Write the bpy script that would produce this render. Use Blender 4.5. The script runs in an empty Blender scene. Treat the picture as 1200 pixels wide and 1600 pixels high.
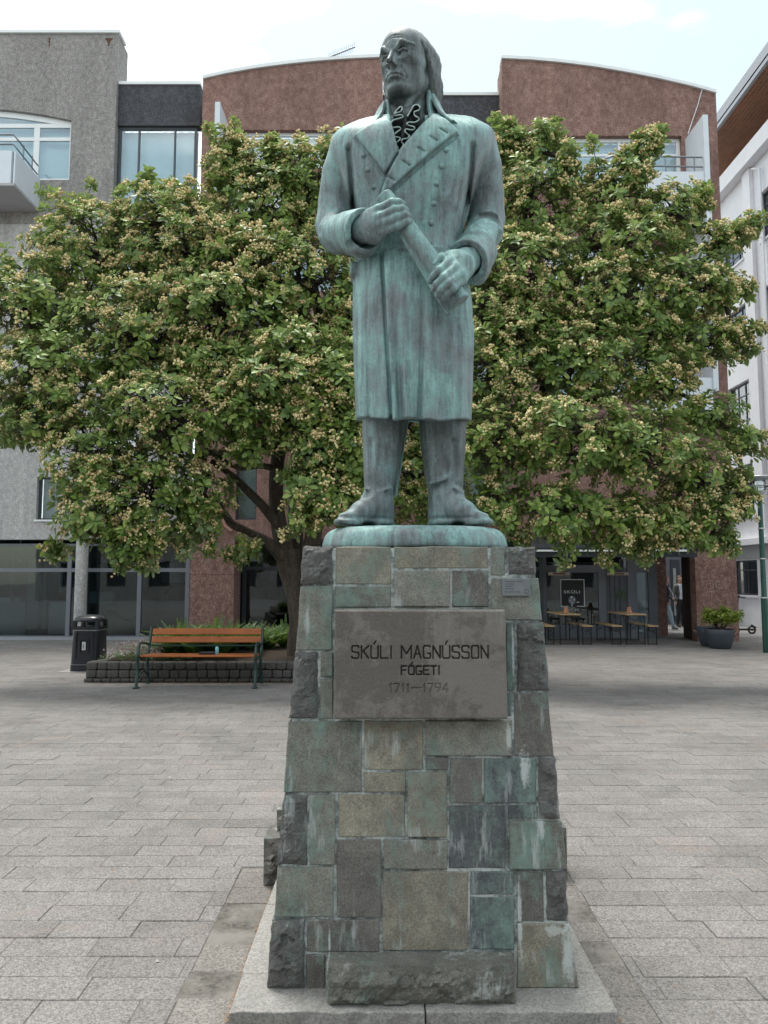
import bpy, bmesh, math, random
import numpy as np
from mathutils import Vector, Matrix, noise as mn

random.seed(7)
rng = np.random.default_rng(11)
scene = bpy.context.scene
COL = scene.collection
R = math.radians

# ------------------------------------------------------------------ camera
F = 1170.0
PITCH = R(5.13)
CAMZ = 1.6
cd = bpy.data.cameras.new('camera')
cd.sensor_fit = 'VERTICAL'
cd.sensor_height = 24.0
cd.lens = 24.0 * F / 1600.0
cd.clip_start = 0.05
cd.clip_end = 2000
cam = bpy.data.objects.new('camera', cd)
COL.objects.link(cam)
cam.location = (0, 0, CAMZ)
cam.rotation_euler = (R(90) + PITCH, 0, 0)
scene.camera = cam

# ------------------------------------------------------------------ world and sun
SUN_EL, SUN_ROT = R(76), R(-30)
world = bpy.data.worlds.new('World')
scene.world = world
world.use_nodes = True
wt = world.node_tree
wt.nodes.clear()
wo = wt.nodes.new('ShaderNodeOutputWorld')
bg = wt.nodes.new('ShaderNodeBackground')
sky = wt.nodes.new('ShaderNodeTexSky')
sky.sky_type = 'NISHITA'
sky.sun_disc = False
sky.sun_elevation = SUN_EL
sky.sun_rotation = SUN_ROT
sky.air_density = 1.0
sky.dust_density = 1.5
tc = wt.nodes.new('ShaderNodeTexCoord')
mp = wt.nodes.new('ShaderNodeMapping')
mp.inputs['Scale'].default_value = (1.0, 1.0, 2.6)
mp.inputs['Location'].default_value = (0.35, 0.1, 0.2)
nz = wt.nodes.new('ShaderNodeTexNoise')
nz.inputs['Scale'].default_value = 1.9
nz.inputs['Detail'].default_value = 5
nz.inputs['Roughness'].default_value = 0.5
rp = wt.nodes.new('ShaderNodeValToRGB')
rp.color_ramp.elements[0].position = 0.46
rp.color_ramp.elements[0].color = (0.20, 0.20, 0.20, 1)
rp.color_ramp.elements[1].position = 0.60
rp.color_ramp.elements[1].color = (1, 1, 1, 1)
mx = wt.nodes.new('ShaderNodeMix')
mx.data_type = 'RGBA'
mx.inputs['B'].default_value = (6.15, 6.35, 6.3, 1)
wt.links.new(tc.outputs['Generated'], mp.inputs['Vector'])
wt.links.new(mp.outputs['Vector'], nz.inputs['Vector'])
wt.links.new(nz.outputs['Fac'], rp.inputs['Fac'])
wt.links.new(rp.outputs['Color'], mx.inputs['Factor'])
dim = wt.nodes.new('ShaderNodeMix')
dim.data_type = 'RGBA'; dim.blend_type = 'MULTIPLY'
dim.inputs['Factor'].default_value = 1.0
dim.inputs['B'].default_value = (0.68, 0.66, 0.52, 1)
wt.links.new(sky.outputs['Color'], dim.inputs['A'])
wt.links.new(dim.outputs['Result'], mx.inputs['A'])
wt.links.new(mx.outputs['Result'], bg.inputs['Color'])
bg.inputs['Strength'].default_value = 0.105
wt.links.new(bg.outputs['Background'], wo.inputs['Surface'])

sd = bpy.data.lights.new('sun', 'SUN')
sd.energy = 1.0
sd.angle = R(16)
sd.color = (1.0, 0.97, 0.92)
sun = bpy.data.objects.new('sun', sd)
COL.objects.link(sun)
sdir = Vector((math.sin(SUN_ROT) * math.cos(SUN_EL), math.cos(SUN_ROT) * math.cos(SUN_EL), math.sin(SUN_EL)))
sun.rotation_euler = sdir.to_track_quat('Z', 'Y').to_euler()
sun.location = (0, 0, 30)

scene.view_settings.view_transform = 'Standard'
scene.view_settings.look = 'None'
scene.view_settings.exposure = 1.82
scene.view_settings.gamma = 1
scene.view_settings.use_curve_mapping = False
scene.cycles.max_bounces = 6
scene.cycles.transparent_max_bounces = 8

# ------------------------------------------------------------------ helpers
def at(px, py, Y):
    """World point at depth Y that the photograph shows at (px, py)."""
    v = (800.0 - py) / F
    h = Y * math.tan(math.atan(v) + PITCH)
    z = Y * math.cos(PITCH) + h * math.sin(PITCH)
    return Vector(((px - 600.0) / F * z, Y, CAMZ + h))

def gy(py, Z=0.0):
    """Depth of a point of height Z that shows at row py."""
    return (Z - CAMZ) / math.tan(math.atan((800.0 - py) / F) + PITCH)

def tagit(o, label=None, cat=None, group=None, kind=None):
    if label: o['label'] = label
    if cat: o['category'] = cat
    if group: o['group'] = group
    if kind: o['kind'] = kind
    return o

WL = {}
def empty(name, loc=(0, 0, 0), label=None, cat=None, group=None, rz=0.0):
    o = bpy.data.objects.new(name, None)
    COL.objects.link(o)
    o.location = loc
    o.rotation_euler = (0, 0, rz)
    o.empty_display_size = 0.1
    WL[o.name] = Vector(loc)
    return tagit(o, label, cat, group)

def put(name, me, mat=None, parent=None, world_verts=True, base=None):
    """Link a mesh whose vertices are in world space (or local, world_verts=False)."""
    o = bpy.data.objects.new(name, me)
    COL.objects.link(o)
    if mat is not None and len(me.materials) == 0:
        me.materials.append(mat)
    if parent is not None:
        o.parent = parent
        w = WL.get(parent.name, Vector((0, 0, 0)))
    else:
        w = Vector(base) if base is not None else Vector((0, 0, 0))
        o.location = w
    if world_verts and w.length > 0:
        me.transform(Matrix.Translation(-w))
    WL[o.name] = w
    return o

def mesh_np(name, V, Fq, smooth=False, mats=None):
    me = bpy.data.meshes.new(name)
    V = np.asarray(V, dtype=np.float32)
    Fq = np.asarray(Fq, dtype=np.int32)
    k = Fq.shape[1]
    me.vertices.add(len(V)); me.vertices.foreach_set('co', V.ravel())
    me.loops.add(Fq.size); me.loops.foreach_set('vertex_index', Fq.ravel())
    me.polygons.add(len(Fq))
    me.polygons.foreach_set('loop_start', np.arange(0, Fq.size, k, dtype=np.int32))
    me.polygons.foreach_set('loop_total', np.full(len(Fq), k, dtype=np.int32))
    if smooth:
        me.polygons.foreach_set('use_smooth', np.ones(len(Fq), dtype=bool))
    me.update(calc_edges=True)
    return me

class MB:
    def __init__(s):
        s.v = []; s.f = []; s.sm = []; s.mi = []; s.cur = 0
    def add(s, vs, fs, smooth=False):
        n = len(s.v)
        s.v += [tuple(p) for p in vs]
        for f in fs:
            s.f.append(tuple(i + n for i in f)); s.sm.append(smooth); s.mi.append(s.cur)
    def quad(s, a, b, c, d): s.add([a, b, c, d], [(0, 1, 2, 3)])
    def box(s, x0, x1, y0, y1, z0, z1, M=None):
        vs = [Vector((x, y, z)) for x in (x0, x1) for y in (y0, y1) for z in (z0, z1)]
        if M is not None: vs = [M @ v for v in vs]
        s.add(vs, [(0, 1, 3, 2), (4, 6, 7, 5), (0, 4, 5, 1), (2, 3, 7, 6), (0, 2, 6, 4), (1, 5, 7, 3)])
    def bar(s, a, b, w, t, up=(0, 0, 1)):
        a = Vector(a); b = Vector(b); d = (b - a); L = d.length; d.normalize()
        u = Vector(up)
        sx = d.cross(u)
        if sx.length < 1e-4: sx = d.cross(Vector((1, 0, 0)))
        sx.normalize(); u = sx.cross(d).normalized()
        vs = []
        for p in (a, b):
            for i, j in ((-1, -1), (1, -1), (1, 1), (-1, 1)):
                vs.append(p + sx * (i * w / 2) + u * (j * t / 2))
        s.add(vs, [(3, 2, 1, 0), (4, 5, 6, 7), (0, 1, 5, 4), (1, 2, 6, 5), (2, 3, 7, 6), (3, 0, 4, 7)])
    def tube(s, pts, r, n=8, caps=True, smooth=True):
        pts = [Vector(p) for p in pts]
        if not hasattr(r, '__len__'): r = [r] * len(pts)
        rings = []
        prev = None
        for i, p in enumerate(pts):
            d = (pts[min(i + 1, len(pts) - 1)] - pts[max(i - 1, 0)])
            if d.length < 1e-9: d = Vector((0, 0, 1))
            d.normalize()
            if prev is None:
                u = d.cross(Vector((0, 0, 1)))
                if u.length < 0.05: u = d.cross(Vector((1, 0, 0)))
            else:
                u = prev - d * prev.dot(d)
            u.normalize(); prev = u
            w = d.cross(u)
            rings.append([p + (u * math.cos(2 * math.pi * k / n) + w * math.sin(2 * math.pi * k / n)) * r[i] for k in range(n)])
        vs = [q for ring in rings for q in ring]
        fs = []
        for i in range(len(pts) - 1):
            for k in range(n):
                k2 = (k + 1) % n
                fs.append((i * n + k, i * n + k2, (i + 1) * n + k2, (i + 1) * n + k))
        s.add(vs, fs, smooth)
        if caps:
            s.add(rings[0], [tuple(range(n))[::-1]])
            s.add(rings[-1], [tuple(range(n))])
    def lathe(s, prof, c=(0, 0, 0), n=24, sx=1.0, sy=1.0, smooth=True, caps=True):
        vs = []; fs = []
        for r, z in prof:
            for k in range(n):
                a = 2 * math.pi * k / n
                vs.append((c[0] + r * sx * math.cos(a), c[1] + r * sy * math.sin(a), c[2] + z))
        for i in range(len(prof) - 1):
            for k in range(n):
                k2 = (k + 1) % n
                fs.append((i * n + k, i * n + k2, (i + 1) * n + k2, (i + 1) * n + k))
        s.add(vs, fs, smooth)
        if caps:
            s.add(vs[:n], [tuple(range(n))[::-1]])
            s.add(vs[-n:], [tuple(range(n))])
    def prism(s, poly, y0, y1, axis='Y'):
        n = len(poly)
        if axis == 'Y':
            A = [(x, y0, z) for x, z in poly]; B = [(x, y1, z) for x, z in poly]
        elif axis == 'X':
            A = [(y0, x, z) for x, z in poly]; B = [(y1, x, z) for x, z in poly]
        else:
            A = [(x, z, y0) for x, z in poly]; B = [(x, z, y1) for x, z in poly]
        s.add(A + B, [tuple(range(n)), tuple(range(2 * n - 1, n - 1, -1))] + [(i, i + n, (i + 1) % n + n, (i + 1) % n) for i in range(n)])
    def mesh(s, name, mats=None, fix=True):
        me = bpy.data.meshes.new(name)
        me.from_pydata(s.v, [], s.f)
        me.polygons.foreach_set('use_smooth', s.sm)
        if mats:
            for m in mats: me.materials.append(m)
            me.polygons.foreach_set('material_index', s.mi)
        me.update()
        if fix:
            bm = bmesh.new(); bm.from_mesh(me)
            bmesh.ops.recalc_face_normals(bm, faces=bm.faces)
            bm.to_mesh(me); bm.free()
        return me
    def build(s, name, mat, parent=None, bevel=0.0, base=None, local=False, seg=2, fix=True):
        mats = mat if isinstance(mat, (list, tuple)) else [mat]
        me = s.mesh(name, mats, fix)
        o = put(name, me, None, parent, world_verts=not local, base=base)
        if bevel > 0:
            b = o.modifiers.new('bevel', 'BEVEL'); b.width = bevel; b.segments = seg
            b.limit_method = 'ANGLE'; b.angle_limit = R(40)
        return o

def copy_tree(o, parent=None):
    c = o.copy(); COL.objects.link(c)
    if parent is not None: c.parent = parent
    for ch in list(o.children): copy_tree(ch, c)
    return c

# ------------------------------------------------------------------ materials
class NT:
    def __init__(s, name):
        s.m = bpy.data.materials.new(name); s.m.use_nodes = True
        s.t = s.m.node_tree; s.t.nodes.clear()
        s.out = s.t.nodes.new('ShaderNodeOutputMaterial')
        s.b = s.t.nodes.new('ShaderNodeBsdfPrincipled')
        s.t.links.new(s.b.outputs[0], s.out.inputs['Surface'])
    def n(s, typ, **kw):
        nd = s.t.nodes.new('ShaderNode' + typ)
        for k, v in kw.items():
            if k.startswith('_'): setattr(nd, k[1:], v)
            else: s.set(nd, k, v)
        return nd
    def set(s, nd, key, v):
        if key.startswith('i') and key[1:].isdigit(): inp = nd.inputs[int(key[1:])]
        else:
            kk = key.replace('_', ' ')
            inp = nd.inputs[kk]
        if hasattr(v, 'bl_idname') and 'Socket' in v.bl_idname or isinstance(v, bpy.types.NodeSocket): s.t.links.new(v, inp)
        else:
            if isinstance(v, (tuple, list)) and len(v) == 3 and inp.type == 'RGBA': v = (*v, 1)
            inp.default_value = v
    def pos(s): return s.n('NewGeometry').outputs['Position']
    def map(s, vec, scale=(1, 1, 1), loc=(0, 0, 0), rot=(0, 0, 0)):
        return s.n('Mapping', Vector=vec, Scale=scale, Location=loc, Rotation=rot).outputs[0]
    def noise(s, vec, scale, detail=4, rough=0.55, dist=0.0):
        return s.n('TexNoise', Vector=vec, Scale=scale, Detail=detail, Roughness=rough, Distortion=dist).outputs['Fac']
    def voro(s, vec, scale, feature='F1', out='Distance', rnd=1.0):
        return s.n('TexVoronoi', _feature=feature, Vector=vec, Scale=scale, Randomness=rnd).outputs[out]
    def ramp(s, fac, stops, interp='LINEAR'):
        nd = s.n('ValToRGB', Fac=fac)
        cr = nd.color_ramp; cr.interpolation = interp
        while len(cr.elements) < len(stops): cr.elements.new(0.5)
        for e, (p, c) in zip(cr.elements, stops):
            e.position = p
            e.color = (c, c, c, 1) if not hasattr(c, '__len__') else (*c, 1)
        return nd.outputs['Color']
    def mix(s, fac, a, b, blend='MIX'):
        nd = s.n('Mix', _data_type='RGBA', _blend_type=blend)
        nd.inputs[0].default_value = 0.5
        s.set(nd, 'i0', fac); s.set(nd, 'i6', a); s.set(nd, 'i7', b)
        return nd.outputs[2]
    def math(s, op, a, b=0.0, clamp=False):
        nd = s.n('Math', _operation=op, _use_clamp=clamp)
        s.set(nd, 'i0', a); s.set(nd, 'i1', b)
        return nd.outputs[0]
    def bump(s, h, strength=0.3, dist=0.01, normal=None):
        nd = s.n('Bump', Height=h, Strength=strength, Distance=dist)
        if normal is not None: s.set(nd, 'Normal', normal)
        return nd.outputs[0]
    def base(s, **kw):
        for k, v in kw.items(): s.set(s.b, k, v)
        return s.m

def simple(name, col, rough=0.6, metal=0.0, var=0.12, scale=30.0, bump=0.1, spec=0.5):
    t = NT(name)
    p = t.n('TexCoord').outputs['Object']
    nz_ = t.noise(p, scale, 5, 0.6)
    big = t.noise(p, scale / 12.0, 3, 0.5)
    c0 = tuple(c * (1 - var * 1.6) for c in col); c1 = tuple(min(1, c * (1 + var)) for c in col)
    f = t.math('ADD', t.math('MULTIPLY', nz_, 0.5), t.math('MULTIPLY', big, 0.5))
    c = t.ramp(f, [(0.3, c0), (0.7, c1)])
    rr = t.ramp(big, [(0.3, max(0, rough - 0.1)), (0.7, min(1, rough + 0.1))])
    t.base(Base_Color=c, Roughness=rr, Metallic=metal, Specular_IOR_Level=spec)
    if bump > 0: t.base(Normal=t.bump(nz_, bump, 0.005))
    return t.m

M = {}
LIME = []
for _l in ((886, 1490, 15, 60), (812, 1440, 5, 75), (868, 1452, 34, 10), (822, 1205, 13, 34), (846, 1292, 9, 26), (797, 1150, 7, 28), (512, 1525, 4, 40), (515, 1470, 3, 26), (806, 1030, 3, 60), (770, 870, 2.5, 26)):
    _p = at(_l[0], _l[1], 3.03); _k = 3.0 / F
    LIME.append((_p.x, _p.z, _l[2] * _k, _l[3] * _k * 1.1))
def mats():
    # bronze with verdigris
    def bronze(name, green, dark=0.0):
        t = NT(name)
        g = t.n('NewGeometry')
        P = g.outputs['Position']
        st = t.noise(t.map(P, (22, 22, 2.2)), 1.0, 5, 0.62)
        st2 = t.noise(t.map(P, (70, 70, 9)), 1.0, 4, 0.6)
        big = t.noise(P, 3.4, 4, 0.6, 0.6)
        mid = t.noise(P, 17, 6, 0.7)
        fine = t.noise(P, 190, 4, 0.75)
        nzs = t.n('SeparateXYZ', Vector=g.outputs['Normal']).outputs['Z']
        f = t.math('ADD', t.math('MULTIPLY', st, 0.30), t.math('MULTIPLY', big, 0.54))
        f = t.math('ADD', f, t.math('MULTIPLY', mid, 0.22))
        f = t.math('ADD', f, t.math('MULTIPLY', t.math('SUBTRACT', st2, 0.5), 0.22))
        f = t.math('ADD', f, t.math('MULTIPLY', nzs, 0.07))
        f = t.math('ADD', f, t.math('MULTIPLY', t.math('SUBTRACT', fine, 0.5), 0.24))
        f = t.math('ADD', f, green - dark - 0.03)
        c = t.ramp(f, [(0.30, (0.052, 0.060, 0.058)), (0.42, (0.115, 0.14, 0.137)), (0.52, (0.195, 0.248, 0.255)),
                       (0.62, (0.215, 0.375, 0.36)), (0.74, (0.36, 0.575, 0.55))])
        mauve = t.ramp(t.noise(t.map(P, (5, 5, 3)), 1.0, 5, 0.65, 0.4), [(0.53, 0.0), (0.68, 0.5)])
        c = t.mix(mauve, c, (0.21, 0.205, 0.215))
        lin = t.ramp(t.noise(P, 45, 5, 0.7), [(0.60, 0.0), (0.72, 0.6)])
        c = t.mix(lin, c, (0.31, 0.50, 0.47))
        drk = t.ramp(t.math('ADD', t.math('MULTIPLY', t.noise(t.map(P, (34, 34, 4.5), (3, 1, 2)), 1.0, 6, 0.72), 0.7), t.math('MULTIPLY', t.noise(P, 60, 5, 0.8), 0.3)), [(0.48, 0.0), (0.66, 0.75)])
        c = t.mix(drk, c, (0.055, 0.07, 0.07))
        h = t.math('ADD', t.math('MULTIPLY', mid, 0.5), t.math('MULTIPLY', fine, 0.25))
        h = t.math('ADD', h, t.math('MULTIPLY', st2, 0.3))
        t.base(Base_Color=c, Roughness=t.ramp(mid, [(0.3, 0.42), (0.7, 0.62)]), Metallic=0.15, Specular_IOR_Level=0.55,
               Normal=t.bump(h, 0.45, 0.006))
        return t.m
    M['bronze'] = bronze('patinated_bronze', 0.075)
    M['bronze_face'] = bronze('dark_patinated_bronze', -0.085)
    M['bronze_hair'] = bronze('hair_bronze', -0.125)
    M['bronze_dark'] = bronze('blackened_bronze', -0.24)
    M['bronze_boot'] = bronze('boot_bronze', -0.03)
    M['bronze_base'] = bronze('base_bronze', 0.07)
    M['bronze_edge'] = simple('pale_verdigris', (0.46, 0.6, 0.55), 0.6, 0, 0.2, 60, 0.2)

    # pedestal stone: object colour = tone, alpha = verdigris amount
    def stone(name, rough):
        t = NT(name)
        oi = t.n('ObjectInfo')
        P = t.pos()
        fine = t.noise(P, 140, 6, 0.8)
        mid = t.noise(P, 14, 6, 0.65)
        big = t.noise(t.n('Mapping', Vector=P, Scale=(1, 1, 0.8), Location=(0, 0, 0)).outputs[0], 4.2, 4, 0.6, 0.5)
        c = t.mix(1.0, oi.outputs['Color'], t.ramp(mid, [(0.28, 0.62), (0.5, 0.95), (0.75, 1.25)]), 'MULTIPLY')
        c = t.mix(1.0, c, t.ramp(fine, [(0.3, 0.45), (0.5, 1.0), (0.70, 1.7)]), 'MULTIPLY')
        c = t.mix(t.ramp(big, [(0.45, 0.0), (0.65, 0.45)]), c, (0.10, 0.096, 0.088))
        # verdigris washed down from the statue
        vs = t.noise(t.map(P, (13, 13, 3.0)), 1.0, 5, 0.65)
        vm = t.noise(P, 28, 5, 0.7)
        vf = t.math('ADD', t.math('MULTIPLY', vs, 0.62), t.math('MULTIPLY', vm, 0.38))
        vf = t.math('ADD', vf, t.math('MULTIPLY', t.math('SUBTRACT', oi.outputs['Alpha'], 0.5), 0.24))
        vf = t.math('ADD', vf, t.math('MULTIPLY', t.math('SUBTRACT', big, 0.5), 0.6))
        vf = t.math('ADD', vf, t.math('MULTIPLY', t.math('SUBTRACT', fine, 0.5), 0.26))
        c = t.mix(t.ramp(vf, [(0.50, 0.0), (0.59, 0.42), (0.70, 0.85)]), c, t.mix(mid, (0.11, 0.165, 0.14), (0.24, 0.36, 0.31)))
        # white lime bloom, in vertical runs
        ws = t.noise(t.map(P, (26, 26, 4.0), (4, 1, 7)), 1.0, 6, 0.7)
        wb = t.noise(t.map(P, (1, 1, 1), (9, 2, 3)), 3.1, 3, 0.5)
        wf = t.math('ADD', t.math('MULTIPLY', ws, 0.6), t.math('MULTIPLY', wb, 0.5))
        c = t.mix(t.ramp(wf, [(0.625, 0.0), (0.68, 0.42), (0.74, 0.75)]), c, (0.50, 0.54, 0.53))
        sp = t.ramp(t.noise(t.map(P, (1, 1, 0.8), (1, 3, 1)), 75, 5, 0.8), [(0.63, 0.0), (0.70, 0.6)])
        spm = t.ramp(t.noise(t.map(P, (1, 1, 1), (3, 5, 2)), 5, 2, 0.5), [(0.46, 0.0), (0.58, 1.0)])
        c = t.mix(t.math('MULTIPLY', sp, spm), c, (0.45, 0.47, 0.45))
        # lime run-off with a place of its own on the front of the pedestal
        edge_n = t.math('ADD', t.math('MULTIPLY', t.noise(t.map(P, (34, 34, 7), (2, 2, 2)), 1.0, 6, 0.8), 0.65), t.math('MULTIPLY', t.noise(P, 55, 5, 0.8), 0.35))
        for cx_, cz_, rx_, rz_ in LIME:
            q_ = t.n('VectorMath', _operation='SUBTRACT', i0=P, i1=(cx_, 3.05, cz_)).outputs[0]
            q_ = t.n('VectorMath', _operation='MULTIPLY', i0=q_, i1=(1 / rx_, 1.2, 1 / rz_)).outputs[0]
            d_ = t.n('VectorMath', _operation='LENGTH', i0=q_).outputs['Value']
            m_ = t.math('SUBTRACT', t.math('MULTIPLY', edge_n, 1.9), t.math('MULTIPLY', d_, 0.62))
            c = t.mix(t.ramp(t.math('ADD', m_, t.math('MULTIPLY', fine, 0.7)), [(0.90, 0.0), (1.02, 0.6)]) if rx_ > 0.05 else t.ramp(t.math('ADD', m_, t.math('MULTIPLY', fine, 0.5)), [(0.72, 0.0), (0.86, 0.4), (1.0, 0.75)]), c, (0.56, 0.61, 0.60))
        h = t.math('ADD', t.math('MULTIPLY', fine, 0.6), mid)
        if rough:
            h = t.math('ADD', h, t.math('MULTIPLY', t.noise(P, 40, 8, 0.8), 1.6))
        t.base(Base_Color=c, Roughness=0.88, Normal=t.bump(h, 0.75 if rough else 0.4, 0.010 if rough else 0.005))
        return t.m
    M['stone'] = stone('hewn_basalt', False)
    M['stone_rough'] = stone('rock_faced_basalt', True)
    # plaque stone
    t = NT('plaque_stone')
    P = t.pos()
    fine = t.noise(P, 160, 5, 0.8)
    lich = t.noise(P, 11, 8, 0.72, 0.3)
    lm = t.math('ADD', t.noise(t.map(P, (1, 1, 1), (2.2, 0, 0.6)), 3.6, 3, 0.5), t.math('MULTIPLY', t.math('SUBTRACT', t.n('SeparateXYZ', Vector=P).outputs['X'], 0.14), 0.28))
    lf = t.math('ADD', t.math('MULTIPLY', lich, 0.55), t.math('MULTIPLY', lm, 0.5))
    c = t.mix(t.ramp(fine, [(0.3, 0.0), (0.7, 1.0)]), (0.085, 0.076, 0.069), (0.165, 0.148, 0.134))
    c = t.mix(t.ramp(t.math('ADD', lf, t.math('MULTIPLY', t.math('SUBTRACT', fine, 0.5), 0.10)), [(0.505, 0.0), (0.57, 0.55)]), c, t.mix(fine, (0.16, 0.15, 0.138), (0.30, 0.28, 0.255)))
    c = t.mix(t.ramp(t.noise(t.map(P, (30, 30, 3)), 1, 4, 0.6), [(0.6, 0.0), (0.75, 0.4)]), c, (0.28, 0.28, 0.27))
    M['plaque'] = t.base(Base_Color=c, Roughness=0.85, Normal=t.bump(fine, 0.4, 0.003))
    M['letter_cut'] = simple('dark_letter_cut', (0.040, 0.036, 0.033), 0.95, 0, 0.3, 60, 0.2)
    M['plaque_small'] = simple('grey_metal_plate', (0.20, 0.215, 0.225), 0.45, 0.4, 0.12, 40, 0.05)
    M['plate_text'] = simple('plate_lettering', (0.085, 0.09, 0.095), 0.6, 0.2, 0.1, 40, 0.0)
    # mortar
    t = NT('lime_mortar')
    P = t.pos()
    a = t.noise(P, 60, 6, 0.7); b = t.noise(P, 5, 4, 0.6, 0.8)
    c = t.ramp(t.math('ADD', t.math('MULTIPLY', a, 0.35), t.math('MULTIPLY', b, 0.65)),
               [(0.36, (0.06, 0.062, 0.06)), (0.46, (0.20, 0.22, 0.215)), (0.54, (0.45, 0.50, 0.48)), (0.68, (0.68, 0.70, 0.68))])
    M['mortar'] = t.base(Base_Color=c, Roughness=0.95, Normal=t.bump(a, 0.8, 0.006))
    # concrete pavers
    def paver(name, c_lo, c_hi, warm):
        t = NT(name)
        P = t.pos()
        oi = t.n('ObjectInfo').outputs['Random']
        isl = t.n('NewGeometry').outputs['Random Per Island']
        gr = t.noise(P, 230, 3, 0.85)
        gr2 = t.noise(P, 90, 4, 0.8)
        gv = t.voro(P, 150, 'F1', 'Color')
        gvs = t.n('SeparateColor', Color=gv).outputs[0]
        big = t.noise(P, 0.9, 4, 0.6, 0.4)
        mid = t.noise(P, 5.0, 5, 0.65)
        f = t.math('ADD', t.math('MULTIPLY', gr, 0.5), t.math('MULTIPLY', gvs, 0.28))
        f = t.math('ADD', f, t.math('MULTIPLY', gr2, 0.22))
        c = t.ramp(f, [(0.30, c_lo), (0.5, tuple((a + b) / 2 for a, b in zip(c_lo, c_hi))), (0.72, c_hi)])
        tone = t.math('ADD', t.math('MULTIPLY', t.math('ADD', oi, isl), 0.11), t.math('MULTIPLY', big, 0.42))
        tone = t.math('ADD', tone, t.math('MULTIPLY', mid, 0.26))
        c = t.mix(1.0, c, t.ramp(tone, [(0.30, 0.70), (0.46, 1.0), (0.62, 1.22)]), 'MULTIPLY')
        c = t.mix(t.ramp(t.noise(P, 1.7, 5, 0.65, 0.7), [(0.56, 0.0), (0.72, 0.35)]), c, warm)
        c = t.mix(t.ramp(t.voro(t.map(P, (1, 1, 1), (.3, .7, 0)), 4.5), [(0.035, 0.55), (0.06, 0.0)]), c, (0.10, 0.098, 0.09))
        c = t.mix(t.ramp(t.noise(t.map(P, (0.5, 3.5, 1), (1, 5, 0)), 1.0, 5, 0.6, 0.5), [(0.60, 0.0), (0.72, 0.14)]), c, tuple(v * .62 for v in c_hi))
        c = t.mix(t.ramp(t.noise(t.map(P, (1, 1, 1), (5, 5, 0)), 26, 5, 0.7), [(0.68, 0.0), (0.74, 0.5)]), c, (0.5, 0.49, 0.46))
        t.base(Base_Color=c, Roughness=0.9, Normal=t.bump(t.math('ADD', gr, gr2), 0.45, 0.004))
        return t.m
    M['paver'] = paver('concrete_paver', (0.080, 0.075, 0.072), (0.300, 0.286, 0.272), (0.24, 0.185, 0.15))
    M['paver_edge'] = paver('border_paver', (0.078, 0.073, 0.067), (0.295, 0.278, 0.253), (0.24, 0.22, 0.19))
    M['slab'] = paver('slab_concrete', (0.18, 0.176, 0.164), (0.40, 0.39, 0.365), (0.25, 0.24, 0.2))
    t = NT('joint_sand')
    P = t.pos()
    M['sand'] = t.base(Base_Color=t.mix(t.ramp(t.noise(P, 3.2, 5, 0.7), [(0.42, 0.0), (0.60, 1.0)]), t.ramp(t.noise(P, 60, 6, 0.7), [(0.35, (0.05, 0.046, 0.042)), (0.7, (0.15, 0.14, 0.12))]), (0.20, 0.19, 0.172)), Roughness=1.0)
    # asphalt / lane
    t = NT('asphalt')
    P = t.pos()
    a = t.noise(P, 160, 3, 0.8); b = t.noise(P, 0.8, 4, 0.6)
    c = t.mix(t.ramp(a, [(0.3, 0), (0.7, 1)]), (0.10, 0.10, 0.10), (0.26, 0.255, 0.25))
    M['asphalt'] = t.base(Base_Color=t.mix(1.0, c, t.ramp(b, [(0.3, 0.8), (0.7, 1.15)]), 'MULTIPLY'), Roughness=0.9, Normal=t.bump(a, 0.3, 0.004))
    # pebble-dash walls
    def dash(name, lo, mid_, hi, stain):
        t = NT(name)
        P = t.pos()
        s1 = t.noise(P, 34, 5, 0.8)
        s2 = t.noise(t.map(P, (1, 1, 0.8)), 9, 5, 0.75)
        b = t.noise(t.map(P, (1.4, 1.4, 0.25)), 1.0, 5, 0.6)
        f = t.math('ADD', t.math('MULTIPLY', s1, 0.65), t.math('MULTIPLY', s2, 0.35))
        c = t.ramp(f, [(0.40, lo), (0.5, mid_), (0.61, hi)])
        c = t.mix(1.0, c, t.ramp(b, [(0.3, 0.80), (0.7, 1.15)]), 'MULTIPLY')
        c = t.mix(t.ramp(t.noise(t.map(P, (3, 3, 0.3), (3, 3, 3)), 1.0, 5, 0.6), [(0.62, 0.0), (0.78, 0.35)]), c, stain)
        return t.base(Base_Color=c, Roughness=0.92, Normal=t.bump(s1, 0.7, 0.03))
    M['grey_dash'] = dash('grey_pebbledash', (0.142, 0.134, 0.128), (0.268, 0.255, 0.246), (0.48, 0.465, 0.452), (0.10, 0.095, 0.09))
    M['pale_dash'] = dash('pale_pebbledash', (0.28, 0.275, 0.27), (0.46, 0.455, 0.445), (0.70, 0.69, 0.68), (0.2, 0.19, 0.19))
    M['red_dash'] = dash('red_pebbledash', (0.125, 0.064, 0.052), (0.235, 0.132, 0.110), (0.42, 0.285, 0.245), (0.24, 0.16, 0.14))
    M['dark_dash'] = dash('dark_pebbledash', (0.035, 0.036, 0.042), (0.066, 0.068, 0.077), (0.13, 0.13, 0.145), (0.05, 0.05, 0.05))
    M['white_wall'] = simple('white_render', (0.74, 0.74, 0.77), 0.85, 0, 0.06, 3, 0.05)
    M['white_trim'] = simple('white_painted_metal', (0.74, 0.77, 0.78), 0.5, 0, 0.05, 4, 0.0)
    M['balcony'] = simple('pale_blue_panel', (0.62, 0.67, 0.72), 0.5, 0, 0.05, 4, 0.0)
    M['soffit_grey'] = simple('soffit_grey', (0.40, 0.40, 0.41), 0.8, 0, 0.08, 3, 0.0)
    M['frame_dark'] = simple('dark_window_frame', (0.055, 0.065, 0.08), 0.45, 0, 0.08, 6, 0.0)
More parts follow.
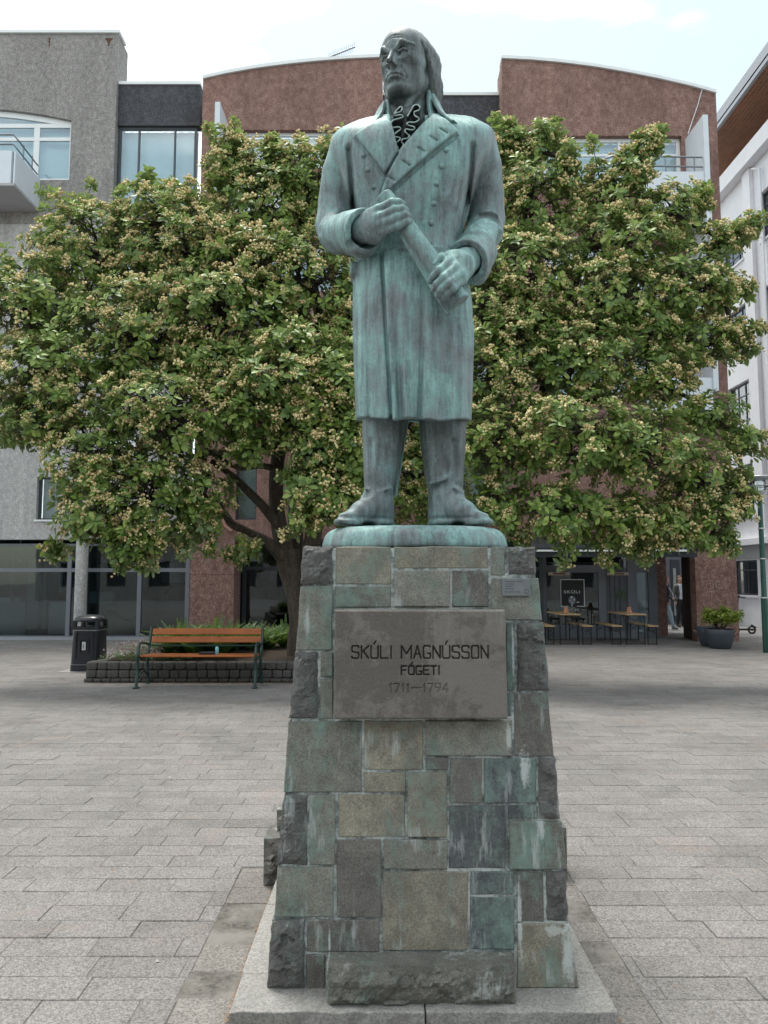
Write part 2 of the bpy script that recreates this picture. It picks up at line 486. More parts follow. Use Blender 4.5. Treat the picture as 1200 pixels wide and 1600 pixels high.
    M['frame_grey'] = simple('grey_window_frame', (0.17, 0.185, 0.215), 0.45, 0, 0.08, 6, 0.0)
    M['fascia'] = simple('grey_fascia', (0.32, 0.34, 0.37), 0.5, 0.2, 0.06, 4, 0.0)
    M['wood_soffit'] = simple('red_brown_boards', (0.34, 0.15, 0.08), 0.6, 0, 0.3, 5, 0.1)
    M['curtain'] = simple('pale_blue_curtain', (0.72, 0.86, 0.89), 0.9, 0, 0.04, 5, 0.0)
    M['curtain_grey'] = simple('grey_blind', (0.45, 0.48, 0.5), 0.9, 0, 0.08, 5, 0.0)
    M['room'] = simple('dim_interior', (0.10, 0.115, 0.125), 0.9, 0, 0.2, 1.5, 0.0)
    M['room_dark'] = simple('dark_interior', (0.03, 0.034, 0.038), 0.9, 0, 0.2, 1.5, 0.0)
    M['interior_blue'] = simple('blue_grey_partition', (0.55, 0.64, 0.66), 0.8, 0, 0.08, 2, 0.0)
    M['cream'] = simple('cream_tub', (0.62, 0.58, 0.36), 0.6, 0, 0.08, 6, 0.0)
    M['cork'] = simple('brown_rim', (0.33, 0.20, 0.08), 0.7, 0, 0.1, 8, 0.0)
    M['brown_board'] = simple('dark_brown_boards', (0.035, 0.022, 0.018), 0.6, 0, 0.2, 8, 0.1)
    M['metal_rail'] = simple('galvanised_rail', (0.22, 0.24, 0.26), 0.4, 0.6, 0.08, 8, 0.0)
    M['pipe'] = simple('white_pipe', (0.66, 0.68, 0.72), 0.5, 0, 0.05, 8, 0.0)
    M['copper'] = simple('copper_pipe', (0.38, 0.20, 0.15), 0.5, 0.3, 0.1, 8, 0.0)
    def glass(name, tint, rough, mixf):
        t = NT(name)
        P = t.pos()
        gl = t.n('BsdfGlossy', Color=(0.95, 0.98, 1.0, 1), Roughness=rough)
        wob = t.noise(t.map(P, (0.7, 0.7, 0.5)), 1.0, 2, 0.5)
        t.set(gl, 'Normal', t.bump(wob, 0.04, 0.1))
        tr = t.n('BsdfTransparent', Color=(*tint, 1))
        fr = t.n('Fresnel', IOR=1.5)
        f = t.math('ADD', t.math('MULTIPLY', fr.outputs[0], 1.2), mixf, True)
        ms = t.n('MixShader'); t.set(ms, 'i0', f)
        t.t.links.new(tr.outputs[0], ms.inputs[1]); t.t.links.new(gl.outputs[0], ms.inputs[2])
        t.t.links.new(ms.outputs[0], t.out.inputs['Surface'])
        t.t.nodes.remove(t.b)
        return t.m
    M['glass'] = glass('window_glass', (0.92, 0.97, 0.98), 0.02, 0.08)
    M['glass_dark'] = glass('shop_glass', (0.50, 0.58, 0.60), 0.02, 0.03)
    # bark, leaves, flowers
    t = NT('bark')
    P = t.pos()
    a = t.noise(t.map(P, (9, 9, 2.2)), 1.0, 7, 0.75); b = t.noise(P, 40, 5, 0.7)
    c = t.ramp(t.math('ADD', t.math('MULTIPLY', a, 0.6), t.math('MULTIPLY', b, 0.4)),
               [(0.32, (0.022, 0.018, 0.014)), (0.5, (0.072, 0.058, 0.045)), (0.68, (0.16, 0.14, 0.115))])
    M['bark'] = t.base(Base_Color=c, Roughness=0.95, Normal=t.bump(t.math('ADD', a, b), 0.8, 0.03))
    def leaf(name, dk, md, lt, under, trans=0.3):
        t = NT(name)
        g = t.n('NewGeometry')
        isl = g.outputs['Random Per Island']
        big = t.noise(g.outputs['Position'], 1.3, 3, 0.6)
        f = t.math('ADD', t.math('MULTIPLY', isl, 0.55), t.math('MULTIPLY', big, 0.5))
        c = t.ramp(f, [(0.18, dk), (0.5, md), (0.85, lt)])
        c = t.mix(g.outputs['Backfacing'], c, under)
        t.base(Base_Color=c, Roughness=0.42, Specular_IOR_Level=0.5)
        tr = t.n('BsdfTranslucent'); t.set(tr, 'Color', t.mix(0.55, c, (0.30, 0.42, 0.06)))
        ms = t.n('MixShader'); ms.inputs[0].default_value = trans
        t.t.links.new(t.b.outputs[0], ms.inputs[1]); t.t.links.new(tr.outputs[0], ms.inputs[2])
        t.t.links.new(ms.outputs[0], t.out.inputs['Surface'])
        return t.m
    M['leaf'] = leaf('tree_leaf', (0.055, 0.115, 0.028), (0.155, 0.250, 0.056), (0.37, 0.47, 0.115), (0.22, 0.30, 0.14))
    M['fern'] = leaf('fern_leaf', (0.035, 0.075, 0.020), (0.06, 0.135, 0.030), (0.11, 0.20, 0.045), (0.08, 0.15, 0.05))
    M['shrub'] = leaf('shrub_leaf', (0.10, 0.14, 0.02), (0.2, 0.27, 0.035), (0.36, 0.42, 0.07), (0.2, 0.25, 0.06))
    t = NT('faded_blossom')
    g = t.n('NewGeometry')
    f = t.math('ADD', t.math('MULTIPLY', g.outputs['Random Per Island'], 0.6), t.math('MULTIPLY', t.noise(g.outputs['Position'], 2.2, 3, 0.6), 0.5))
    c = t.ramp(f, [(0.12, (0.30, 0.19, 0.075)), (0.36, (0.55, 0.42, 0.19)), (0.8, (0.78, 0.68, 0.38))])
    M['blossom'] = t.base(Base_Color=c, Roughness=0.85)
    t = NT('pink_blossom')
    g = t.n('NewGeometry')
    M['pink'] = t.base(Base_Color=t.ramp(g.outputs['Random Per Island'], [(0, (0.30, 0.20, 0.21)), (1, (0.58, 0.48, 0.47))]), Roughness=0.9)
    t = NT('bark_mulch')
    P = t.pos(); a = t.noise(P, 45, 6, 0.75)
    M['soil'] = t.base(Base_Color=t.ramp(a, [(0.3, (0.012, 0.009, 0.007)), (0.7, (0.09, 0.062, 0.042))]), Roughness=1.0, Normal=t.bump(a, 1.0, 0.03))
    # street furniture
    t = NT('bench_varnished_wood')
    P = t.pos()
    a = t.noise(t.map(P, (1.2, 30, 30)), 1.0, 6, 0.65, 0.6); b = t.noise(P, 3, 3, 0.5)
    kn = t.ramp(t.voro(t.map(P, (3.1, 9, 9)), 1.0), [(0.0, 1.0), (0.10, 0.0)])
    c = t.ramp(t.math('ADD', t.math('MULTIPLY', a, 0.6), t.math('MULTIPLY', b, 0.4)), [(0.3, (0.20, 0.048, 0.010)), (0.7, (0.50, 0.150, 0.030))])
    M['bench_wood'] = t.base(Base_Color=t.mix(kn, c, (0.10, 0.03, 0.01)), Roughness=0.45, Normal=t.bump(a, 0.15, 0.003))
    t = NT('pine_board')
    P = t.n('TexCoord').outputs['Object']
    a = t.noise(t.map(P, (40, 2, 40)), 1.0, 6, 0.65, 0.5)
    M['pine'] = t.base(Base_Color=t.ramp(a, [(0.3, (0.36, 0.23, 0.11)), (0.7, (0.62, 0.45, 0.26))]), Roughness=0.6)
    M['iron_green'] = simple('dark_green_cast_iron', (0.018, 0.05, 0.045), 0.35, 0.1, 0.2, 20, 0.2)
    M['lamp_green'] = simple('green_lamp_post', (0.012, 0.062, 0.045), 0.35, 0.1, 0.15, 10, 0.05)
    M['black_metal'] = simple('black_metal', (0.014, 0.015, 0.017), 0.4, 0.2, 0.2, 20, 0.0)
    M['bin_black'] = simple('black_bin_plastic', (0.013, 0.015, 0.022), 0.32, 0, 0.25, 14, 0.05)
    M['bin_grey'] = simple('bin_band', (0.22, 0.23, 0.24), 0.5, 0, 0.1, 14, 0)
    M['sticker'] = simple('white_sticker', (0.6, 0.62, 0.62), 0.5, 0, 0.05, 14, 0)
    M['planter_stone'] = simple('dark_cobble', (0.095, 0.09, 0.083), 0.9, 0, 0.5, 26, 1.0)
    M['pot'] = simple('slate_grey_pot', (0.052, 0.062, 0.078), 0.6, 0, 0.12, 12, 0.05)
    M['terracotta'] = simple('peach_clay', (0.62, 0.27, 0.15), 0.7, 0, 0.1, 20, 0.0)
    M['silver'] = simple('silver_metal', (0.55, 0.57, 0.58), 0.3, 0.7, 0.06, 12, 0.0)
    M['blue_can'] = simple('pale_blue_can', (0.22, 0.50, 0.55), 0.35, 0.3, 0.06, 12, 0.0)
    M['awning'] = simple('dark_awning', (0.022, 0.026, 0.033), 0.75, 0, 0.15, 6, 0.0)
    M['awning_line'] = simple('white_awning_trim', (0.82, 0.84, 0.84), 0.5, 0, 0.03, 6, 0.0)
    M['black_print'] = simple('black_print', (0.018, 0.02, 0.024), 0.6, 0, 0.1, 10, 0.0)
    M['white_print'] = simple('white_print', (0.72, 0.74, 0.76), 0.6, 0, 0.04, 10, 0.0)
    M['grey_print'] = simple('grey_print', (0.22, 0.24, 0.28), 0.6, 0, 0.4, 30, 0.0)
    M['panel_boards'] = simple('grey_boards', (0.12, 0.125, 0.145), 0.7, 0, 0.15, 6, 0.0)
    M['heater'] = simple('pale_heater', (0.45, 0.37, 0.31), 0.5, 0.1, 0.08, 6, 0.0)
    M['skin'] = simple('skin', (0.45, 0.28, 0.21), 0.6, 0, 0.05, 10, 0.0)
    M['hair_brown'] = simple('brown_hair', (0.09, 0.045, 0.025), 0.6, 0, 0.2, 60, 0.2)
    M['jeans'] = simple('washed_denim', (0.36, 0.47, 0.56), 0.85, 0, 0.1, 20, 0.1)
    M['cloth_black'] = simple('black_cloth', (0.018, 0.018, 0.022), 0.85, 0, 0.2, 20, 0.1)
    M['cloth_grey'] = simple('olive_grey_cloth', (0.11, 0.115, 0.105), 0.85, 0, 0.15, 20, 0.1)
    M['cloth_white'] = simple('white_shirt', (0.62, 0.68, 0.80), 0.85, 0, 0.05, 20, 0.1)
    M['shoe'] = simple('grey_shoe', (0.2, 0.21, 0.2), 0.7, 0, 0.1, 20, 0.0)
    M['litter'] = simple('dry_leaf_litter', (0.34, 0.17, 0.06), 0.9, 0, 0.5, 90, 0.0)
    M['paper'] = simple('pale_scrap', (0.6, 0.6, 0.56), 0.8, 0, 0.05, 20, 0.0)
    M['rust'] = simple('rust_stain', (0.11, 0.055, 0.03), 0.9, 0, 0.3, 20, 0.0)
    M['chalk'] = simple('chalk_graffiti', (0.40, 0.29, 0.27), 0.9, 0, 0.15, 40, 0.0)
mats()
# ------------------------------------------------------------------ signed-distance sculpting
import openvdb as vdb
F32 = np.float32
def smin(a, b, k):
    if k <= 0: return np.minimum(a, b)
    h = np.clip(0.5 + 0.5 * (b - a) / k, 0, 1)
    return b * (1 - h) + a * h - k * h * (1 - h)

class Vol:
    def __init__(s, lo, hi, h):
        s.lo = np.array(lo, float); s.h = h
        s.n = np.ceil((np.array(hi) - s.lo) / h).astype(int) + 1
        s.a = np.full(tuple(s.n), 0.3, F32)
        s.ax = [(s.lo[i] + np.arange(s.n[i]) * h).astype(F32) for i in range(3)]
    def sl(s, lo, hi):
        i0 = np.clip(np.floor((np.array(lo) - s.lo) / s.h).astype(int), 0, s.n - 1)
        i1 = np.clip(np.ceil((np.array(hi) - s.lo) / s.h).astype(int) + 1, 1, s.n)
        S = tuple(slice(a, b) for a, b in zip(i0, i1))
        return S, (s.ax[0][S[0]][:, None, None], s.ax[1][S[1]][None, :, None], s.ax[2][S[2]][None, None, :])
    def op(s, fn, lo, hi, k=0.0, mode='u'):
        pad = k + 3 * s.h + 0.012
        S, g = s.sl(np.array(lo) - pad, np.array(hi) + pad)
        if 0 in s.a[S].shape: return
        d = fn(*g).astype(F32)
        if mode == 'u': s.a[S] = smin(s.a[S], d, k)
        elif mode == 's': s.a[S] = -smin(-s.a[S], d, k)
        elif mode == 'i': s.a[S] = -smin(-s.a[S], -d, k)
        elif mode == '+': s.a[S] += d
    # primitives ------------------------------------------------
    def ell(s, c, r, R3=None, k=0.0, mode='u'):
        c = np.array(c, float); r = np.array(r, float)
        m = max(r)
        def fn(X, Y, Z):
            p = [X - c[0], Y - c[1], Z - c[2]]
            if R3 is not None:
                p = [R3[0][i] * p[0] + R3[1][i] * p[1] + R3[2][i] * p[2] for i in range(3)]
            k0 = np.sqrt((p[0] / r[0])**2 + (p[1] / r[1])**2 + (p[2] / r[2])**2)
            k1 = np.sqrt((p[0] / r[0]**2)**2 + (p[1] / r[1]**2)**2 + (p[2] / r[2]**2)**2) + 1e-9
            return k0 * (k0 - 1) / k1
        s.op(fn, c - m, c + m, k, mode)
    def cap(s, a, b, r1, r2, k=0.0, mode='u'):
        a = np.array(a, float); b = np.array(b, float); ba = b - a; L = float(ba @ ba) + 1e-12
        m = max(r1, r2)
        def fn(X, Y, Z):
            t = np.clip(((X - a[0]) * ba[0] + (Y - a[1]) * ba[1] + (Z - a[2]) * ba[2]) / L, 0, 1)
            d = np.sqrt((X - a[0] - t * ba[0])**2 + (Y - a[1] - t * ba[1])**2 + (Z - a[2] - t * ba[2])**2)
            return d - (r1 + (r2 - r1) * t)
        s.op(fn, np.minimum(a, b) - m, np.maximum(a, b) + m, k, mode)
    def chain(s, pts, rs, k=0.0, kk=None, mode='u'):
        for i in range(len(pts) - 1):
            s.cap(pts[i], pts[i + 1], rs[i], rs[i + 1], k if (i == 0 or kk is None) else kk, mode)
    def cyl(s, a, b, r1, r2, rd=0.004, k=0.0, mode='u'):
        a = np.array(a, float); b = np.array(b, float); L = np.linalg.norm(b - a); u = (b - a) / L
        m = max(r1, r2)
        def fn(X, Y, Z):
            t = (X - a[0]) * u[0] + (Y - a[1]) * u[1] + (Z - a[2]) * u[2]
            rr = r1 + (r2 - r1) * np.clip(t / L, 0, 1)
            q = np.sqrt(np.maximum((X - a[0])**2 + (Y - a[1])**2 + (Z - a[2])**2 - t * t, 0)) - rr + rd
            w = np.abs(t - L / 2) - L / 2 + rd
            return np.sqrt(np.maximum(q, 0)**2 + np.maximum(w, 0)**2) + np.minimum(np.maximum(q, w), 0) - rd
        s.op(fn, np.minimum(a, b) - m, np.maximum(a, b) + m, k, mode)
    def box(s, c, half, R3=None, rd=0.004, k=0.0, mode='u'):
        c = np.array(c, float); h = np.array(half, float) - rd; m = np.linalg.norm(half)
        def fn(X, Y, Z):
            p = [X - c[0], Y - c[1], Z - c[2]]
            if R3 is not None:
                p = [R3[0][i] * p[0] + R3[1][i] * p[1] + R3[2][i] * p[2] for i in range(3)]
            q = [np.abs(p[i]) - h[i] for i in range(3)]
            return np.sqrt(np.maximum(q[0], 0)**2 + np.maximum(q[1], 0)**2 + np.maximum(q[2], 0)**2) + np.minimum(np.maximum(q[0], np.maximum(q[1], q[2])), 0) - rd
        s.op(fn, c - m, c + m, k, mode)
    def mesh(s, name, smooth_iter=1):
        a = s.a
        for _ in range(smooth_iter):
            b = a.copy()
            for ax in range(3):
                c = [slice(None)] * 3; l = list(c); r = list(c)
                c[ax] = slice(1, -1); l[ax] = slice(0, -2); r[ax] = slice(2, None)
                c, l, r = tuple(c), tuple(l), tuple(r)
                b[c] = 0.5 * b[c] + 0.25 * (b[l] + b[r])
            a = b
        a = np.clip(a, -3 * s.h, 3 * s.h)
        a[0] = a[-1] = 3 * s.h; a[:, 0] = a[:, -1] = 3 * s.h; a[:, :, 0] = a[:, :, -1] = 3 * s.h
        g = vdb.FloatGrid(3 * s.h)
        g.copyFromArray(np.ascontiguousarray(a), tolerance=0.0)
        pts, quads = g.convertToQuads(isovalue=0.0)
        pts = pts * s.h + s.lo
        return mesh_np(name, pts, quads[:, ::-1], smooth=True)

def poly2(px, pz, A, B):
    """signed distance to polygon (px, pz) on grids A, B (negative inside)"""
    n = len(px)
    d = np.full(np.broadcast(A, B).shape, 1e9, F32); sg = np.ones(d.shape, F32)
    for i in range(n):
        j = (i - 1) % n
        ex, ez = px[j] - px[i], pz[j] - pz[i]
        wx, wz = A - px[i], B - pz[i]
        t = np.clip((wx * ex + wz * ez) / (ex * ex + ez * ez + 1e-12), 0, 1)
        d = np.minimum(d, (wx - ex * t)**2 + (wz - ez * t)**2)
        c1 = B >= pz[i]; c2 = B < pz[j]; c3 = (ex * wz) > (ez * wx)
        flip = (c1 & c2 & c3) | (~c1 & ~c2 & ~c3)
        sg = np.where(flip, -sg, sg)
    return sg * np.sqrt(d)

def line2(pts, A, B):
    d = np.full(np.broadcast(A, B).shape, 1e9, F32)
    for (x0, z0), (x1, z1) in zip(pts[:-1], pts[1:]):
        ex, ez = x1 - x0, z1 - z0
        t = np.clip(((A - x0) * ex + (B - z0) * ez) / (ex * ex + ez * ez + 1e-12), 0, 1)
        d = np.minimum(d, (A - x0 - ex * t)**2 + (B - z0 - ez * t)**2)
    return np.sqrt(d)

def P2(px, py, Y):
    v = at(px, py, Y); return (v.x, v.z)
def P3(px, py, Y):
    return np.array(at(px, py, Y))

# ------------------------------------------------------------------ the statue
ST = (0.147, 3.64, 1.738)
def build_statue():
    root = empty('bronze_statue', ST, 'green bronze statue of a long-haired man in a greatcoat holding a scroll on the pedestal', 'statue')
    # ---- coat
    v = Vol((-0.47, 3.18, 2.26), (0.78, 4.06, 4.06), 0.0055)
    Yc = 3.67
    rows = [  # py, left, right, half-depth
        (210, 556, 735, .14), (220, 540, 747, .185), (235, 534, 748, .21), (265, 538, 744, .232), (300, 543, 738, .238), (335, 548, 732, .232), (365, 553, 722, .215),
        (390, 555, 717, .205), (415, 553, 724, .212), (440, 552, 731, .222), (480, 551, 737, .232), (530, 551.5, 738, .236), (580, 553, 736.5, .238), (620, 555, 734, .24), (668, 558, 731, .242)]
    zz = np.array([P2(600, r[0], Yc)[1] for r in rows][::-1])
    xl = np.array([P2(r[1], r[0], Yc)[0] for r in rows][::-1]); xr = np.array([P2(r[2], r[0], Yc)[0] for r in rows][::-1])
    bb = np.array([r[3] for r in rows][::-1])
    ztop, zhem = zz[-1], 2.345
    def sm_interp(z, xs, ys):
        # smooth the profile a little
        r = np.interp(z, xs, ys); 
        return (np.interp(z - 0.03, xs, ys) + r * 2 + np.interp(z + 0.03, xs, ys)) / 4
    def torso(X, Y, Z):
        z1 = Z[0, 0, :]
        l = sm_interp(z1, zz, xl).astype(F32)[None, None, :]; r = sm_interp(z1, zz, xr).astype(F32)[None, None, :]
        b = sm_interp(z1, zz, bb).astype(F32)[None, None, :]
        cx = (l + r) / 2; a = (r - l) / 2
        n = np.interp(z1, [2.3, 3.0, 3.3, 3.8], [2.9, 2.6, 2.4, 2.5]).astype(F32)[None, None, :]
        q = (np.abs((X - cx) / a)**n + np.abs((Y - Yc) / b)**n)**(1 / n)
        d = (q - 1) * np.minimum(a, b) * 1.05
        # skirt folds
        amp = np.clip((3.02 - Z) / 0.65, 0, 1)**1.2
        u = (X - cx) / a
        fold = np.zeros_like(d)
        def px(u_px, py): return P2(u_px, py, 3.44)[0]
        front = (Y < Yc + 0.05)
        for xb, xt, w, dep in ((626, 618, .013, .024), (643, 637, .011, .010), (655, 662, .012, .022), (578, 582, .018, .007), (690, 700, .022, .009), (713, 716, .016, .008), (671, 676, .015, -.008), (638, 632, .016, -.012), (605, 602, .016, -.006)):
            xc = np.interp(z1, [2.345, 2.9], [px(xb, 650), px(xt, 520)]).astype(F32)[None, None, :]
            fold = fold + dep * np.exp(-((X - xc) / w)**2)
        d = d + np.where(front, fold * amp * 1.35, 0)
        # back folds
        d = d + np.where(front, 0, 0.012 * amp * np.sin(X * 60))
        # top and hem caps, hem gently scalloped
        hem = 2.353 + 0.006 * np.cos((X - 0.13) * 26.0) + 0.15 * np.clip(Y - 3.44, 0, 1)
        d = np.maximum(d, hem - Z)
        d = np.maximum(d, Z - ztop - 0.02)
        return d
    v.op(torso, (-0.3, 3.3, 2.3), (0.6, 4.02, 3.98), 0.0)
    # hollow the hem
    v.op(lambda X, Y, Z: np.maximum((np.sqrt(((X - 0.145) / 0.245)**2 + ((Y - Yc) / 0.19)**2) - 1) * 0.19, Z - 2.44), (-0.12, 3.45, 2.3), (0.42, 3.9, 2.44), 0.004, 's')
    # shoulders
    sl, sr = P3(550, 225, 3.66), P3(735, 217, 3.66)
    v.cap(sl + (0.03, 0, -0.02), sr + (-0.03, 0, -0.02), 0.085, 0.085, 0.06)
    v.cap(P3(538, 226, 3.64), P3(592, 219, 3.66), 0.056, 0.066, 0.04)
    v.cap(P3(753, 215, 3.64), P3(694, 211, 3.66), 0.056, 0.066, 0.04)
    v.cap(sl + (0.03, -0.04, -0.08), sr + (-0.03, -0.04, -0.08), 0.12, 0.12, 0.08)
    # shoulder slope up to the neck
    for a_, b_ in (((560, 214), (612, 190)), ((728, 206), (682, 186))):
        v.cap(P3(a_[0], a_[1] + 14, 3.68), P3(b_[0], b_[1] + 27, 3.70), 0.05, 0.06, 0.04)
    # chest fulness
    v.ell(P3(590, 268, 3.60), (0.17, 0.15, 0.20), k=0.06)
    v.ell(P3(690, 262, 3.60), (0.17, 0.15, 0.20), k=0.06)
    torso_only = v.a.copy()
    # skirt flare + relief on the front
    def relief(X, Y, Z, which):
        Xb, Zb = X[:, 0, :], Z[:, 0, :]
        return Xb, Zb
    S, g = v.sl((-0.47, 3.18, 2.26), (0.78, 3.66, 4.06))
    Xb, Zb = g[0][:, 0, :], g[2][:, 0, :]
    def prism(pts_px, Yf, t, rnd=0.004):
        px_, pz_ = zip(*[P2(a_, b_, Yf) for a_, b_ in pts_px])
        pd = poly2(px_, pz_, Xb, Zb)[:, None, :]
        d = -smin(-(torso_only[S] - t), -pd, rnd)
        v.a[S] = smin(v.a[S], d, 0.002)
    def groove(pts_px, Yf, w, dep):
        d2 = line2([P2(a_, b_, Yf) for a_, b_ in pts_px], Xb, Zb)[:, None, :]
        v.a[S] += dep * np.exp(-(d2 / w)**2) * (np.abs(v.a[S]) < 0.05)
    # front overlap: the right side lies over the left, edge runs down the skirt
    prism([(597, 388), (720, 380), (745, 500), (742, 670), (611.5, 670), (608, 600), (602, 500)], 3.45, 0.012)
    # deep V of the neck
    px_, pz_ = zip(*[P2(a_, b_, 3.50) for a_, b_ in ((609, 160), (612, 196), (622, 246), (648, 214), (671, 182), (666, 150))])
    pd = poly2(px_, pz_, Xb, Zb)[:, None, :]
    dV = np.maximum(pd, g[1] - 3.545)
    v.a[S] = -smin(-v.a[S], dV, 0.006)
    # lapels
    prism([(580, 196), (553, 213), (601, 279), (622, 246), (612, 196), (606, 176)], 3.47, 0.017)
    prism([(697, 189), (716, 210), (664, 254), (608, 303), (592, 307), (601, 282), (622, 246), (648, 214), (671, 184), (676, 172)], 3.46, 0.026)
    groove([(594, 305), (603, 281), (622, 246)], 3.46, 0.006, 0.008)
    groove([(716, 213), (664, 257), (609, 306)], 3.46, 0.006, 0.006)
    groove([(553, 216), (600, 281)], 3.47, 0.006, 0.006)
    for bx, by in ((693, 208), (677, 221), (658, 239), (634.7, 260), (611, 282)):
        groove([(bx - 5.5, by - 3.6), (bx + 5.5, by + 3.6)], 3.44, 0.0042, 0.013)
    # opening seam below and side seams
    groove([(596, 386), (599, 450), (604, 540), (608, 600), (611, 660)], 3.45, 0.0075, 0.020)
    groove([(573, 400), (574, 520), (577, 655)], 3.47, 0.006, 0.004)
    # pocket flap on the hip
    v.box(P3(558, 425, 3.60), (0.035, 0.06, 0.035), rd=0.01, k=0.012)
    # waist creases
    for pts in ([(600, 395), (640, 402), (672, 398)], [(556, 402), (575, 396), (596, 400)], [(700, 392), (716, 384), (728, 378)]):
        groove(pts, 3.5, 0.012, 0.006)
    groove([(545, 232), (548, 262), (551, 300), (560, 345)], 3.5, 0.013, 0.026)
    groove([(739, 228), (737, 262), (733, 300), (728, 340)], 3.5, 0.013, 0.026)
    # ---- sleeves (separate field so they stay distinct from the torso)
    w = Vol((-0.47, 3.18, 2.26 + 80 * 0.0055), (0.78, 4.06, 4.0), 0.0055)
    # left in the picture
    w.chain([P3(548, 238, 3.67), P3(534, 275, 3.69), P3(526, 318, 3.71), P3(525, 352, 3.70)], [0.100, 0.102, 0.096, 0.098], 0.03, 0.004)
    w.cap(P3(534, 226, 3.64), P3(528, 262, 3.66), 0.050, 0.06, 0.03)
    w.chain([P3(523, 355, 3.70), P3(528, 366, 3.63), P3(548, 364, 3.52), P3(566, 361, 3.44)], [0.094, 0.096, 0.088, 0.084], 0.03, 0.01)
    # right in the picture
    w.chain([P3(743, 230, 3.67), P3(753, 265, 3.70), P3(759, 305, 3.73), P3(760, 342, 3.75)], [0.100, 0.102, 0.094, 0.092], 0.03, 0.004)
    w.cap(P3(757, 215, 3.64), P3(761, 255, 3.66), 0.050, 0.06, 0.03)
    w.chain([P3(760, 345, 3.75), P3(757, 362, 3.70), P3(743, 388, 3.58), P3(733, 402, 3.50)], [0.090, 0.094, 0.088, 0.082], 0.03, 0.01)
    # cuffs: wide, turned back
    w.cyl(P3(545, 365, 3.54), P3(571, 361, 3.405), 0.104, 0.104, 0.006, 0.008)
    w.cyl(P3(747, 393, 3.59), P3(729, 409, 3.45), 0.100, 0.104, 0.006, 0.008)
    w.ell(P3(563, 385, 3.45), (0.07, 0.04, 0.05), k=0.04)
    w.ell(P3(747, 425, 3.52), (0.045, 0.06, 0.06), k=0.05)
    S2, g2 = w.sl((-0.47, 3.18, 2.7), (0.78, 4.06, 4.0))
    X2, Y2, Z2 = g2
    def g3(pts, wdt, dep, vol):
        def fn(X, Y, Z):
            acc = None
            for a_, b_ in zip(pts[:-1], pts[1:]):
                ba = b_ - a_; L = float(ba @ ba)
                t = np.clip(((X - a_[0]) * ba[0] + (Y - a_[1]) * ba[1] + (Z - a_[2]) * ba[2]) / L, 0, 1)
                d = (X - a_[0] - t * ba[0])**2 + (Y - a_[1] - t * ba[1])**2 + (Z - a_[2] - t * ba[2])**2
                acc = d if acc is None else np.minimum(acc, d)
            return dep * np.exp(-acc / wdt**2)
        lo = np.min(pts, axis=0) - 3 * wdt; hi = np.max(pts, axis=0) + 3 * wdt
        vol.op(fn, lo, hi, 0, '+')
    # elbow creases
    for pts, wd, dp in (
        ([(548, 330), (535, 334), (520, 345), (508, 365)], .012, .016), ([(552, 340), (538, 344), (524, 356)], .010, .010),
        ([(505, 372), (515, 350), (528, 338)], .010, -.008), ([(503, 352), (515, 340), (540, 330)], .010, -.008),
        ([(540, 250), (543, 290), (548, 322)], .012, .007), ([(510, 300), (512, 330), (508, 350)], .02, .006)):
        g3(np.array([P3(a_, b_, 3.60) for a_, b_ in pts]), wd * 1.7, dp * 1.7, w)
    for pts, wd, dp in (
        ([(737, 345), (748, 338), (762, 338), (783, 348)], .012, .018), ([(741, 352), (752, 347), (770, 350), (785, 360)], .010, -.010),
        ([(738, 334), (752, 331), (770, 330), (786, 338)], .010, -.010), ([(742, 250), (741, 285), (738, 322)], .012, .007),
        ([(778, 375), (770, 400), (757, 420)], .014, .008)):
        g3(np.array([P3(a_, b_, 3.62) for a_, b_ in pts]), wd * 1.7, dp * 1.7, w)
    # embroidered cuffs: scratched scroll lines
    rr = random.Random(3)
    for (cx, cy, Yf, n_) in ((558, 368, 3.42, 16), (752, 404, 3.50, 16)):
        for i in range(n_):
            x0, y0 = cx + rr.uniform(-15, 12), cy + rr.uniform(-22, 20)
            a0 = rr.uniform(0, 6.28); pts = []
            for j in range(6):
                pts.append(P3(x0 + 1.4 * j * math.cos(a0 + j * .5), y0 + 1.9 * j * math.sin(a0 + j * .5), Yf))
            for p in pts: p[1] -= 0.02
            g3(np.array(pts), 0.012, 0.008 if i % 2 else -0.006, w)
    v.a[:, :, :] = v.a
    # merge sleeves into the coat with a crisp crease
    i0 = 80
    nz_ = min(w.a.shape[2], v.a.shape[2] - i0)
    off = (w.lo[2] - (v.lo[2] + i0 * v.h))
    v.a[:, :, i0:i0 + nz_] = smin(v.a[:, :, i0:i0 + nz_], w.a[:, :, :nz_], 0.012)
    # open the cuff mouths
    v.cyl(P3(561, 363, 3.46), P3(575, 361, 3.385), 0.062, 0.082, 0.004, 0.004, 's')
    v.cyl(P3(737, 403, 3.51), P3(724, 413, 3.42), 0.060, 0.082, 0.004, 0.004, 's')
    me = v.mesh('coat', 0)
    put('coat', me, M['bronze'], root)
    del v, w, torso_only

    # ---- collar wings
    c = Vol((-0.18, 3.3, 3.72), (0.46, 3.98, 4.12), 0.0045)
    cxn, cyn = 0.124, 3.68
    tipL = P3(605.5, 155, 3.58); tipR = P3(669, 143, 3.58)
    def collar(X, Y, Z):
        dx, dy = X - cxn, Y - cyn
        r = np.sqrt(dx * dx + (dy * 0.95)**2)
        th = np.arctan2(dx, -dy)          # 0 = towards the viewer, + = picture right
        zt = np.where(th > 0, tipR[2], tipL[2])
        at_ = np.abs(th)
        tip = 0.74
        top = zt + 0.004 - np.clip((at_ - tip), 0, 9) * 0.085 - np.clip(tip - at_, 0, 1) * 1.1
        s_ = np.clip((zt - Z) / 0.24, 0, 1.2)
        flare = 0.140 + 0.08 * s_**2.4 + 0.012 * s_
        d = np.abs(r - flare) - 0.0105
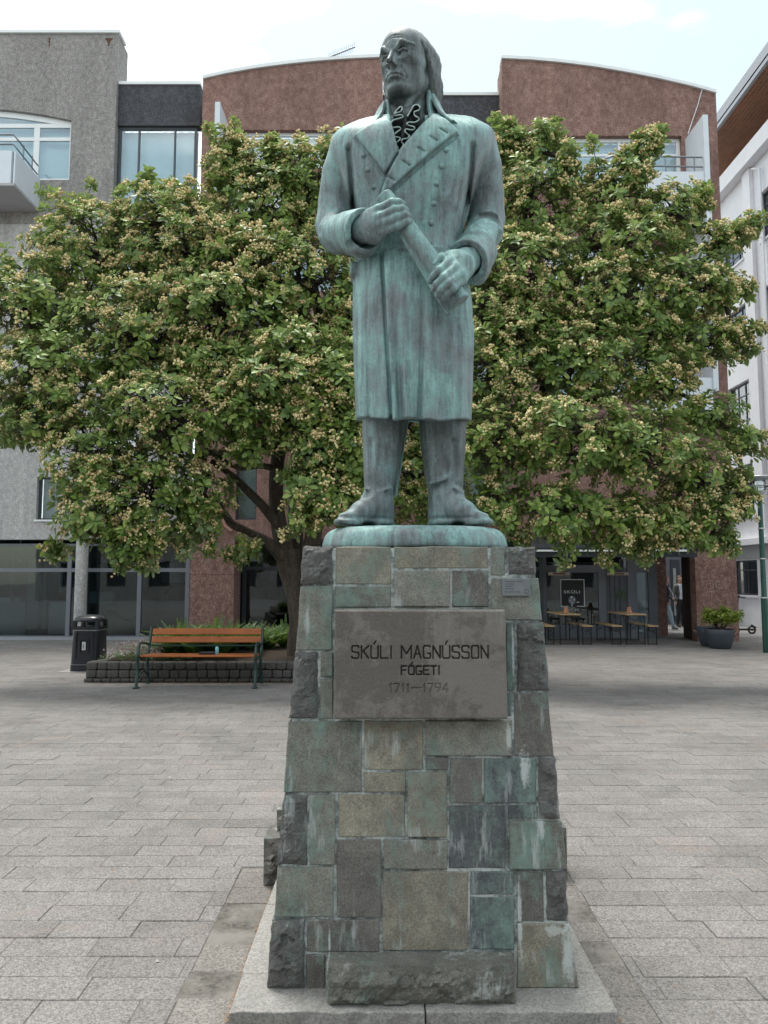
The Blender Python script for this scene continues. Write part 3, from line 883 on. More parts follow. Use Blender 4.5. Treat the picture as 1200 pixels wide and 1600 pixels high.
        d = np.maximum(d, Z - top)
        d = np.maximum(d, 3.77 - Z)
        d = np.maximum(d, (0.42 - at_) * 0.14)
        return d * 0.9
    c.op(collar, (-0.16, 3.3, 3.72), (0.46, 3.98, 4.12), 0)
    # turned-over fall of the collar outside the stand
    def fall(X, Y, Z):
        dx, dy = X - cxn, Y - cyn
        r = np.sqrt(dx * dx + (dy * 0.95)**2); th = np.arctan2(dx, -dy)
        zt = np.where(th > 0, tipR[2], tipL[2]); at_ = np.abs(th)
        s_ = np.clip((zt - Z) / 0.24, 0, 1.2)
        flare = 0.158 + 0.125 * s_**1.9 + 0.02 * s_
        top = zt - 0.018 - np.clip((at_ - 0.80), 0, 9) * 0.085 - np.clip(0.80 - at_, 0, 1) * 1.2
        d = np.abs(r - flare) - 0.0095
        d = np.maximum(d, Z - top); d = np.maximum(d, zt - 0.235 - Z)
        d = np.maximum(d, (0.74 - at_) * 0.15)
        return d * 0.9
    c.op(fall, (-0.12, 3.3, 3.72), (0.46, 3.98, 4.12), 0.006)
    put('collar', c.mesh('collar', 0), M['bronze'], root)

    # ---- head
    yaw = R(31)
    HC = np.array((0.118, 3.615, 4.165))
    fx = np.array((math.cos(yaw), -math.sin(yaw), 0.0)); ff = np.array((-math.sin(yaw), -math.cos(yaw), 0.0)); fz = np.array((0, 0, 1.0))
    pit = R(-2)
    f2 = ff * math.cos(pit) + fz * math.sin(pit); z2 = fz * math.cos(pit) - ff * math.sin(pit)
    RL = np.array([fx, f2, z2]).T     # columns: local axes
    def L(x, f, z): return HC + fx * x + f2 * f + z2 * z
    H = Vol((-0.13, 3.33, 3.74), (0.38, 3.94, 4.44), 0.0028)
    def zm(p): return (p[0], p[1], float(np.interp(p[2], [-.30, -.19, -.12, -.06, .03, .15, .25], [-.25, -.145, -.085, -.030, .060, .166, .25])))
    def E(c_, r_, k=0.02, mode='u'): H.ell(L(*zm(c_)), r_, RL, k, mode)
    def K(a_, b_, r1, r2, k=0.01, mode='u'): H.cap(L(*zm(a_)), L(*zm(b_)), r1, r2, k, mode)
    H.ell(L(0, -0.01, 0.085), (.114, .152, .136), RL, 0)
    E((0, .030, -.02), (.106, .112, .165), .05)
    E((0, .020, -.09), (.098, .098, .085), .04)
    E((0, .055, .06), (.098, .088, .105), .04)            # forehead
    def sf(x, z):
        """front surface of the head at local x, z (unmapped z): depth f"""
        z = zm((0, 0, z))[2]
        for f in np.arange(.24, -.05, -.0015):
            q_ = (L(x, f, z) - H.lo) / H.h
            i_, j_, k_ = (int(round(t_)) for t_ in q_)
            if H.a[i_, j_, k_] < 0: return f
        return .1
    def S_(pts, dr, r, k=.004, mode='s'):
        """stroke lying on the surface, centre raised by dr"""
        P_ = [(x, sf(x, z) + dr, z) for x, z in pts]
        r = r if hasattr(r, '__len__') else [r] * len(P_)
        for i in range(len(P_) - 1): K(P_[i], P_[i + 1], r[i], r[i + 1], k, mode)
    for s_ in (-1, 1):
        K((s_ * .082, -.02, -.10), (s_ * .044, .080, -.182), .036, .030, .035)      # jaw
        K((s_ * .090, .030, -.02), (s_ * .050, .112, -.022), .026, .024, .025)      # cheekbone
        E((s_ * .084, .120, -.090), (.016, .030, .050), .03, 's')                   # cheek plane
    E((0, .112, -.112), (.060, .042, .050), .03)                                    # muzzle
    E((0, .118, -.178), (.046, .036, .030), .02)                                    # chin
    E((0, .128, .045), (.060, .022, .022), .02)                                     # glabella
    for s_ in (-1, 1):
        E((s_ * .048, .150, .002), (.037, .034, .024), .010, 's')                   # socket
        E((s_ * .046, .102, .000), (.028, .031, .021), .004)                        # eyeball
        pu = [(s_ * .018, .124, -.006), (s_ * .032, .138, .007), (s_ * .054, .136, .013), (s_ * .078, .110, .004)]
        for i in range(3): K(pu[i], pu[i + 1], .0066, .0066, .002)
        pl = [(s_ * .019, .124, -.005), (s_ * .035, .132, -.014), (s_ * .054, .129, -.015), (s_ * .075, .110, -.005)]
        for i in range(3): K(pl[i], pl[i + 1], .0052, .0052, .002)
        po = [(s_ * .024, .134, -.007), (s_ * .036, .1405, -.002), (s_ * .054, .138, .002), (s_ * .070, .122, .001)]
        for i in range(3): K(po[i], po[i + 1], .0036, .0036, .0015, 's')
        # brow: heavy and frowning, inner end low
        K((s_ * .015, .148, .014), (s_ * .052, .148, .044), .0115, .0125, .006)
        K((s_ * .052, .148, .044), (s_ * .098, .102, .040), .0125, .0060, .006)
    # nose: long straight ridge with flat sides
    K((0, .140, .030), (0, .176, -.040), .0095, .0105, .006)
    K((0, .124, .020), (0, .146, -.052), .019, .025, .010)
    for s_ in (-1, 1): K((s_ * .008, .140, -.010), (s_ * .015, .156, -.054), .011, .012, .008)
    K((0, .176, -.040), (0, .188, -.058), .0105, .0120, .005)
    for s_ in (-1, 1):
        E((s_ * .0215, .158, -.062), (.0095, .018, .0110), .005)
        E((s_ * .0105, .170, -.072), (.0060, .010, .005), .002, 's')
    K((0, .160, -.074), (0, .156, -.092), .005, .006, .008)
    # lips
    um = [(-.046, .124, -.124), (-.022, .148, -.108), (0, .155, -.109), (.022, .148, -.108), (.046, .124, -.124)]
    for i in range(4): K(um[i], um[i + 1], (.005, .0085, .0090, .0085, .005)[i], (.005, .0085, .0090, .0085, .005)[i + 1], .005)
    lm_ = [(-.038, .126, -.132), (-.020, .146, -.127), (0, .151, -.127), (.020, .146, -.127), (.038, .126, -.132)]
    for i in range(4): K(lm_[i], lm_[i + 1], (.006, .0095, .0105, .0095, .006)[i], (.006, .0095, .0105, .0095, .006)[i + 1], .006)
    S_([(-.054, -.136), (-.040, -.124), (-.020, -.1175), (0, -.1165), (.020, -.1175), (.040, -.124), (.054, -.136)], .0015, .0040, .003)
    S_([(-.028, -.150), (0, -.147), (.028, -.150)], .006, .0080, .008)
    for s_ in (-1, 1):
        S_([(s_ * .030, -.056), (s_ * .044, -.078), (s_ * .060, -.108), (s_ * .062, -.132)], .0045, .0070, .010)
        S_([(s_ * .056, -.138), (s_ * .052, -.160)], .002, .0040, .006)
        S_([(s_ * .026, -.024), (s_ * .046, -.029), (s_ * .068, -.022)], .0015, .0034, .004)
        S_([(s_ * .010, .046), (s_ * .007, .072)], .0015, .0040, .004)
        S_([(s_ * .078, .004), (s_ * .092, .010)], .0020, .0030, .003); S_([(s_ * .078, -.006), (s_ * .092, -.012)], .0020, .0030, .003)
    for zf, wv in ((.078, .046), (.094, .042)):
        S_([(x, zf + .006 * math.cos(x * 50)) for x in np.linspace(-wv, wv, 7)], .0018, .0034, .005)
    # neck with the high stock
    H.cap(L(0, -.03, -.12), np.array((0.140, 3.67, 3.78)), .086, .095, .03)
    K((.060, .030, -.18), (.020, .085, -.33), .018, .016, .02); K((-.060, .030, -.18), (-.020, .085, -.33), .018, .016, .02)
    put('head', H.mesh('head', 0), M['bronze_face'], root)

    # ---- hair, swept back and cut at the collar
    q = Vol((-0.16, 3.36, 3.82), (0.44, 4.04, 4.46), 0.0042)
    def EQ(c_, r_, k=0.02, mode='u'): q.ell(L(*c_), r_, RL, k, mode)
    EQ((0, -.030, .086), (.127, .164, .149), 0)
    for s_ in (-1, 1):
        q.chain([L(s_ * .088, .012, .09), L(s_ * .098, -.010, -.01), L(s_ * .098, -.030, -.12), L(s_ * .088, -.045, -.205)], [.042, .038, .040, .030], .04)
        q.chain([L(s_ * .07, -.09, .07), L(s_ * .080, -.085, -.06), L(s_ * .072, -.09, -.19)], [.07, .062, .044], .05)
    q.chain([L(0, -.12, .08), L(0, -.14, -.05), L(0, -.14, -.20)], [.08, .075, .055], .05)
    # front plane: hairline leans back from the temples
    def frontcut(X, Y, Z):
        lx = (X - HC[0]) * fx[0] + (Y - HC[1]) * fx[1]
        lf = (X - HC[0]) * f2[0] + (Y - HC[1]) * f2[1] + (Z - HC[2]) * f2[2]
        lz = (X - HC[0]) * z2[0] + (Y - HC[1]) * z2[1] + (Z - HC[2]) * z2[2]
        lim = np.interp(lz, [-.25, -.12, .0, .06, .11, .15, .18, .22], [-.045, -.030, .002, .024, .066, .104, .135, .16])
        lim = lim - 0.022 * np.clip(1 - (np.abs(lx) / .05)**2, 0, 1)
        # combed strands
        ang = np.arctan2(lx, lz + 0.25) 
        st = 0.0024 * np.sin(lf * 170 + lz * 60 + 1.2 * np.sin(lz * 22) + 9 * np.abs(lx)) + 0.0012 * np.sin(lf * 390 + lz * 90 + 2 * np.sin(lz * 31))
        return lf - lim, st
    S3, g3_ = q.sl((-0.16, 3.36, 3.82), (0.44, 4.04, 4.46))
    cut, st = frontcut(*g3_)
    q.a = -smin(-(q.a + st.astype(F32)), -cut.astype(F32), 0.006)
    # two long facet ridges on the side
    for s_ in (-1, 1):
        pts = [L(s_ * .108, .030, .12), L(s_ * .130, -.010, .02), L(s_ * .140, -.035, -.10), L(s_ * .122, -.045, -.18)]
        for i in range(3): q.cap(pts[i] * .93 + L(0, -.03, .0) * .07, pts[i + 1] * .93 + L(0, -.03, -.05) * .07, .006, .007, .016)
        pts = [L(s_ * .112, -.02, .15), L(s_ * .134, -.070, .04), L(s_ * .136, -.092, -.08)]
        for i in range(2): q.cap(pts[i] * .93 + L(0, -.05, .05) * .07, pts[i + 1] * .93 + L(0, -.05, .0) * .07, .006, .007, .016)
    put('hair', q.mesh('hair', 1), M['bronze_hair'], root)

    # ---- cravat: dark stock and frilled ribbons with pale edges
    k_ = Vol((-0.02, 3.40, 3.60), (0.30, 3.72, 3.98), 0.006)
    k_.chain([P3(621, 246, 3.55), P3(630, 222, 3.56), P3(636, 196, 3.57)], [.020, .050, .075], 0)
    k_.ell(P3(640, 196, 3.60), (.095, .09, .09), k=.02)
    put('stock', k_.mesh('stock', 1), M['bronze_dark'], root)
    def frill(pts, name):
        n = len(pts)
        # Catmull-Rom
        P = []
        for i in range(n - 1):
            p0, p1, p2, p3 = pts[max(i - 1, 0)], pts[i], pts[i + 1], pts[min(i + 2, n - 1)]
            for t in np.linspace(0, 1, 7)[:-1]:
                P.append(tuple(0.5 * ((2 * p1[j]) + (-p0[j] + p2[j]) * t + (2 * p0[j] - 5 * p1[j] + 4 * p2[j] - p3[j]) * t * t + (-p0[j] + 3 * p1[j] - 3 * p2[j] + p3[j]) * t**3) for j in (0, 1)))
        P.append(pts[-1])
        front = [Vector(P3(560 + x / 7.5, 40 + y / 7.5, 3.455 + 0.004 * math.sin(i * .5))) for i, (x, y) in enumerate(P)]
        back = [p + Vector((0, 0.06, 0)) for p in front]
        V_ = []; F_ = []
        th = 0.004
        for i, (a_, b_) in enumerate(zip(front, back)):
            d = (front[min(i + 1, len(front) - 1)] - front[max(i - 1, 0)]); d.y = 0
            nrm = Vector((-d.z, 0, d.x)).normalized() * th
            V_ += [a_ + nrm, a_ - nrm, b_ - nrm, b_ + nrm]
        for i in range(len(front) - 1):
            for j in range(4):
                F_.append((i * 4 + j, i * 4 + (j + 1) % 4, i * 4 + 4 + (j + 1) % 4, i * 4 + 4 + j))
        F_.append((0, 1, 2, 3)); m_ = 4 * (len(front) - 1); F_.append((m_ + 3, m_ + 2, m_ + 1, m_))
        mb = MB(); mb.add(V_, F_); o = mb.build(name, M['bronze_dark'], root)
        e = MB(); e.tube(front, 0.0029, 6)
        e.build('frill_edge', M['bronze_edge'], o)
    frill([(425, 1022), (455, 985), (490, 950), (512, 965), (495, 1005), (450, 1022), (418, 1032), (430, 1052), (500, 1045), (522, 1066), (470, 1090), (410, 1108), (372, 1158), (392, 1195), (470, 1188), (494, 1212), (440, 1255), (412, 1285), (435, 1304), (482, 1312), (486, 1335), (452, 1368), (444, 1400), (466, 1432), (452, 1478)], 'frill')
    frill([(575, 1060), (620, 985), (650, 935), (700, 930), (722, 965), (705, 990), (655, 1012), (660, 1052), (700, 1078), (706, 1105), (660, 1132), (590, 1132), (566, 1152), (600, 1172), (650, 1185), (658, 1212), (615, 1222), (560, 1212), (545, 1240), (575, 1270), (600, 1295), (570, 1322), (520, 1330), (505, 1362), (528, 1392), (505, 1432), (470, 1475)], 'frill')

    # ---- scroll
    s = Vol((-0.12, 3.2, 2.6), (0.5, 3.6, 3.65), 0.005)
    A, B = P3(599.5, 305, 3.385), P3(721, 471, 3.335)
    s.cyl(A, B, .041, .043, .003)
    u = (B - A) / np.linalg.norm(B - A)
    s.cyl(A - u * .004, A + u * 0.02, .028, .028, .002, 0.002, 's')
    # unrolled edge below
    fl = [P3(621, 366, 3.40), P3(698, 496, 3.375), P3(713, 483, 3.36), P3(640, 372, 3.39)]
    side = np.cross(u, (0, -1, 0)); side = side / np.linalg.norm(side)
    cmid = (P3(657, 425, 3.40) + P3(699, 490, 3.375)) / 2 + u * 0.005
    nrm = np.cross(u, side)
    mid2 = (fl[0] + fl[1]) / 2
    half_len = np.linalg.norm(fl[1] - fl[0]) / 2
    px_, pz_ = zip(*[(p[0], p[2]) for p in (fl[0], fl[1], fl[2], fl[3])])
    def flap(X, Y, Z):
        pd = poly2(px_, pz_, X[:, 0, :], Z[:, 0, :])[:, None, :]
        t_ = ((X - A[0]) * u[0] + (Z - A[2]) * u[2])
        yy = np.interp(Z[0, 0, :], [2.7, 3.5], [3.365, 3.395]).astype(F32)[None, None, :]
        return np.maximum(pd, np.abs(Y - yy) - .010)
    s.op(flap, (-.1, 3.3, 2.6), (0.5, 3.5, 3.4), .006)
    put('scroll', s.mesh('scroll', 1), M['bronze'], root)

    # ---- hands
    def C5(x, y): return (540 + x / 5.4545, 280 + y / 5.4545)
    h = Vol((-0.16, 3.22, 2.98), (0.24, 3.56, 3.50), 0.0040)
    W = P3(569, 357, 3.43)
    kn = [P3(*C5(272, 258), 3.345), P3(*C5(288, 322), 3.33), P3(*C5(308, 382), 3.33), P3(*C5(335, 440), 3.345)]
    h.cap(P3(556, 361, 3.50), W, .070, .068, 0)
    for i, kp in enumerate(kn):
        h.cap(W + (0, 0, (1.5 - i) * .014), kp, .050 - .002 * i, .0225, .022)
    h.ell(P3(*C5(240, 390), 3.385), (.060, .042, .072), k=.03)
    h.ell(P3(*C5(250, 470), 3.40), (.055, .040, .045), k=.03)
    fing = [
        [(272, 258, 3.345), (395, 198, 3.322), (455, 196, 3.325), (487, 208, 3.345)],
        [(288, 322, 3.330), (415, 262, 3.315), (480, 250, 3.320), (515, 262, 3.345)],
        [(308, 382, 3.330), (440, 328, 3.315), (505, 305, 3.320), (536, 312, 3.345)],
        [(335, 440, 3.345), (455, 396, 3.325), (520, 362, 3.325), (552, 362, 3.345)]]
    for i, fg in enumerate(fing):
        pts = [P3(*C5(x, y), Y) for x, y, Y in fg]
        r0 = .0195 if i < 3 else .0180
        h.chain(pts, [r0 + .001, r0, r0 - .0015, r0 - .004], .008, .004)
        h.ell(pts[1], (.0185, .0185, .0185), k=.008)
    h.chain([P3(*C5(215, 330), 3.40), P3(*C5(300, 240), 3.425), P3(*C5(400, 230), 3.425)], [.026, .021, .016], .02)
    h.a[:, :, :] = h.a
    put('hand', h.mesh('hand', 1), M['bronze'], root)
    h = Vol((0.14, 3.18, 2.66), (0.56, 3.60, 3.16), 0.0040)
    W = P3(731, 406, 3.46)
    kn = [P3(*C5(885, 700), 3.315), P3(*C5(940, 750), 3.300), P3(*C5(978, 805), 3.300), P3(*C5(998, 862), 3.315)]
    h.cap(P3(740, 399, 3.53), W, .070, .066, 0)
    for i, kp in enumerate(kn):
        h.cap(W + (0, -.01, (1.5 - i) * .010), kp, .048 - .002 * i, .0225, .024)
    h.ell(P3(*C5(985, 730), 3.365), (.065, .050, .060), k=.03)
    h.ell(P3(*C5(900, 665), 3.375), (.045, .035, .030), k=.03)
    fing = [
        [(885, 700, 3.315), (800, 775, 3.270), (748, 828, 3.285), (722, 868, 3.310)],
        [(940, 750, 3.300), (838, 838, 3.258), (775, 895, 3.270), (748, 940, 3.300)],
        [(978, 805, 3.300), (878, 885, 3.258), (815, 940, 3.270), (788, 988, 3.300)],
        [(998, 862, 3.315), (915, 930, 3.272), (862, 975, 3.280), (838, 1018, 3.305)]]
    for i, fg in enumerate(fing):
        pts = [P3(*C5(x, y), Y) for x, y, Y in fg]
        r0 = .0195 if i < 3 else .0178
        h.chain(pts, [r0 + .001, r0, r0 - .0015, r0 - .004], .008, .004)
        h.ell(pts[1], (.0190, .0190, .0190), k=.008)
    h.chain([P3(*C5(885, 660), 3.35), P3(*C5(815, 668), 3.325), P3(*C5(762, 722), 3.32)], [.024, .019, .015], .015)
    put('hand', h.mesh('hand', 1), M['bronze'], root)

    # ---- boots
    def boot(pts_shaft, rad, foot, heel, name, folds, lo, hi):
        b = Vol(lo, hi, 0.0058)
        def shaft(X, Y, Z):
            z1 = Z[0, 0, :]
            zs = [p[1] for p in pts_shaft][::-1]
            l = np.interp(z1, zs, [p[0] for p in pts_shaft][::-1]).astype(F32)[None, None, :]
            r = np.interp(z1, zs, [p[2] for p in pts_shaft][::-1]).astype(F32)[None, None, :]
            yc = np.interp(z1, [1.85, 2.1, 2.5], [3.655, 3.66, 3.68]).astype(F32)[None, None, :]
            a = (r - l) / 2; cx = (r + l) / 2
            n = 2.5
            q_ = (np.abs((X - cx) / a)**n + np.abs((Y - yc) / (a * 1.12 + .012))**n)**(1 / n)
            return np.maximum(np.maximum((q_ - 1) * a, 1.86 - Z), Z - 2.50)
        b.op(shaft, (lo[0], 3.4, 1.83), (hi[0], 3.95, 2.5), 0)
        t, an, hl = foot
        t = np.array(t); an = np.array(an); hl = np.array(hl)
        d = (t - hl); d[2] = 0; dn = d / np.linalg.norm(d)
        # instep and toe
        b.chain([an + (0, .02, -.01), an + (t - an) * 0.42 + (0, 0, -.012), t + (0, 0, .028) - dn * .09, t + (0, 0, .020) - dn * .015], [.070, .052, .034, .019], .035, .02)
        b.chain([hl + dn * .05 + (0, 0, .05), hl + d * .45 + (0, 0, .034), t + (0, 0, .024) - dn * .04], [.058, .054, .030], .03)
        # sole: welt
        zs0 = heel
        b.op(lambda X, Y, Z: np.maximum(b_sdf(X, Y, hl + dn * .045, t - dn * .035, .072, .046), np.abs(Z - (zs0 + .013)) - .013), (lo[0], lo[1], zs0 - .02), (hi[0], hi[1], zs0 + .06), .004)
        # cut flat underneath
        b.op(lambda X, Y, Z: Z - zs0 + 0 * X + 0 * Y, lo, (hi[0], hi[1], zs0 + .01), 0, 's')
        b.op(lambda X, Y, Z: 0.0085 * np.exp(-((Z - zs0 - .034 - .012 * np.clip((t - hl)[0] * (X - t[0]) * -8, 0, 1)) / .006)**2) + 0 * X + 0 * Y, (lo[0], lo[1], zs0), (hi[0], hi[1], zs0 + .075), 0, '+')
        # notch in front of the heel
        hc = hl + d * .40
        b.ell((hc[0], hc[1] - .05, zs0), (.035, .12, .020), None, .008, 's')
        for pts, wd, dp in folds:
            pp = np.array([P3(a_, c_, Y_) for a_, c_, Y_ in pts])
            g3(pp, wd * 1.15, dp * 1.9, b)
        return put(name, b.mesh(name, 1), M['bronze_boot'], root)
    def b_sdf(X, Y, a_, b_, r1, r2):
        ba = (b_ - a_)[:2]; L_ = float(ba @ ba)
        t = np.clip(((X - a_[0]) * ba[0] + (Y - a_[1]) * ba[1]) / L_, 0, 1)
        return np.sqrt((X - a_[0] - t * ba[0])**2 + (Y - a_[1] - t * ba[1])**2) - (r1 + (r2 - r1) * t)
    def srow(l, r, py, Yf=3.66):
        a_ = at(l, py, Yf); b_ = at(r, py, Yf); return (a_.x, a_.z, b_.x)
    ZS = 1.850
    boot([srow(564, 636, 610), srow(565.5, 634, 655), srow(567, 628, 700), srow(568.5, 619, 745), srow(569.5, 614.5, 768), srow(567, 615, 790), srow(566, 616, 815)], None,
         (P3(529, 816, 3.42) * (1, 1, 0) + (0, 0, ZS), P3(588, 782, 3.60), P3(604, 815, 3.72) * (1, 1, 0) + (0, 0, ZS)), ZS, 'boot',
         [([(568, 776, 3.56), (582, 762, 3.53), (589, 760, 3.53)], .014, .016), ([(570, 765, 3.56), (580, 757, 3.54), (588, 762, 3.53), (588, 772, 3.53)], .012, -.012),
          ([(588, 771, 3.53), (604, 773, 3.54), (616, 771, 3.58)], .014, .014), ([(583, 766, 3.53), (600, 766, 3.54), (615, 763, 3.58)], .012, -.009),
          ([(579, 690, 3.56), (579, 730, 3.55), (583, 760, 3.54)], .014, .008),
          ([(600, 780, 3.55), (598, 795, 3.53), (590, 812, 3.50)], .010, .006), ([(540, 806, 3.40), (562, 800, 3.44), (590, 806, 3.50)], .010, .008)],
         (-0.32, 3.22, 1.80), (0.16, 3.95, 2.56))
    boot([srow(652, 732, 610), srow(655, 729, 655), srow(658, 727, 700), srow(664, 724, 745), srow(669, 723, 768), srow(669, 724, 790), srow(668, 726, 815)], None,
         (P3(764, 815, 3.42) * (1, 1, 0) + (0, 0, ZS), P3(700, 780, 3.60), P3(683, 815, 3.72) * (1, 1, 0) + (0, 0, ZS)), ZS, 'boot',
         [([(669, 765, 3.57), (684, 759, 3.53), (700, 755, 3.52), (709, 747, 3.53)], .014, .015), ([(671, 757, 3.57), (690, 752, 3.53), (706, 744, 3.53)], .012, -.012),
          ([(709, 747, 3.53), (716, 757, 3.54), (723, 760, 3.58)], .014, .012), ([(700, 758, 3.52), (712, 762, 3.53), (722, 768, 3.57)], .012, -.012),
          ([(708, 690, 3.55), (712, 725, 3.55), (709, 745, 3.54)], .014, .009),
          ([(684, 780, 3.55), (690, 798, 3.53), (700, 812, 3.50)], .010, .006), ([(752, 806, 3.40), (730, 800, 3.44), (702, 806, 3.50)], .010, .008)],
         (0.10, 3.22, 1.80), (0.62, 3.95, 2.56))
    # back seam strap seen between the legs
    mb = MB(); mb.tube([P3(633, 655, 3.74), P3(625, 710, 3.74), P3(617, 775, 3.70)], [.020, .017, .012], 8)
    mb.build('coat_lining_edge', M['bronze'], root)
    # ---- buttons
    for x, y in ((697, 234.5), (690, 260), (682, 287), (678, 318.5), (674, 348.7), (671, 380), (568, 243), (575, 265), (584.5, 292.7)):
        Yb = {234.5: 3.44, 260: 3.425, 287: 3.425, 318.5: 3.43, 348.7: 3.445, 380: 3.46, 243: 3.45, 265: 3.435, 292.7: 3.425}[y]
        mb = MB(); c_ = P3(x, y, Yb)
        prof = [(0.0, -.011), (0.008, -.010), (0.0130, -.006), (0.0142, -.001), (0.0145, .012)]
        vs = []; fs = []
        for r_, z_ in prof[1:]:
            for k in range(12):
                a_ = k * math.pi / 6; vs.append((c_[0] + r_ * math.cos(a_), c_[1] + z_, c_[2] + r_ * math.sin(a_)))
        vs.append((c_[0], c_[1] + prof[0][1], c_[2]))
        for i in range(3):
            for k in range(12): fs.append((i * 12 + k, i * 12 + (k + 1) % 12, i * 12 + 12 + (k + 1) % 12, i * 12 + 12 + k))
        for k in range(12): fs.append((48, k, (k + 1) % 12))
        mb.add(vs, fs, True); o_ = mb.build('button', M['bronze'], root)
        BUT.append((o_, c_))
    # ---- bronze disc under the feet
    d = Vol((-0.36, 3.15, 1.70), (0.66, 4.15, 1.88), 0.0075)
    def disc(X, Y, Z):
        q_ = (np.abs((X - 0.147) / 0.440)**2.4 + np.abs((Y - 3.66) / 0.415)**2.4)**(1 / 2.4)
        e = (q_ - 1) * 0.41 
        t = (Z - 1.74)
        rim = 0.030 * np.clip(t / 0.095, 0, 1)**2.2
        e = e + rim - .006
        top = Z - 1.842 + 0.02 * np.clip(q_ - .55, 0, 1)**1.5
        return -smin(-e, -top, 0.035)
    d.op(disc, (-0.36, 3.15, 1.70), (0.66, 4.15, 1.88), 0)
    d.op(lambda X, Y, Z: Z - 1.742 + 0 * X + 0 * Y, (-0.36, 3.15, 1.70), (0.66, 4.15, 1.75), 0, 's')
    put('base_disc', d.mesh('base_disc', 1), M['bronze_base'], root)
    return root
BUT = []
import time as _t
_t0 = _t.perf_counter()
STATUE = build_statue()
# seat the buttons on the coat
_coat = [c for c in STATUE.children if c.name == 'coat'][0]
for o_, c_ in BUT:
    lo_ = Vector(c_) - Vector(ST)
    hit, loc, nrm, idx = _coat.ray_cast(Vector((lo_.x, -1.5, lo_.z)), Vector((0, 1, 0)))
    if hit:
        # keep the place along the sight line
        dy = loc.y - lo_.y
        k = (loc.y + ST[1]) / (lo_.y + ST[1])
        sh = Vector((c_[0] * (k - 1), dy, (c_[2] - CAMZ) * (k - 1)))
        o_.data.transform(Matrix.Translation(sh))
print('statue', round(_t.perf_counter() - _t0, 1))
# ------------------------------------------------------------------ pedestal
PZ = 1.738                      # top of the stonework
SLZ = 0.045                     # top of the slab it stands on
CX = 0.147
def half(z): return 0.587 + (0.479 - 0.587) * (z - SLZ) / (PZ - SLZ)
def frontY(z): return 3.01 + 0.108 * (z - SLZ) / (PZ - SLZ)
DEPTH = 1.17
def backY(z): return 3.01 + DEPTH - 0.108 * (z - SLZ) / (PZ - SLZ)
def on_front(px, py):
    """point of the leaning front face seen at (px, py)"""
    Y = 3.06
    for _ in range(8):
        p = at(px, py, Y); Y = frontY(p.z)
    return at(px, py, Y)

ped = empty('stone_pedestal', (CX, 3.6, SLZ), 'tapering pedestal of squared and rock-faced dark stones with an inscribed stone plaque', 'pedestal')
# mortar core, a little behind the stone faces
def frustum(mb, ins, z0, z1):
    vs = []
    for z in (z0, z1):
        h = half(z) - ins
        vs += [(CX - h, frontY(z) + ins, z), (CX + h, frontY(z) + ins, z), (CX + h, backY(z) - ins, z), (CX - h, backY(z) - ins, z)]
    mb.add(vs, [(3, 2, 1, 0), (4, 5, 6, 7), (0, 1, 5, 4), (1, 2, 6, 5), (2, 3, 7, 6), (3, 0, 4, 7)])
mb = MB(); frustum(mb, 0.006, SLZ - 0.02, PZ - 0.008)
mb.build('mortar', M['mortar'], ped)

def tone(rnd, kind):
    base = {'o': (0.265, 0.248, 0.195), 'g': (0.215, 0.212, 0.185), 'd': (0.152, 0.143, 0.132), 'b': (0.092, 0.108, 0.112), 'r': (0.158, 0.156, 0.153)}[kind]
    k = rnd.uniform(0.85, 1.2)
    return tuple(c * k for c in base)

def facet(p, off):
    """broken, stepped fracture planes"""
    h = 0.0
    for sc, am in ((10.0, 0.026), (24.0, 0.0105)):
        q = Vector((p.x * sc, p.y * sc * .3, p.z * sc * 1.35)) + off
        q = q + mn.noise_vector(q * .7) * .35
        c = mn.voronoi(q)[1][0]
        g = mn.noise_vector(c * 3.3 + Vector((7.7, 1.1, 4.2)))
        h += am * (abs(g.x) * 1.2 + g.dot(q - c) * 1.3)
    return h

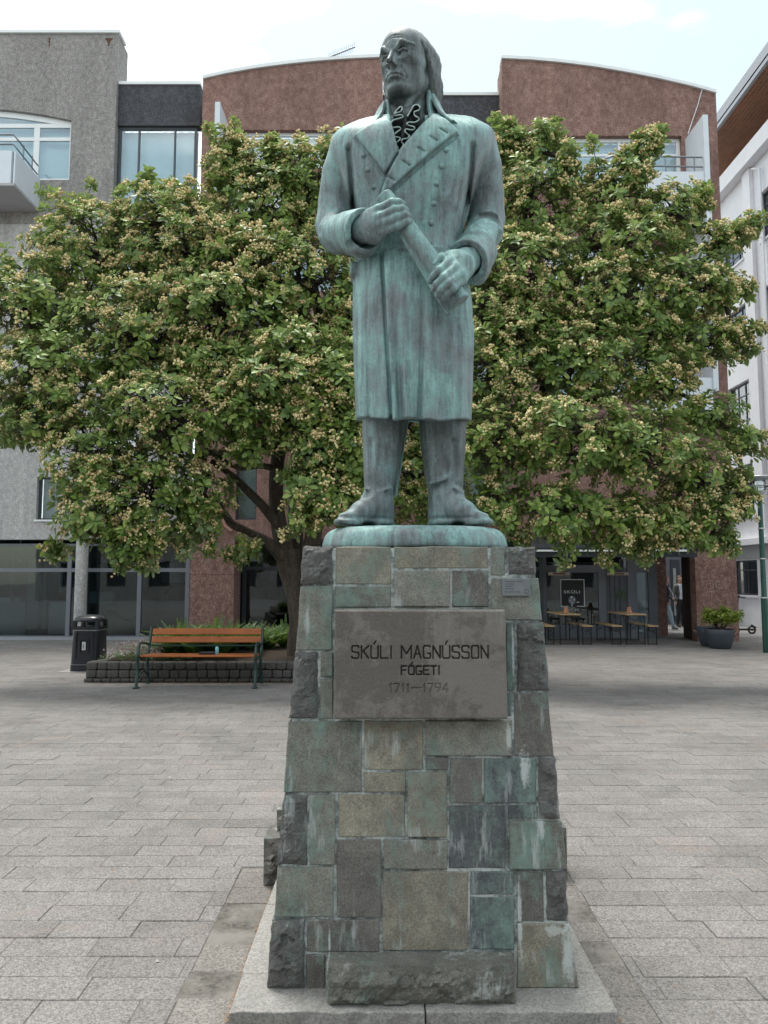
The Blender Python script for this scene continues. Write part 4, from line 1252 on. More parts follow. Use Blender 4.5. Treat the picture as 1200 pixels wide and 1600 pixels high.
def stone_piece(quad, nrm, depth, kind, green, rough, proud, seed, parent, into=None, nm='stone'):
    """quad: 4 corners (bottom-left, bottom-right, top-right, top-left) on the face, nrm outward"""
    rnd = random.Random(seed)
    q = [Vector(p) for p in quad]; n = Vector(nrm).normalized()
    into = Vector(into) if into is not None else -n
    W = (q[1] - q[0]).length; Hh = (q[3] - q[0]).length
    mb = MB()
    if not rough:
        # worn arris: irregular outline, slightly domed
        j = lambda: Vector((rnd.uniform(-1, 1), 0, rnd.uniform(-1, 1))) * 0.0022
        nx, nzz = max(2, int(W / 0.05)), max(2, int(Hh / 0.05))
        ring = []
        def P(u, v): return (q[0] * (1 - u) + q[1] * u) * (1 - v) + (q[3] * (1 - u) + q[2] * u) * v
        us = [0, 0.0035 / W] + [i / nx for i in range(1, nx)] + [1 - 0.0035 / W, 1]
        vs_ = [0, 0.0035 / Hh] + [i / nzz for i in range(1, nzz)] + [1 - 0.0035 / Hh, 1]
        V = []
        for b, v_ in enumerate(vs_):
            for a, u_ in enumerate(us):
                edge = a in (0, len(us) - 1) or b in (0, len(vs_) - 1)
                p = P(u_, v_)
                w_ = mn.noise(p * 9 + Vector((seed, 0, 0))) * 0.0035
                p = p + n * (proud + w_ - (0.0045 if edge else 0))
                if edge: p = p + Vector((mn.noise(p * 40), 0, mn.noise(p * 40 + Vector((5, 5, 5))))) * 0.0035
                V.append(p)
        nu, nv = len(us), len(vs_)
        Fs = [(b * nu + a, b * nu + a + 1, (b + 1) * nu + a + 1, (b + 1) * nu + a) for b in range(nv - 1) for a in range(nu - 1)]
        mb.add(V, Fs, False)
    else:
        nu = max(5, int(W / 0.0085)); nv = max(5, int(Hh / 0.0085)); V = []
        off = Vector((seed * 3.7, seed * 1.3, 0))
        for b in range(nv + 1):
            for a in range(nu + 1):
                u_, v_ = a / nu, b / nv
                p = (q[0] * (1 - u_) + q[1] * u_) * (1 - v_) + (q[3] * (1 - u_) + q[2] * u_) * v_
                e = min(u_ * W, (1 - u_) * W, v_ * Hh, (1 - v_) * Hh)
                f = min(1.0, e / 0.028) ** 0.6
                s1 = abs(mn.noise(p * 11 + off)); s2 = mn.noise(p * 27 + off); s3 = mn.noise(p * 70 + off)
                h_ = 0.008 + 0.010 * s1 + 0.002 * s3 + facet(p, off) * .85
                p = p + n * (proud - 0.004 + f * h_)
                if e < 1e-6: p = p + Vector((mn.noise(p * 30), 0, mn.noise(p * 30 + Vector((9, 0, 0))))) * 0.006
                V.append(p)
        nu += 1; nv += 1
        Fs = [(b * nu + a, b * nu + a + 1, (b + 1) * nu + a + 1, (b + 1) * nu + a) for b in range(nv - 1) for a in range(nu - 1)]
        mb.add(V, Fs, False)
    # sides and back
    border = [i for i in range(nu)] + [b * nu + nu - 1 for b in range(1, nv)] + [(nv - 1) * nu + a for a in range(nu - 2, -1, -1)] + [b * nu for b in range(nv - 2, 0, -1)]
    m = len(border)
    bk = [V[i] + into * depth for i in border]
    base_i = len(mb.v)
    mb.add(bk, [])
    for k in range(m):
        mb.f.append((border[k], base_i + k, base_i + (k + 1) % m, border[(k + 1) % m])); mb.sm.append(False); mb.mi.append(0)
    mb.f.append(tuple(base_i + k for k in range(m))); mb.sm.append(False); mb.mi.append(0)
    o = mb.build(nm, M['stone_rough'] if rough else M['stone'], parent)
    c = tone(rnd, kind)
    o.color = (*c, green)
    return o

# x0, y0, x1, y1 in the photograph, kind, verdigris, rough-faced
STN = [
    (475, 854, 520, 913, 'r', .35, 1, 'L'), (524, 854, 611, 913, 'o', .42, 0, ''), (616, 854, 763, 888, 'o', .45, 0, ''), (767, 854, 789, 899, 'g', .50, 0, ''), (794, 854, 834, 898, 'r', .15, 1, 'R'),
    (616, 891, 703, 948, 'g', .50, 0, ''), (707, 891, 763, 948, 'd', .55, 0, ''), (523, 916, 611, 949, 'g', .48, 0, ''), (465, 916, 519, 1016, 'g', .80, 0, 'L'),
    (767, 903, 843, 969, 'g', .52, 0, 'R'), (808, 973, 852, 1079, 'r', .25, 1, 'R'), (791, 973, 804, 1079, 'b', .7, 0, ''), (457, 1019, 496, 1123, 'r', .35, 1, 'L'),
    (501, 1019, 520, 1057, 'g', .65, 0, ''), (500, 1061, 520, 1123, 'g', .60, 0, ''), (791, 1083, 800, 1120, 'b', .6, 0, ''), (803, 1083, 866, 1182, 'd', .35, 0, 'R'),
    (446, 1127, 565, 1238, 'g', .68, 0, 'L'), (569, 1126, 661, 1203, 'o', .30, 0, ''), (665, 1126, 800, 1181, 'g', .50, 0, ''), (665, 1185, 700, 1203, 'd', .30, 0, ''),
    (703, 1185, 753, 1255, 'd', .30, 0, ''), (757, 1185, 838, 1255, 'b', .78, 0, ''), (842, 1185, 872, 1279, 'r', .25, 1, 'R'), (569, 1207, 634, 1238, 'o', .25, 0, ''),
    (637, 1207, 698, 1308, 'o', .32, 0, ''), (529, 1242, 633, 1308, 'o', .25, 0, ''), (437, 1242, 480, 1351, 'r', .30, 1, 'L'), (484, 1242, 524, 1351, 'g', .60, 0, ''),
    (702, 1259, 790, 1357, 'b', .40, 0, ''), (794, 1259, 840, 1279, 'b', .65, 0, ''), (796, 1283, 880, 1358, 'g', .58, 0, 'R'), (600, 1312, 699, 1358, 'g', .30, 0, ''),
    (526, 1312, 596, 1434, 'd', .28, 0, ''), (430, 1355, 521, 1433, 'g', .66, 0, 'L'), (598, 1362, 731, 1486, 'o', .30, 0, ''), (735, 1362, 803, 1398, 'b', .60, 0, ''),
    (735, 1402, 804, 1484, 'b', .72, 0, ''), (808, 1362, 850, 1441, 'd', .28, 0, ''), (854, 1362, 888, 1440, 'r', .15, 1, 'R'), (420, 1437, 476, 1546, 'r', .15, 1, 'L'),
    (480, 1437, 593, 1488, 'd', .35, 0, ''), (478, 1492, 508, 1546, 'd', .40, 0, ''), (808, 1444, 900, 1544, 'o', .42, 0, 'R'), (512, 1490, 804, 1546, 'd', .2, 0, '')]
FN = Vector((0, -1, 0.108 / 1.69)).normalized()
for i, (x0, y0, x1, y1, kd, gr_, rgh, side) in enumerate(STN):
    rnd = random.Random(i * 13 + 5)
    q = [on_front(x0, y1), on_front(x1, y1), on_front(x1, y0), on_front(x0, y0)]
    for p in q: p.z = max(SLZ - 0.004, min(PZ, p.z))
    if side == 'L':
        for k in (0, 3): q[k].x = CX - half(q[k].z) - rnd.uniform(-0.004, 0.010)
    if side == 'R':
        for k in (1, 2): q[k].x = CX + half(q[k].z) + rnd.uniform(-0.004, 0.012)
    stone_piece(q, FN, 0.05 if not side else 0.30, kd, gr_, bool(rgh), rnd.uniform(-0.003, 0.006), i + 1, ped, into=(0, 1, 0))
# sides and back, laid the same way
def face_stones(side):
    rnd = random.Random(ord(side))
    z = SLZ
    k = 0
    while z < PZ - 0.04:
        hgt = min(rnd.uniform(0.17, 0.30), PZ - z)
        if PZ - (z + hgt) < 0.10: hgt = PZ - z
        z2 = z + hgt
        if side in 'LR':
            a, b = frontY(z) + 0.305, backY(z) - 0.005
        else:
            a, b = CX - half(z) + 0.004, CX + half(z) - 0.004
        t = a
        while t < b - 0.05:
            w = min(rnd.uniform(0.16, 0.42), b - t)
            if b - (t + w) < 0.12: w = b - t
            g = 0.005
            def pt(s_, zz):
                f = (zz - SLZ) / (PZ - SLZ)
                if side == 'L': return Vector((CX - half(zz), s_, zz))
                if side == 'R': return Vector((CX + half(zz), s_, zz))
                mid = CX; return Vector((mid + (s_ - mid) * half(zz) / half(z), backY(zz), zz))
            s0, s1 = t + g, t + w - g
            if side == 'L': q = [pt(s1, z + g), pt(s0, z + g), pt(s0, z2 - g), pt(s1, z2 - g)]; n = (-1, 0, .064)
            elif side == 'R': q = [pt(s0, z + g), pt(s1, z + g), pt(s1, z2 - g), pt(s0, z2 - g)]; n = (1, 0, .064)
            else: q = [pt(s1, z + g), pt(s0, z + g), pt(s0, z2 - g), pt(s1, z2 - g)]; n = (0, 1, .064)
            stone_piece(q, n, 0.05, rnd.choice('ogdbg'), rnd.uniform(.2, .7), rnd.random() < 0.25, rnd.uniform(-.003, .005), 100 + k + ord(side), ped)
            k += 1; t += w
        z = z2
for s_ in 'LRB': face_stones(s_)
# flower ledge: one long rock-faced block at the foot of the front
def rock_block(x0, x1, yf, yb, z0, z1, kind, seed, parent, nm='ledge_stone', top_smooth=True, green=0.2):
    mb = MB(); nu = int((x1 - x0) / 0.009); nv = max(6, int((z1 - z0) / 0.009))
    off = Vector((seed, seed * 2, 0)); V = []
    for b in range(nv + 1):
        for a in range(nu + 1):
            u_, v_ = a / nu, b / nv
            p = Vector((x0 + (x1 - x0) * u_, yf, z0 + (z1 - z0) * v_))
            e = min(u_ * (x1 - x0), (1 - u_) * (x1 - x0), v_ * (z1 - z0) + 0.01, (1 - v_) * (z1 - z0))
            f = min(1.0, e / 0.035) ** 0.7
            h_ = (0.010 + 0.030 * abs(mn.noise(p * 6 + off)) + facet(p, off) * 1.1 + 0.002 * mn.noise(p * 60 + off)) * (1 - .75 * max(0, (v_ - .62) / .38))
            p.y -= f * h_
            p.z += (mn.noise(p * 12 + off) * 0.006) if b == nv else 0
            V.append(p)
    nu += 1; nv += 1
    mb.add(V, [(b * nu + a, b * nu + a + 1, (b + 1) * nu + a + 1, (b + 1) * nu + a) for b in range(nv - 1) for a in range(nu - 1)])
    top = [V[(nv - 1) * nu + a] for a in range(nu)]
    mb.add(top + [Vector((p.x, yb, p.z)) for p in top], [(a, a + 1, nu + a + 1, nu + a) for a in range(nu - 1)])
    lf = [V[b * nu] for b in range(nv)]; rt = [V[b * nu + nu - 1] for b in range(nv)]
    mb.add(lf + [Vector((p.x, yb, p.z)) for p in lf], [(b + 1, b, nv + b, nv + b + 1) for b in range(nv - 1)])
    mb.add(rt + [Vector((p.x, yb, p.z)) for p in rt], [(b, b + 1, nv + b + 1, nv + b) for b in range(nv - 1)])
    mb.box(x0 + .004, x1 - .004, yb - .004, yb, z0, z1 - .008)
    o = mb.build(nm, M['stone_rough'], parent)
    o.color = (*tone(random.Random(seed), kind), green)
    return o
pL = at(513, 1558, 2.90); pR = at(813, 1558, 2.90)
rock_block(-0.212, 0.488, 2.915, 3.012, SLZ - 0.002, 0.175, 'g', 31, ped)
# wider footing stones at the back corners
rock_block(-0.635, -0.43, 4.10, 4.33, 0.0, 0.235, 'd', 41, ped, 'footing_stone')
rock_block(-0.585, -0.45, 4.22, 4.34, 0.245, 0.345, 'g', 42, ped, 'footing_stone')
rock_block(0.60, 0.985, 4.18, 4.345, 0.0, 0.26, 'd', 43, ped, 'footing_stone')

# inscribed plaque: a thick stone tablet with the letters cut in
GL = {
    'S': [[(1, .86), (.9, 1), (.1, 1), (0, .88), (0, .64), (.1, .53), (.9, .46), (1, .35), (1, .12), (.9, 0), (.1, 0), (0, .14)]],
    'K': [[(0, 0), (0, 1)], [(1, 1), (.05, .5)], [(.25, .62), (1, 0)]], 'U': [[(0, 1), (0, .12), (.12, 0), (.88, 0), (1, .12), (1, 1)]],
    'L': [[(0, 1), (0, 0), (1, 0)]], 'I': [[(.5, 0), (.5, 1)]], 'M': [[(0, 0), (0, 1), (.5, .35), (1, 1), (1, 0)]],
    'A': [[(0, 0), (.5, 1), (1, 0)], [(.2, .35), (.8, .35)]], 'G': [[(.95, .93), (.85, 1), (.12, 1), (0, .86), (0, .14), (.12, 0), (.88, 0), (1, .14), (1, .40), (.62, .40)]],
    'N': [[(0, 0), (0, 1), (1, 0), (1, 1)]], 'O': [[(.12, 0), (0, .14), (0, .86), (.12, 1), (.88, 1), (1, .86), (1, .14), (.88, 0), (.12, 0)]],
    'F': [[(0, 0), (0, 1), (1, 1)], [(0, .52), (.8, .52)]], 'E': [[(1, 0), (0, 0), (0, 1), (1, 1)], [(0, .52), (.8, .52)]], 'T': [[(0, 1), (1, 1)], [(.5, 1), (.5, 0)]],
    '1': [[(.2, .78), (.6, 1), (.6, 0)]], '7': [[(0, 1), (1, 1), (.35, 0)]], '9': [[(1, .5), (.15, .5), (0, .62), (0, .88), (.15, 1), (.85, 1), (1, .88), (1, .5), (.5, 0)]],
    '4': [[(.75, 0), (.75, 1), (0, .3), (1, .3)]], '-': [[(0, .5), (1, .5)]], ' ': []}
def strokes(text, x0, x1, zb, zt, gap=.3, narrow={'I': .15, '1': .45, '-': 1.5}):
    ws = []
    for ch in text:
        base = {'Ú': 'U', 'Ó': 'O'}.get(ch, ch)
        ws.append(narrow.get(base, 1.15 if base == 'M' else 0.55 if base == ' ' else .82))
    tot = sum(ws) + gap * (len(text) - 1); s_ = (x1 - x0) / tot; x = x0; out = []
    for ch, w in zip(text, ws):
        base = {'Ú': 'U', 'Ó': 'O'}.get(ch, ch)
        for st in GL[base]:
            out.append([(x + a * w * s_, zb + b * (zt - zb)) for a, b in st])
        if ch in 'ÚÓ': out.append([(x + .42 * w * s_, zt + (zt - zb) * .16), (x + .68 * w * s_, zt + (zt - zb) * .40)])
        x += (w + gap) * s_
    return out
def build_plaque():
    Yp = 3.012
    a = at(522, 1122, Yp); b = at(788.5, 953, Yp + 0.02)
    x0, z0, x1, z1 = a.x, a.z, b.x, b.z
    def xz(px, py): p = at(px, py, Yp + .01); return p.x, p.z
    lines = []
    for txt, l, r, t, bt, hw in (('SKÚLI MAGNÚSSON', 550, 762, 1009, 1028, .0026), ('FÓGETI', 627, 686, 1040, 1053, .0026), ('1711-1794', 608, 699, 1067, 1080, .0021)):
        xa, zb = xz(l, bt); xb, zt = xz(r, t)
        lines.append((strokes(txt, xa, xb, zb, zt), hw))
    st = 0.0021
    nx, nz_ = int((x1 - x0) / st), int((z1 - z0) / st)
    X = np.linspace(x0, x1, nx + 1).astype(F32)[:, None]; Z = np.linspace(z0, z1, nz_ + 1).astype(F32)[None, :]
    D = np.zeros((nx + 1, nz_ + 1), F32)
    for strk, hw in lines:
        for s__ in strk:
            xs = [p[0] for p in s__]; zs_ = [p[1] for p in s__]
            i0 = max(0, int((min(xs) - x0) / st) - 6); i1 = int((max(xs) - x0) / st) + 7
            j0 = max(0, int((min(zs_) - z0) / st) - 6); j1 = int((max(zs_) - z0) / st) + 7
            d = line2(s__, X[i0:i1], Z[:, j0:j1])
            dep = np.clip((hw + 0.0012 - d) / 0.0016, 0, 1) * (0.0095 if hw > .0024 else 0.0055)
            D[i0:i1, j0:j1] = np.maximum(D[i0:i1, j0:j1], dep)
    D0 = D.copy()
    # chipped, rounded rim
    ex = np.minimum(np.minimum(X - x0, x1 - X) + 0 * Z, np.minimum(Z - z0, z1 - Z) + 0 * X)
    rim = np.clip(0.007 - ex, 0, 1)**2 / 0.007
    rs = np.random.default_rng(4)
    def blur_noise(c):
        g = rs.random((c + 2, c + 2)).astype(F32)
        xi = np.linspace(0, c, nx + 1); zi = np.linspace(0, c, nz_ + 1)
        i = xi.astype(int); j = zi.astype(int); fx_ = (xi - i)[:, None]; fz_ = (zi - j)[None, :]
        return (g[i][:, j] * (1 - fx_) * (1 - fz_) + g[i + 1][:, j] * fx_ * (1 - fz_) + g[i][:, j + 1] * (1 - fx_) * fz_ + g[i + 1][:, j + 1] * fx_ * fz_)
    nn = blur_noise(60) * .5 + blur_noise(22) * .5
    D = D + rim + (nn - .5) * 0.0016 + np.clip(0.012 - ex, 0, 1) * 0.35 * np.clip(nn - .62, 0, 1) * 4
    # faded letters of the last line are half filled
    lean = 0.108 / 1.69
    Y = 2.988 + (Z - z0) * lean + D
    V = np.stack([X + 0 * Z, Y, Z + 0 * X], -1).reshape(-1, 3)
    idx = np.arange((nx + 1) * (nz_ + 1)).reshape(nx + 1, nz_ + 1)
    Q = np.stack([idx[:-1, :-1], idx[1:, :-1], idx[1:, 1:], idx[:-1, 1:]], -1).reshape(-1, 4)
    # sides
    bor = np.concatenate([idx[:, 0], idx[-1, 1:], idx[::-1, -1][1:], idx[0, ::-1][1:-1]])
    bk = V[bor].copy(); bk[:, 1] += 0.075
    n0 = len(V); m = len(bor)
    V = np.concatenate([V, bk])
    k = np.arange(m)
    Q2 = np.stack([bor, n0 + k, n0 + (k + 1) % m, bor[(k + 1) % m]], -1)
    me = mesh_np('plaque', V, np.concatenate([Q, Q2]))
    me.materials.append(M['plaque']); me.materials.append(M['letter_cut'])
    Dq = (D0[:-1, :-1] + D0[1:, :-1] + D0[1:, 1:] + D0[:-1, 1:]) / 4
    mi = np.zeros(len(me.polygons), dtype=np.int32); mi[:Dq.size] = (Dq.ravel() > 0.0060)
    me.polygons.foreach_set('material_index', mi)
    o = put('plaque', me, None, ped)
    o['label'] = 'large grey-brown stone tablet with cut lettering'
build_plaque()
# small metal plate on the upper right stone
p0 = on_front(784, 931); p1 = on_front(827, 904)
mb = MB()
yA, yB = frontY(p0.z) - 0.012, frontY(p1.z) - 0.012
mb.add([(p0.x, yA, p0.z), (p1.x, yA, p0.z), (p1.x, yB, p1.z), (p0.x, yB, p1.z), (p0.x, yA + .03, p0.z), (p1.x, yA + .03, p0.z), (p1.x, yB + .03, p1.z), (p0.x, yB + .03, p1.z)],
       [(0, 1, 2, 3), (7, 6, 5, 4), (0, 4, 5, 1), (1, 5, 6, 2), (2, 6, 7, 3), (3, 7, 4, 0)])
plate = mb.build('information_plate', M['plaque_small'], ped, bevel=0.0015)
plate['label'] = 'small grey metal information plate'
mb = MB(); rr = random.Random(2)
def on_plate(px, py):
    p = on_front(px, py); return Vector((p.x, frontY(p.z) - 0.0128, p.z))
for (xa, xb, yy) in ((788, 817, 908.5), (789, 803, 912.5), (789, 800, 916), (789, 802, 920), (787.5, 812, 924.7)):
    x = xa
    while x < xb:
        w = rr.uniform(0.7, 1.7)
        a = on_plate(x, yy + .55); b = on_plate(min(x + w, xb), yy - .55)
        mb.add([(a.x, a.y, a.z), (b.x, a.y, a.z), (b.x, b.y, b.z), (a.x, b.y, b.z)], [(0, 1, 2, 3)])
        x += w + 0.35
pts = [on_plate(819, 921), on_plate(825, 921), on_plate(825, 925), on_plate(822, 928), on_plate(819, 925)]
mb.tube(pts + [pts[0]], 0.0007, 4)
mb.build('plate_lettering', M['plate_text'], plate)

# slab under the pedestal: two front pieces and a strip on each side
slab = empty('pedestal_slab', (CX, 3.6, 0), 'pale concrete slab of several pieces that the stone pedestal stands on', 'slab')
def slab_piece(x0, x1, y0, y1, seed, jag=True):
    mb = MB(); n = 14; rnd = random.Random(seed)
    fr = [Vector((x0 + (x1 - x0) * i / n, y0 + rnd.uniform(-.004, .008) * (1 if jag else 0), SLZ - rnd.uniform(0, .004))) for i in range(n + 1)]
    lo_ = [Vector((p.x, p.y - rnd.uniform(.0, .010), 0.0)) for p in fr]
    bk = [Vector((p.x, y1, SLZ)) for p in fr]
    b2 = [Vector((p.x, y1, 0)) for p in fr]
    m = n + 1
    mb.add(lo_ + fr + bk + b2, [(i, i + 1, m + i + 1, m + i) for i in range(n)] + [(m + i, m + i + 1, 2 * m + i + 1, 2 * m + i) for i in range(n)] + [(2 * m + i, 2 * m + i + 1, 3 * m + i + 1, 3 * m + i) for i in range(n)] + [(0, m, 2 * m, 3 * m), (n, n + m, n + 2 * m, n + 3 * m)])
    return mb.build('slab_piece', M['slab'], slab, bevel=0.004)
slab_piece(-0.560, 0.147, 2.853, 3.12, 1); slab_piece(0.152, 0.845, 2.853, 3.12, 2)
slab_piece(-0.565, -0.30, 3.124, 3.75, 3, False); slab_piece(-0.562, -0.30, 3.754, 4.33, 4, False)
slab_piece(0.60, 0.842, 3.124, 3.66, 5, False); slab_piece(0.60, 0.845, 3.664, 4.33, 6, False)
mb = MB(); mb.box(-0.29, 0.59, 3.13, 4.33, 0.0, SLZ - 0.003); mb.build('slab_core', M['slab'], slab)

# ------------------------------------------------------------------ ground
mb = MB()
mb.quad((-400, -200, -0.0045), (400, -200, -0.0045), (400, 600, -0.0045), (-400, 600, -0.0045))
o = mb.build('ground', M['sand'], None); o['kind'] = 'structure'
plaza = empty('paving', (0, 3, 0)); plaza['kind'] = 'structure'
RH, PL, GAP = 0.166, 0.376, 0.0013
pm = {}
def paver_mesh(w, d, seed):
    key = (round(w, 3), round(d, 3), seed)
    if key in pm: return pm[key]
    rnd = random.Random(seed)
    g = GAP; c = 0.0026
    x0, x1, y0, y1 = g, w - g, g, d - g
    j = [rnd.uniform(-.0012, .0012) for _ in range(8)]
    V = [(x0, y0, -.03), (x1, y0, -.03), (x1, y1, -.03), (x0, y1, -.03),
         (x0 + j[0], y0 + j[1], -.003), (x1 + j[2], y0 + j[3], -.003), (x1 + j[4], y1 + j[5], -.003), (x0 + j[6], y1 + j[7], -.003),
         (x0 + c, y0 + c, 0), (x1 - c, y0 + c, 0), (x1 - c, y1 - c, 0), (x0 + c, y1 - c, 0)]
    Fs = [(8, 9, 10, 11)]
    for a in range(4):
        b = (a + 1) % 4
        Fs += [(4 + a, 4 + b, 8 + b, 8 + a), (a, b, 4 + b, 4 + a)]
    pm[key] = (V, Fs); return pm[key]
near = []; far = []
rnd = random.Random(21)
sl = (-0.565 - 0.225, 0.845 + 0.16, 4.34)     # zone kept free for the border course
row = 0; y = 2.352 - 0.166
while y < 20.6:
    offx = (row * 0.376 * (0.36 if row % 3 else 0.62)) % PL + rnd.uniform(-.008, .008)
    x = -13.5 + offx
    while x < 13.5:
        z_ = y * 0.996
        px = 600 + F * x / max(z_, .5)
        x1 = x + PL
        keep = True
        xa, xb = x, x1
        if y + RH > 2.84 and y < 4.34:
            if xa < sl[1] and xb > sl[0]:
                if xa < sl[0]: xb = sl[0]
                elif xb > sl[1]: xa = sl[1]
                else: keep = False
        if xb - xa < 0.03: keep = False
        vis = -1.25 < (px - 600) / 600 < 1.25 or -1.25 < (px + PL * F / z_ - 600) / 600 < 1.25
        if keep and y > 11.8 and -4.75 < xa < 1.3 and y < 15.5: keep = False
        if keep and (vis or y > 3):
            rec = (xa, y, xb - xa, RH, rnd.randrange(6), rnd.uniform(-.0025, .0015), rnd.uniform(-.004, .004), rnd.uniform(-.004, .004))
            (near if vis else far).append(rec)
        x = x1
    y += RH; row += 1
# border course along the slab, pieces laid head on
bord = []
for xs, wd in ((-0.790, 0.222), (0.848, 0.157)):
    yy = 2.86
    while yy < 4.30:
        L_ = min(rnd.uniform(0.17, 0.24), 4.33 - yy)
        if L_ > 0.05: bord.append((xs, yy, wd, L_, rnd.randrange(6), rnd.uniform(-.006, .0), rnd.uniform(-.01, .01), rnd.uniform(-.01, .01)))
        yy += L_
near.sort(key=lambda r: r[1])
shared = {}
def place_paver(r, mat):
    key = (round(r[2], 3), round(r[3], 3), r[4], mat.name)
    if key not in shared:
        V, Fs = paver_mesh(r[2], r[3], r[4])
        mb = MB(); mb.add(V, Fs); me = mb.mesh('paver'); me.materials.append(mat); shared[key] = me
    o = bpy.data.objects.new('paver', shared[key]); COL.objects.link(o); o.parent = plaza
    o.location = (r[0], r[1] - 3, r[5]); o.rotation_euler = (r[6] * .6, r[7] * .4, 0)
NB = 300 - len(bord)
for r in bord: place_paver(r, M['paver_edge'])
for r in near[:NB]: place_paver(r, M['paver'])
mb = MB()
for r in near[NB:] + far:
    V, Fs = paver_mesh(r[2], r[3], r[4])
    sh = Vector((r[0], r[1], r[5]))
    mb.add([(v[0] + r[0], v[1] + r[1], v[2] + r[5] + (v[1] * r[6] - v[0] * r[7]) * .5) for v in V], Fs if r[1] < 9 else Fs[:1] + Fs[1::2])
o = mb.build('paver_field', M['paver'], plaza, fix=False); o['kind'] = 'stuff'
# lane of asphalt behind the square
mb = MB(); mb.box(-60, 60, 20.75, 60, -.03, -.0005)
o = mb.build('lane', M['asphalt'], None); o['kind'] = 'structure'
mb = MB(); mb.box(13.51, 60, -30, 20.74, -.03, -.0005); mb.box(-60, -13.51, -30, 20.74, -.03, -.0005); mb.box(-13.5, 13.5, -30, 2.18, -.03, -.0005)
o = mb.build('pavement', M['asphalt'], None); o['kind'] = 'structure'
# litter: dry bits along the slab joint and strewn about
mb = MB(); rnd = random.Random(8)
def bit(x, y, s_, z=0.004):
    a = rnd.uniform(0, 6.28); c_, n_ = math.cos(a) * s_, math.sin(a) * s_
    t = rnd.uniform(.3, .7)
    mb.add([(x - c_, y - n_, z), (x + n_ * t, y - c_ * t, z + s_ * rnd.uniform(.1, .6)), (x + c_, y + n_, z + s_ * rnd.uniform(0, .5)), (x - n_ * t, y + c_ * t, z + s_ * rnd.uniform(.1, .6))], [(0, 1, 2, 3)])
for _ in range(520):
    y = 2.86 + (rnd.random() ** 0.9) * 1.45
    bit(-0.573 + rnd.gauss(0, .006) - (0.01 if rnd.random() < .2 else 0), y, rnd.uniform(.002, .006), 0.002)
for _ in range(90): bit(0.852 + rnd.gauss(0, .004), 2.85 + rnd.random() * .35, rnd.uniform(.002, .005), 0.002)
for _ in range(260): bit(rnd.uniform(-.56, .85), 2.838 + rnd.gauss(0, .007), rnd.uniform(.002, .0055), 0.002)
for _ in range(750): bit(rnd.uniform(-5, 5), rnd.uniform(2.6, 10), rnd.uniform(.002, .006), 0.003)
for _ in range(700): bit(rnd.uniform(-4.7, -1.2), 11.77 - abs(rnd.gauss(0, .05)), rnd.uniform(.005, .013), 0.004)
o = mb.build('leaf_litter', M['litter'], None, fix=False)
tagit(o, 'dry brown leaf and bark bits lying in the joints of the paving', 'leaf litter', kind='stuff')
# pale scraps
mb = MB()
for px, py in ((246, 1503), (270, 1199), (265, 1215), (440, 1109), (75, 1182), (62, 1330)):
    Y = gy(py); p = at(px, py, Y); rnd = random.Random(px)
    n = 7; ring = [(p.x + math.cos(k) * rnd.uniform(.005, .010), p.y + math.sin(k) * rnd.uniform(.004, .007), 0.003) for k in [i * 6.283 / n for i in range(n)]]
    mb.add(ring + [(p.x, p.y, .012)], [(i, (i + 1) % n, n) for i in range(n)])
o = mb.build('scrap', M['paper'], None, fix=False)
tagit(o, 'small pale scraps lying on the paving left of the pedestal', 'litter', kind='stuff')
# ------------------------------------------------------------------ buildings
def wall(mb, x0, x1, z0, z1, yf, th, holes=(), side='Y'):
    """wall slab facing -Y with rectangular openings (hx0, hx1, hz0, hz1) and their reveals"""
    xs = sorted(set([x0, x1] + [min(max(h[i], x0), x1) for h in holes for i in (0, 1)]))
    zs = sorted(set([z0, z1] + [min(max(h[i], z0), z1) for h in holes for i in (2, 3)]))
    def hole(xm, zm): return any(h[0] < xm < h[1] and h[2] < zm < h[3] for h in holes)
    nx, nz_ = len(xs) - 1, len(zs) - 1
    G = [[(not hole((xs[i] + xs[i + 1]) / 2, (zs[j] + zs[j + 1]) / 2)) for j in range(nz_)] for i in range(nx)]
    def P(x, y, z): return (x, y, z) if side == 'Y' else (y, x, z)
    yb = yf + th
    for i in range(nx):
        for j in range(nz_):
            if not G[i][j]: continue
            a, b, c, d = xs[i], xs[i + 1], zs[j], zs[j + 1]
            mb.quad(P(a, yf, c), P(b, yf, c), P(b, yf, d), P(a, yf, d))
            mb.quad(P(a, yb, d), P(b, yb, d), P(b, yb, c), P(a, yb, c))
            if i == 0 or not G[i - 1][j]: mb.quad(P(a, yf, c), P(a, yf, d), P(a, yb, d), P(a, yb, c))
            if i == nx - 1 or not G[i + 1][j]: mb.quad(P(b, yf, c), P(b, yb, c), P(b, yb, d), P(b, yf, d))
            if j == 0 or not G[i][j - 1]: mb.quad(P(a, yf, c), P(a, yb, c), P(b, yb, c), P(b, yf, c))
            if j == nz_ - 1 or not G[i][j + 1]: mb.quad(P(a, yf, d), P(b, yf, d), P(b, yb, d), P(a, yb, d))

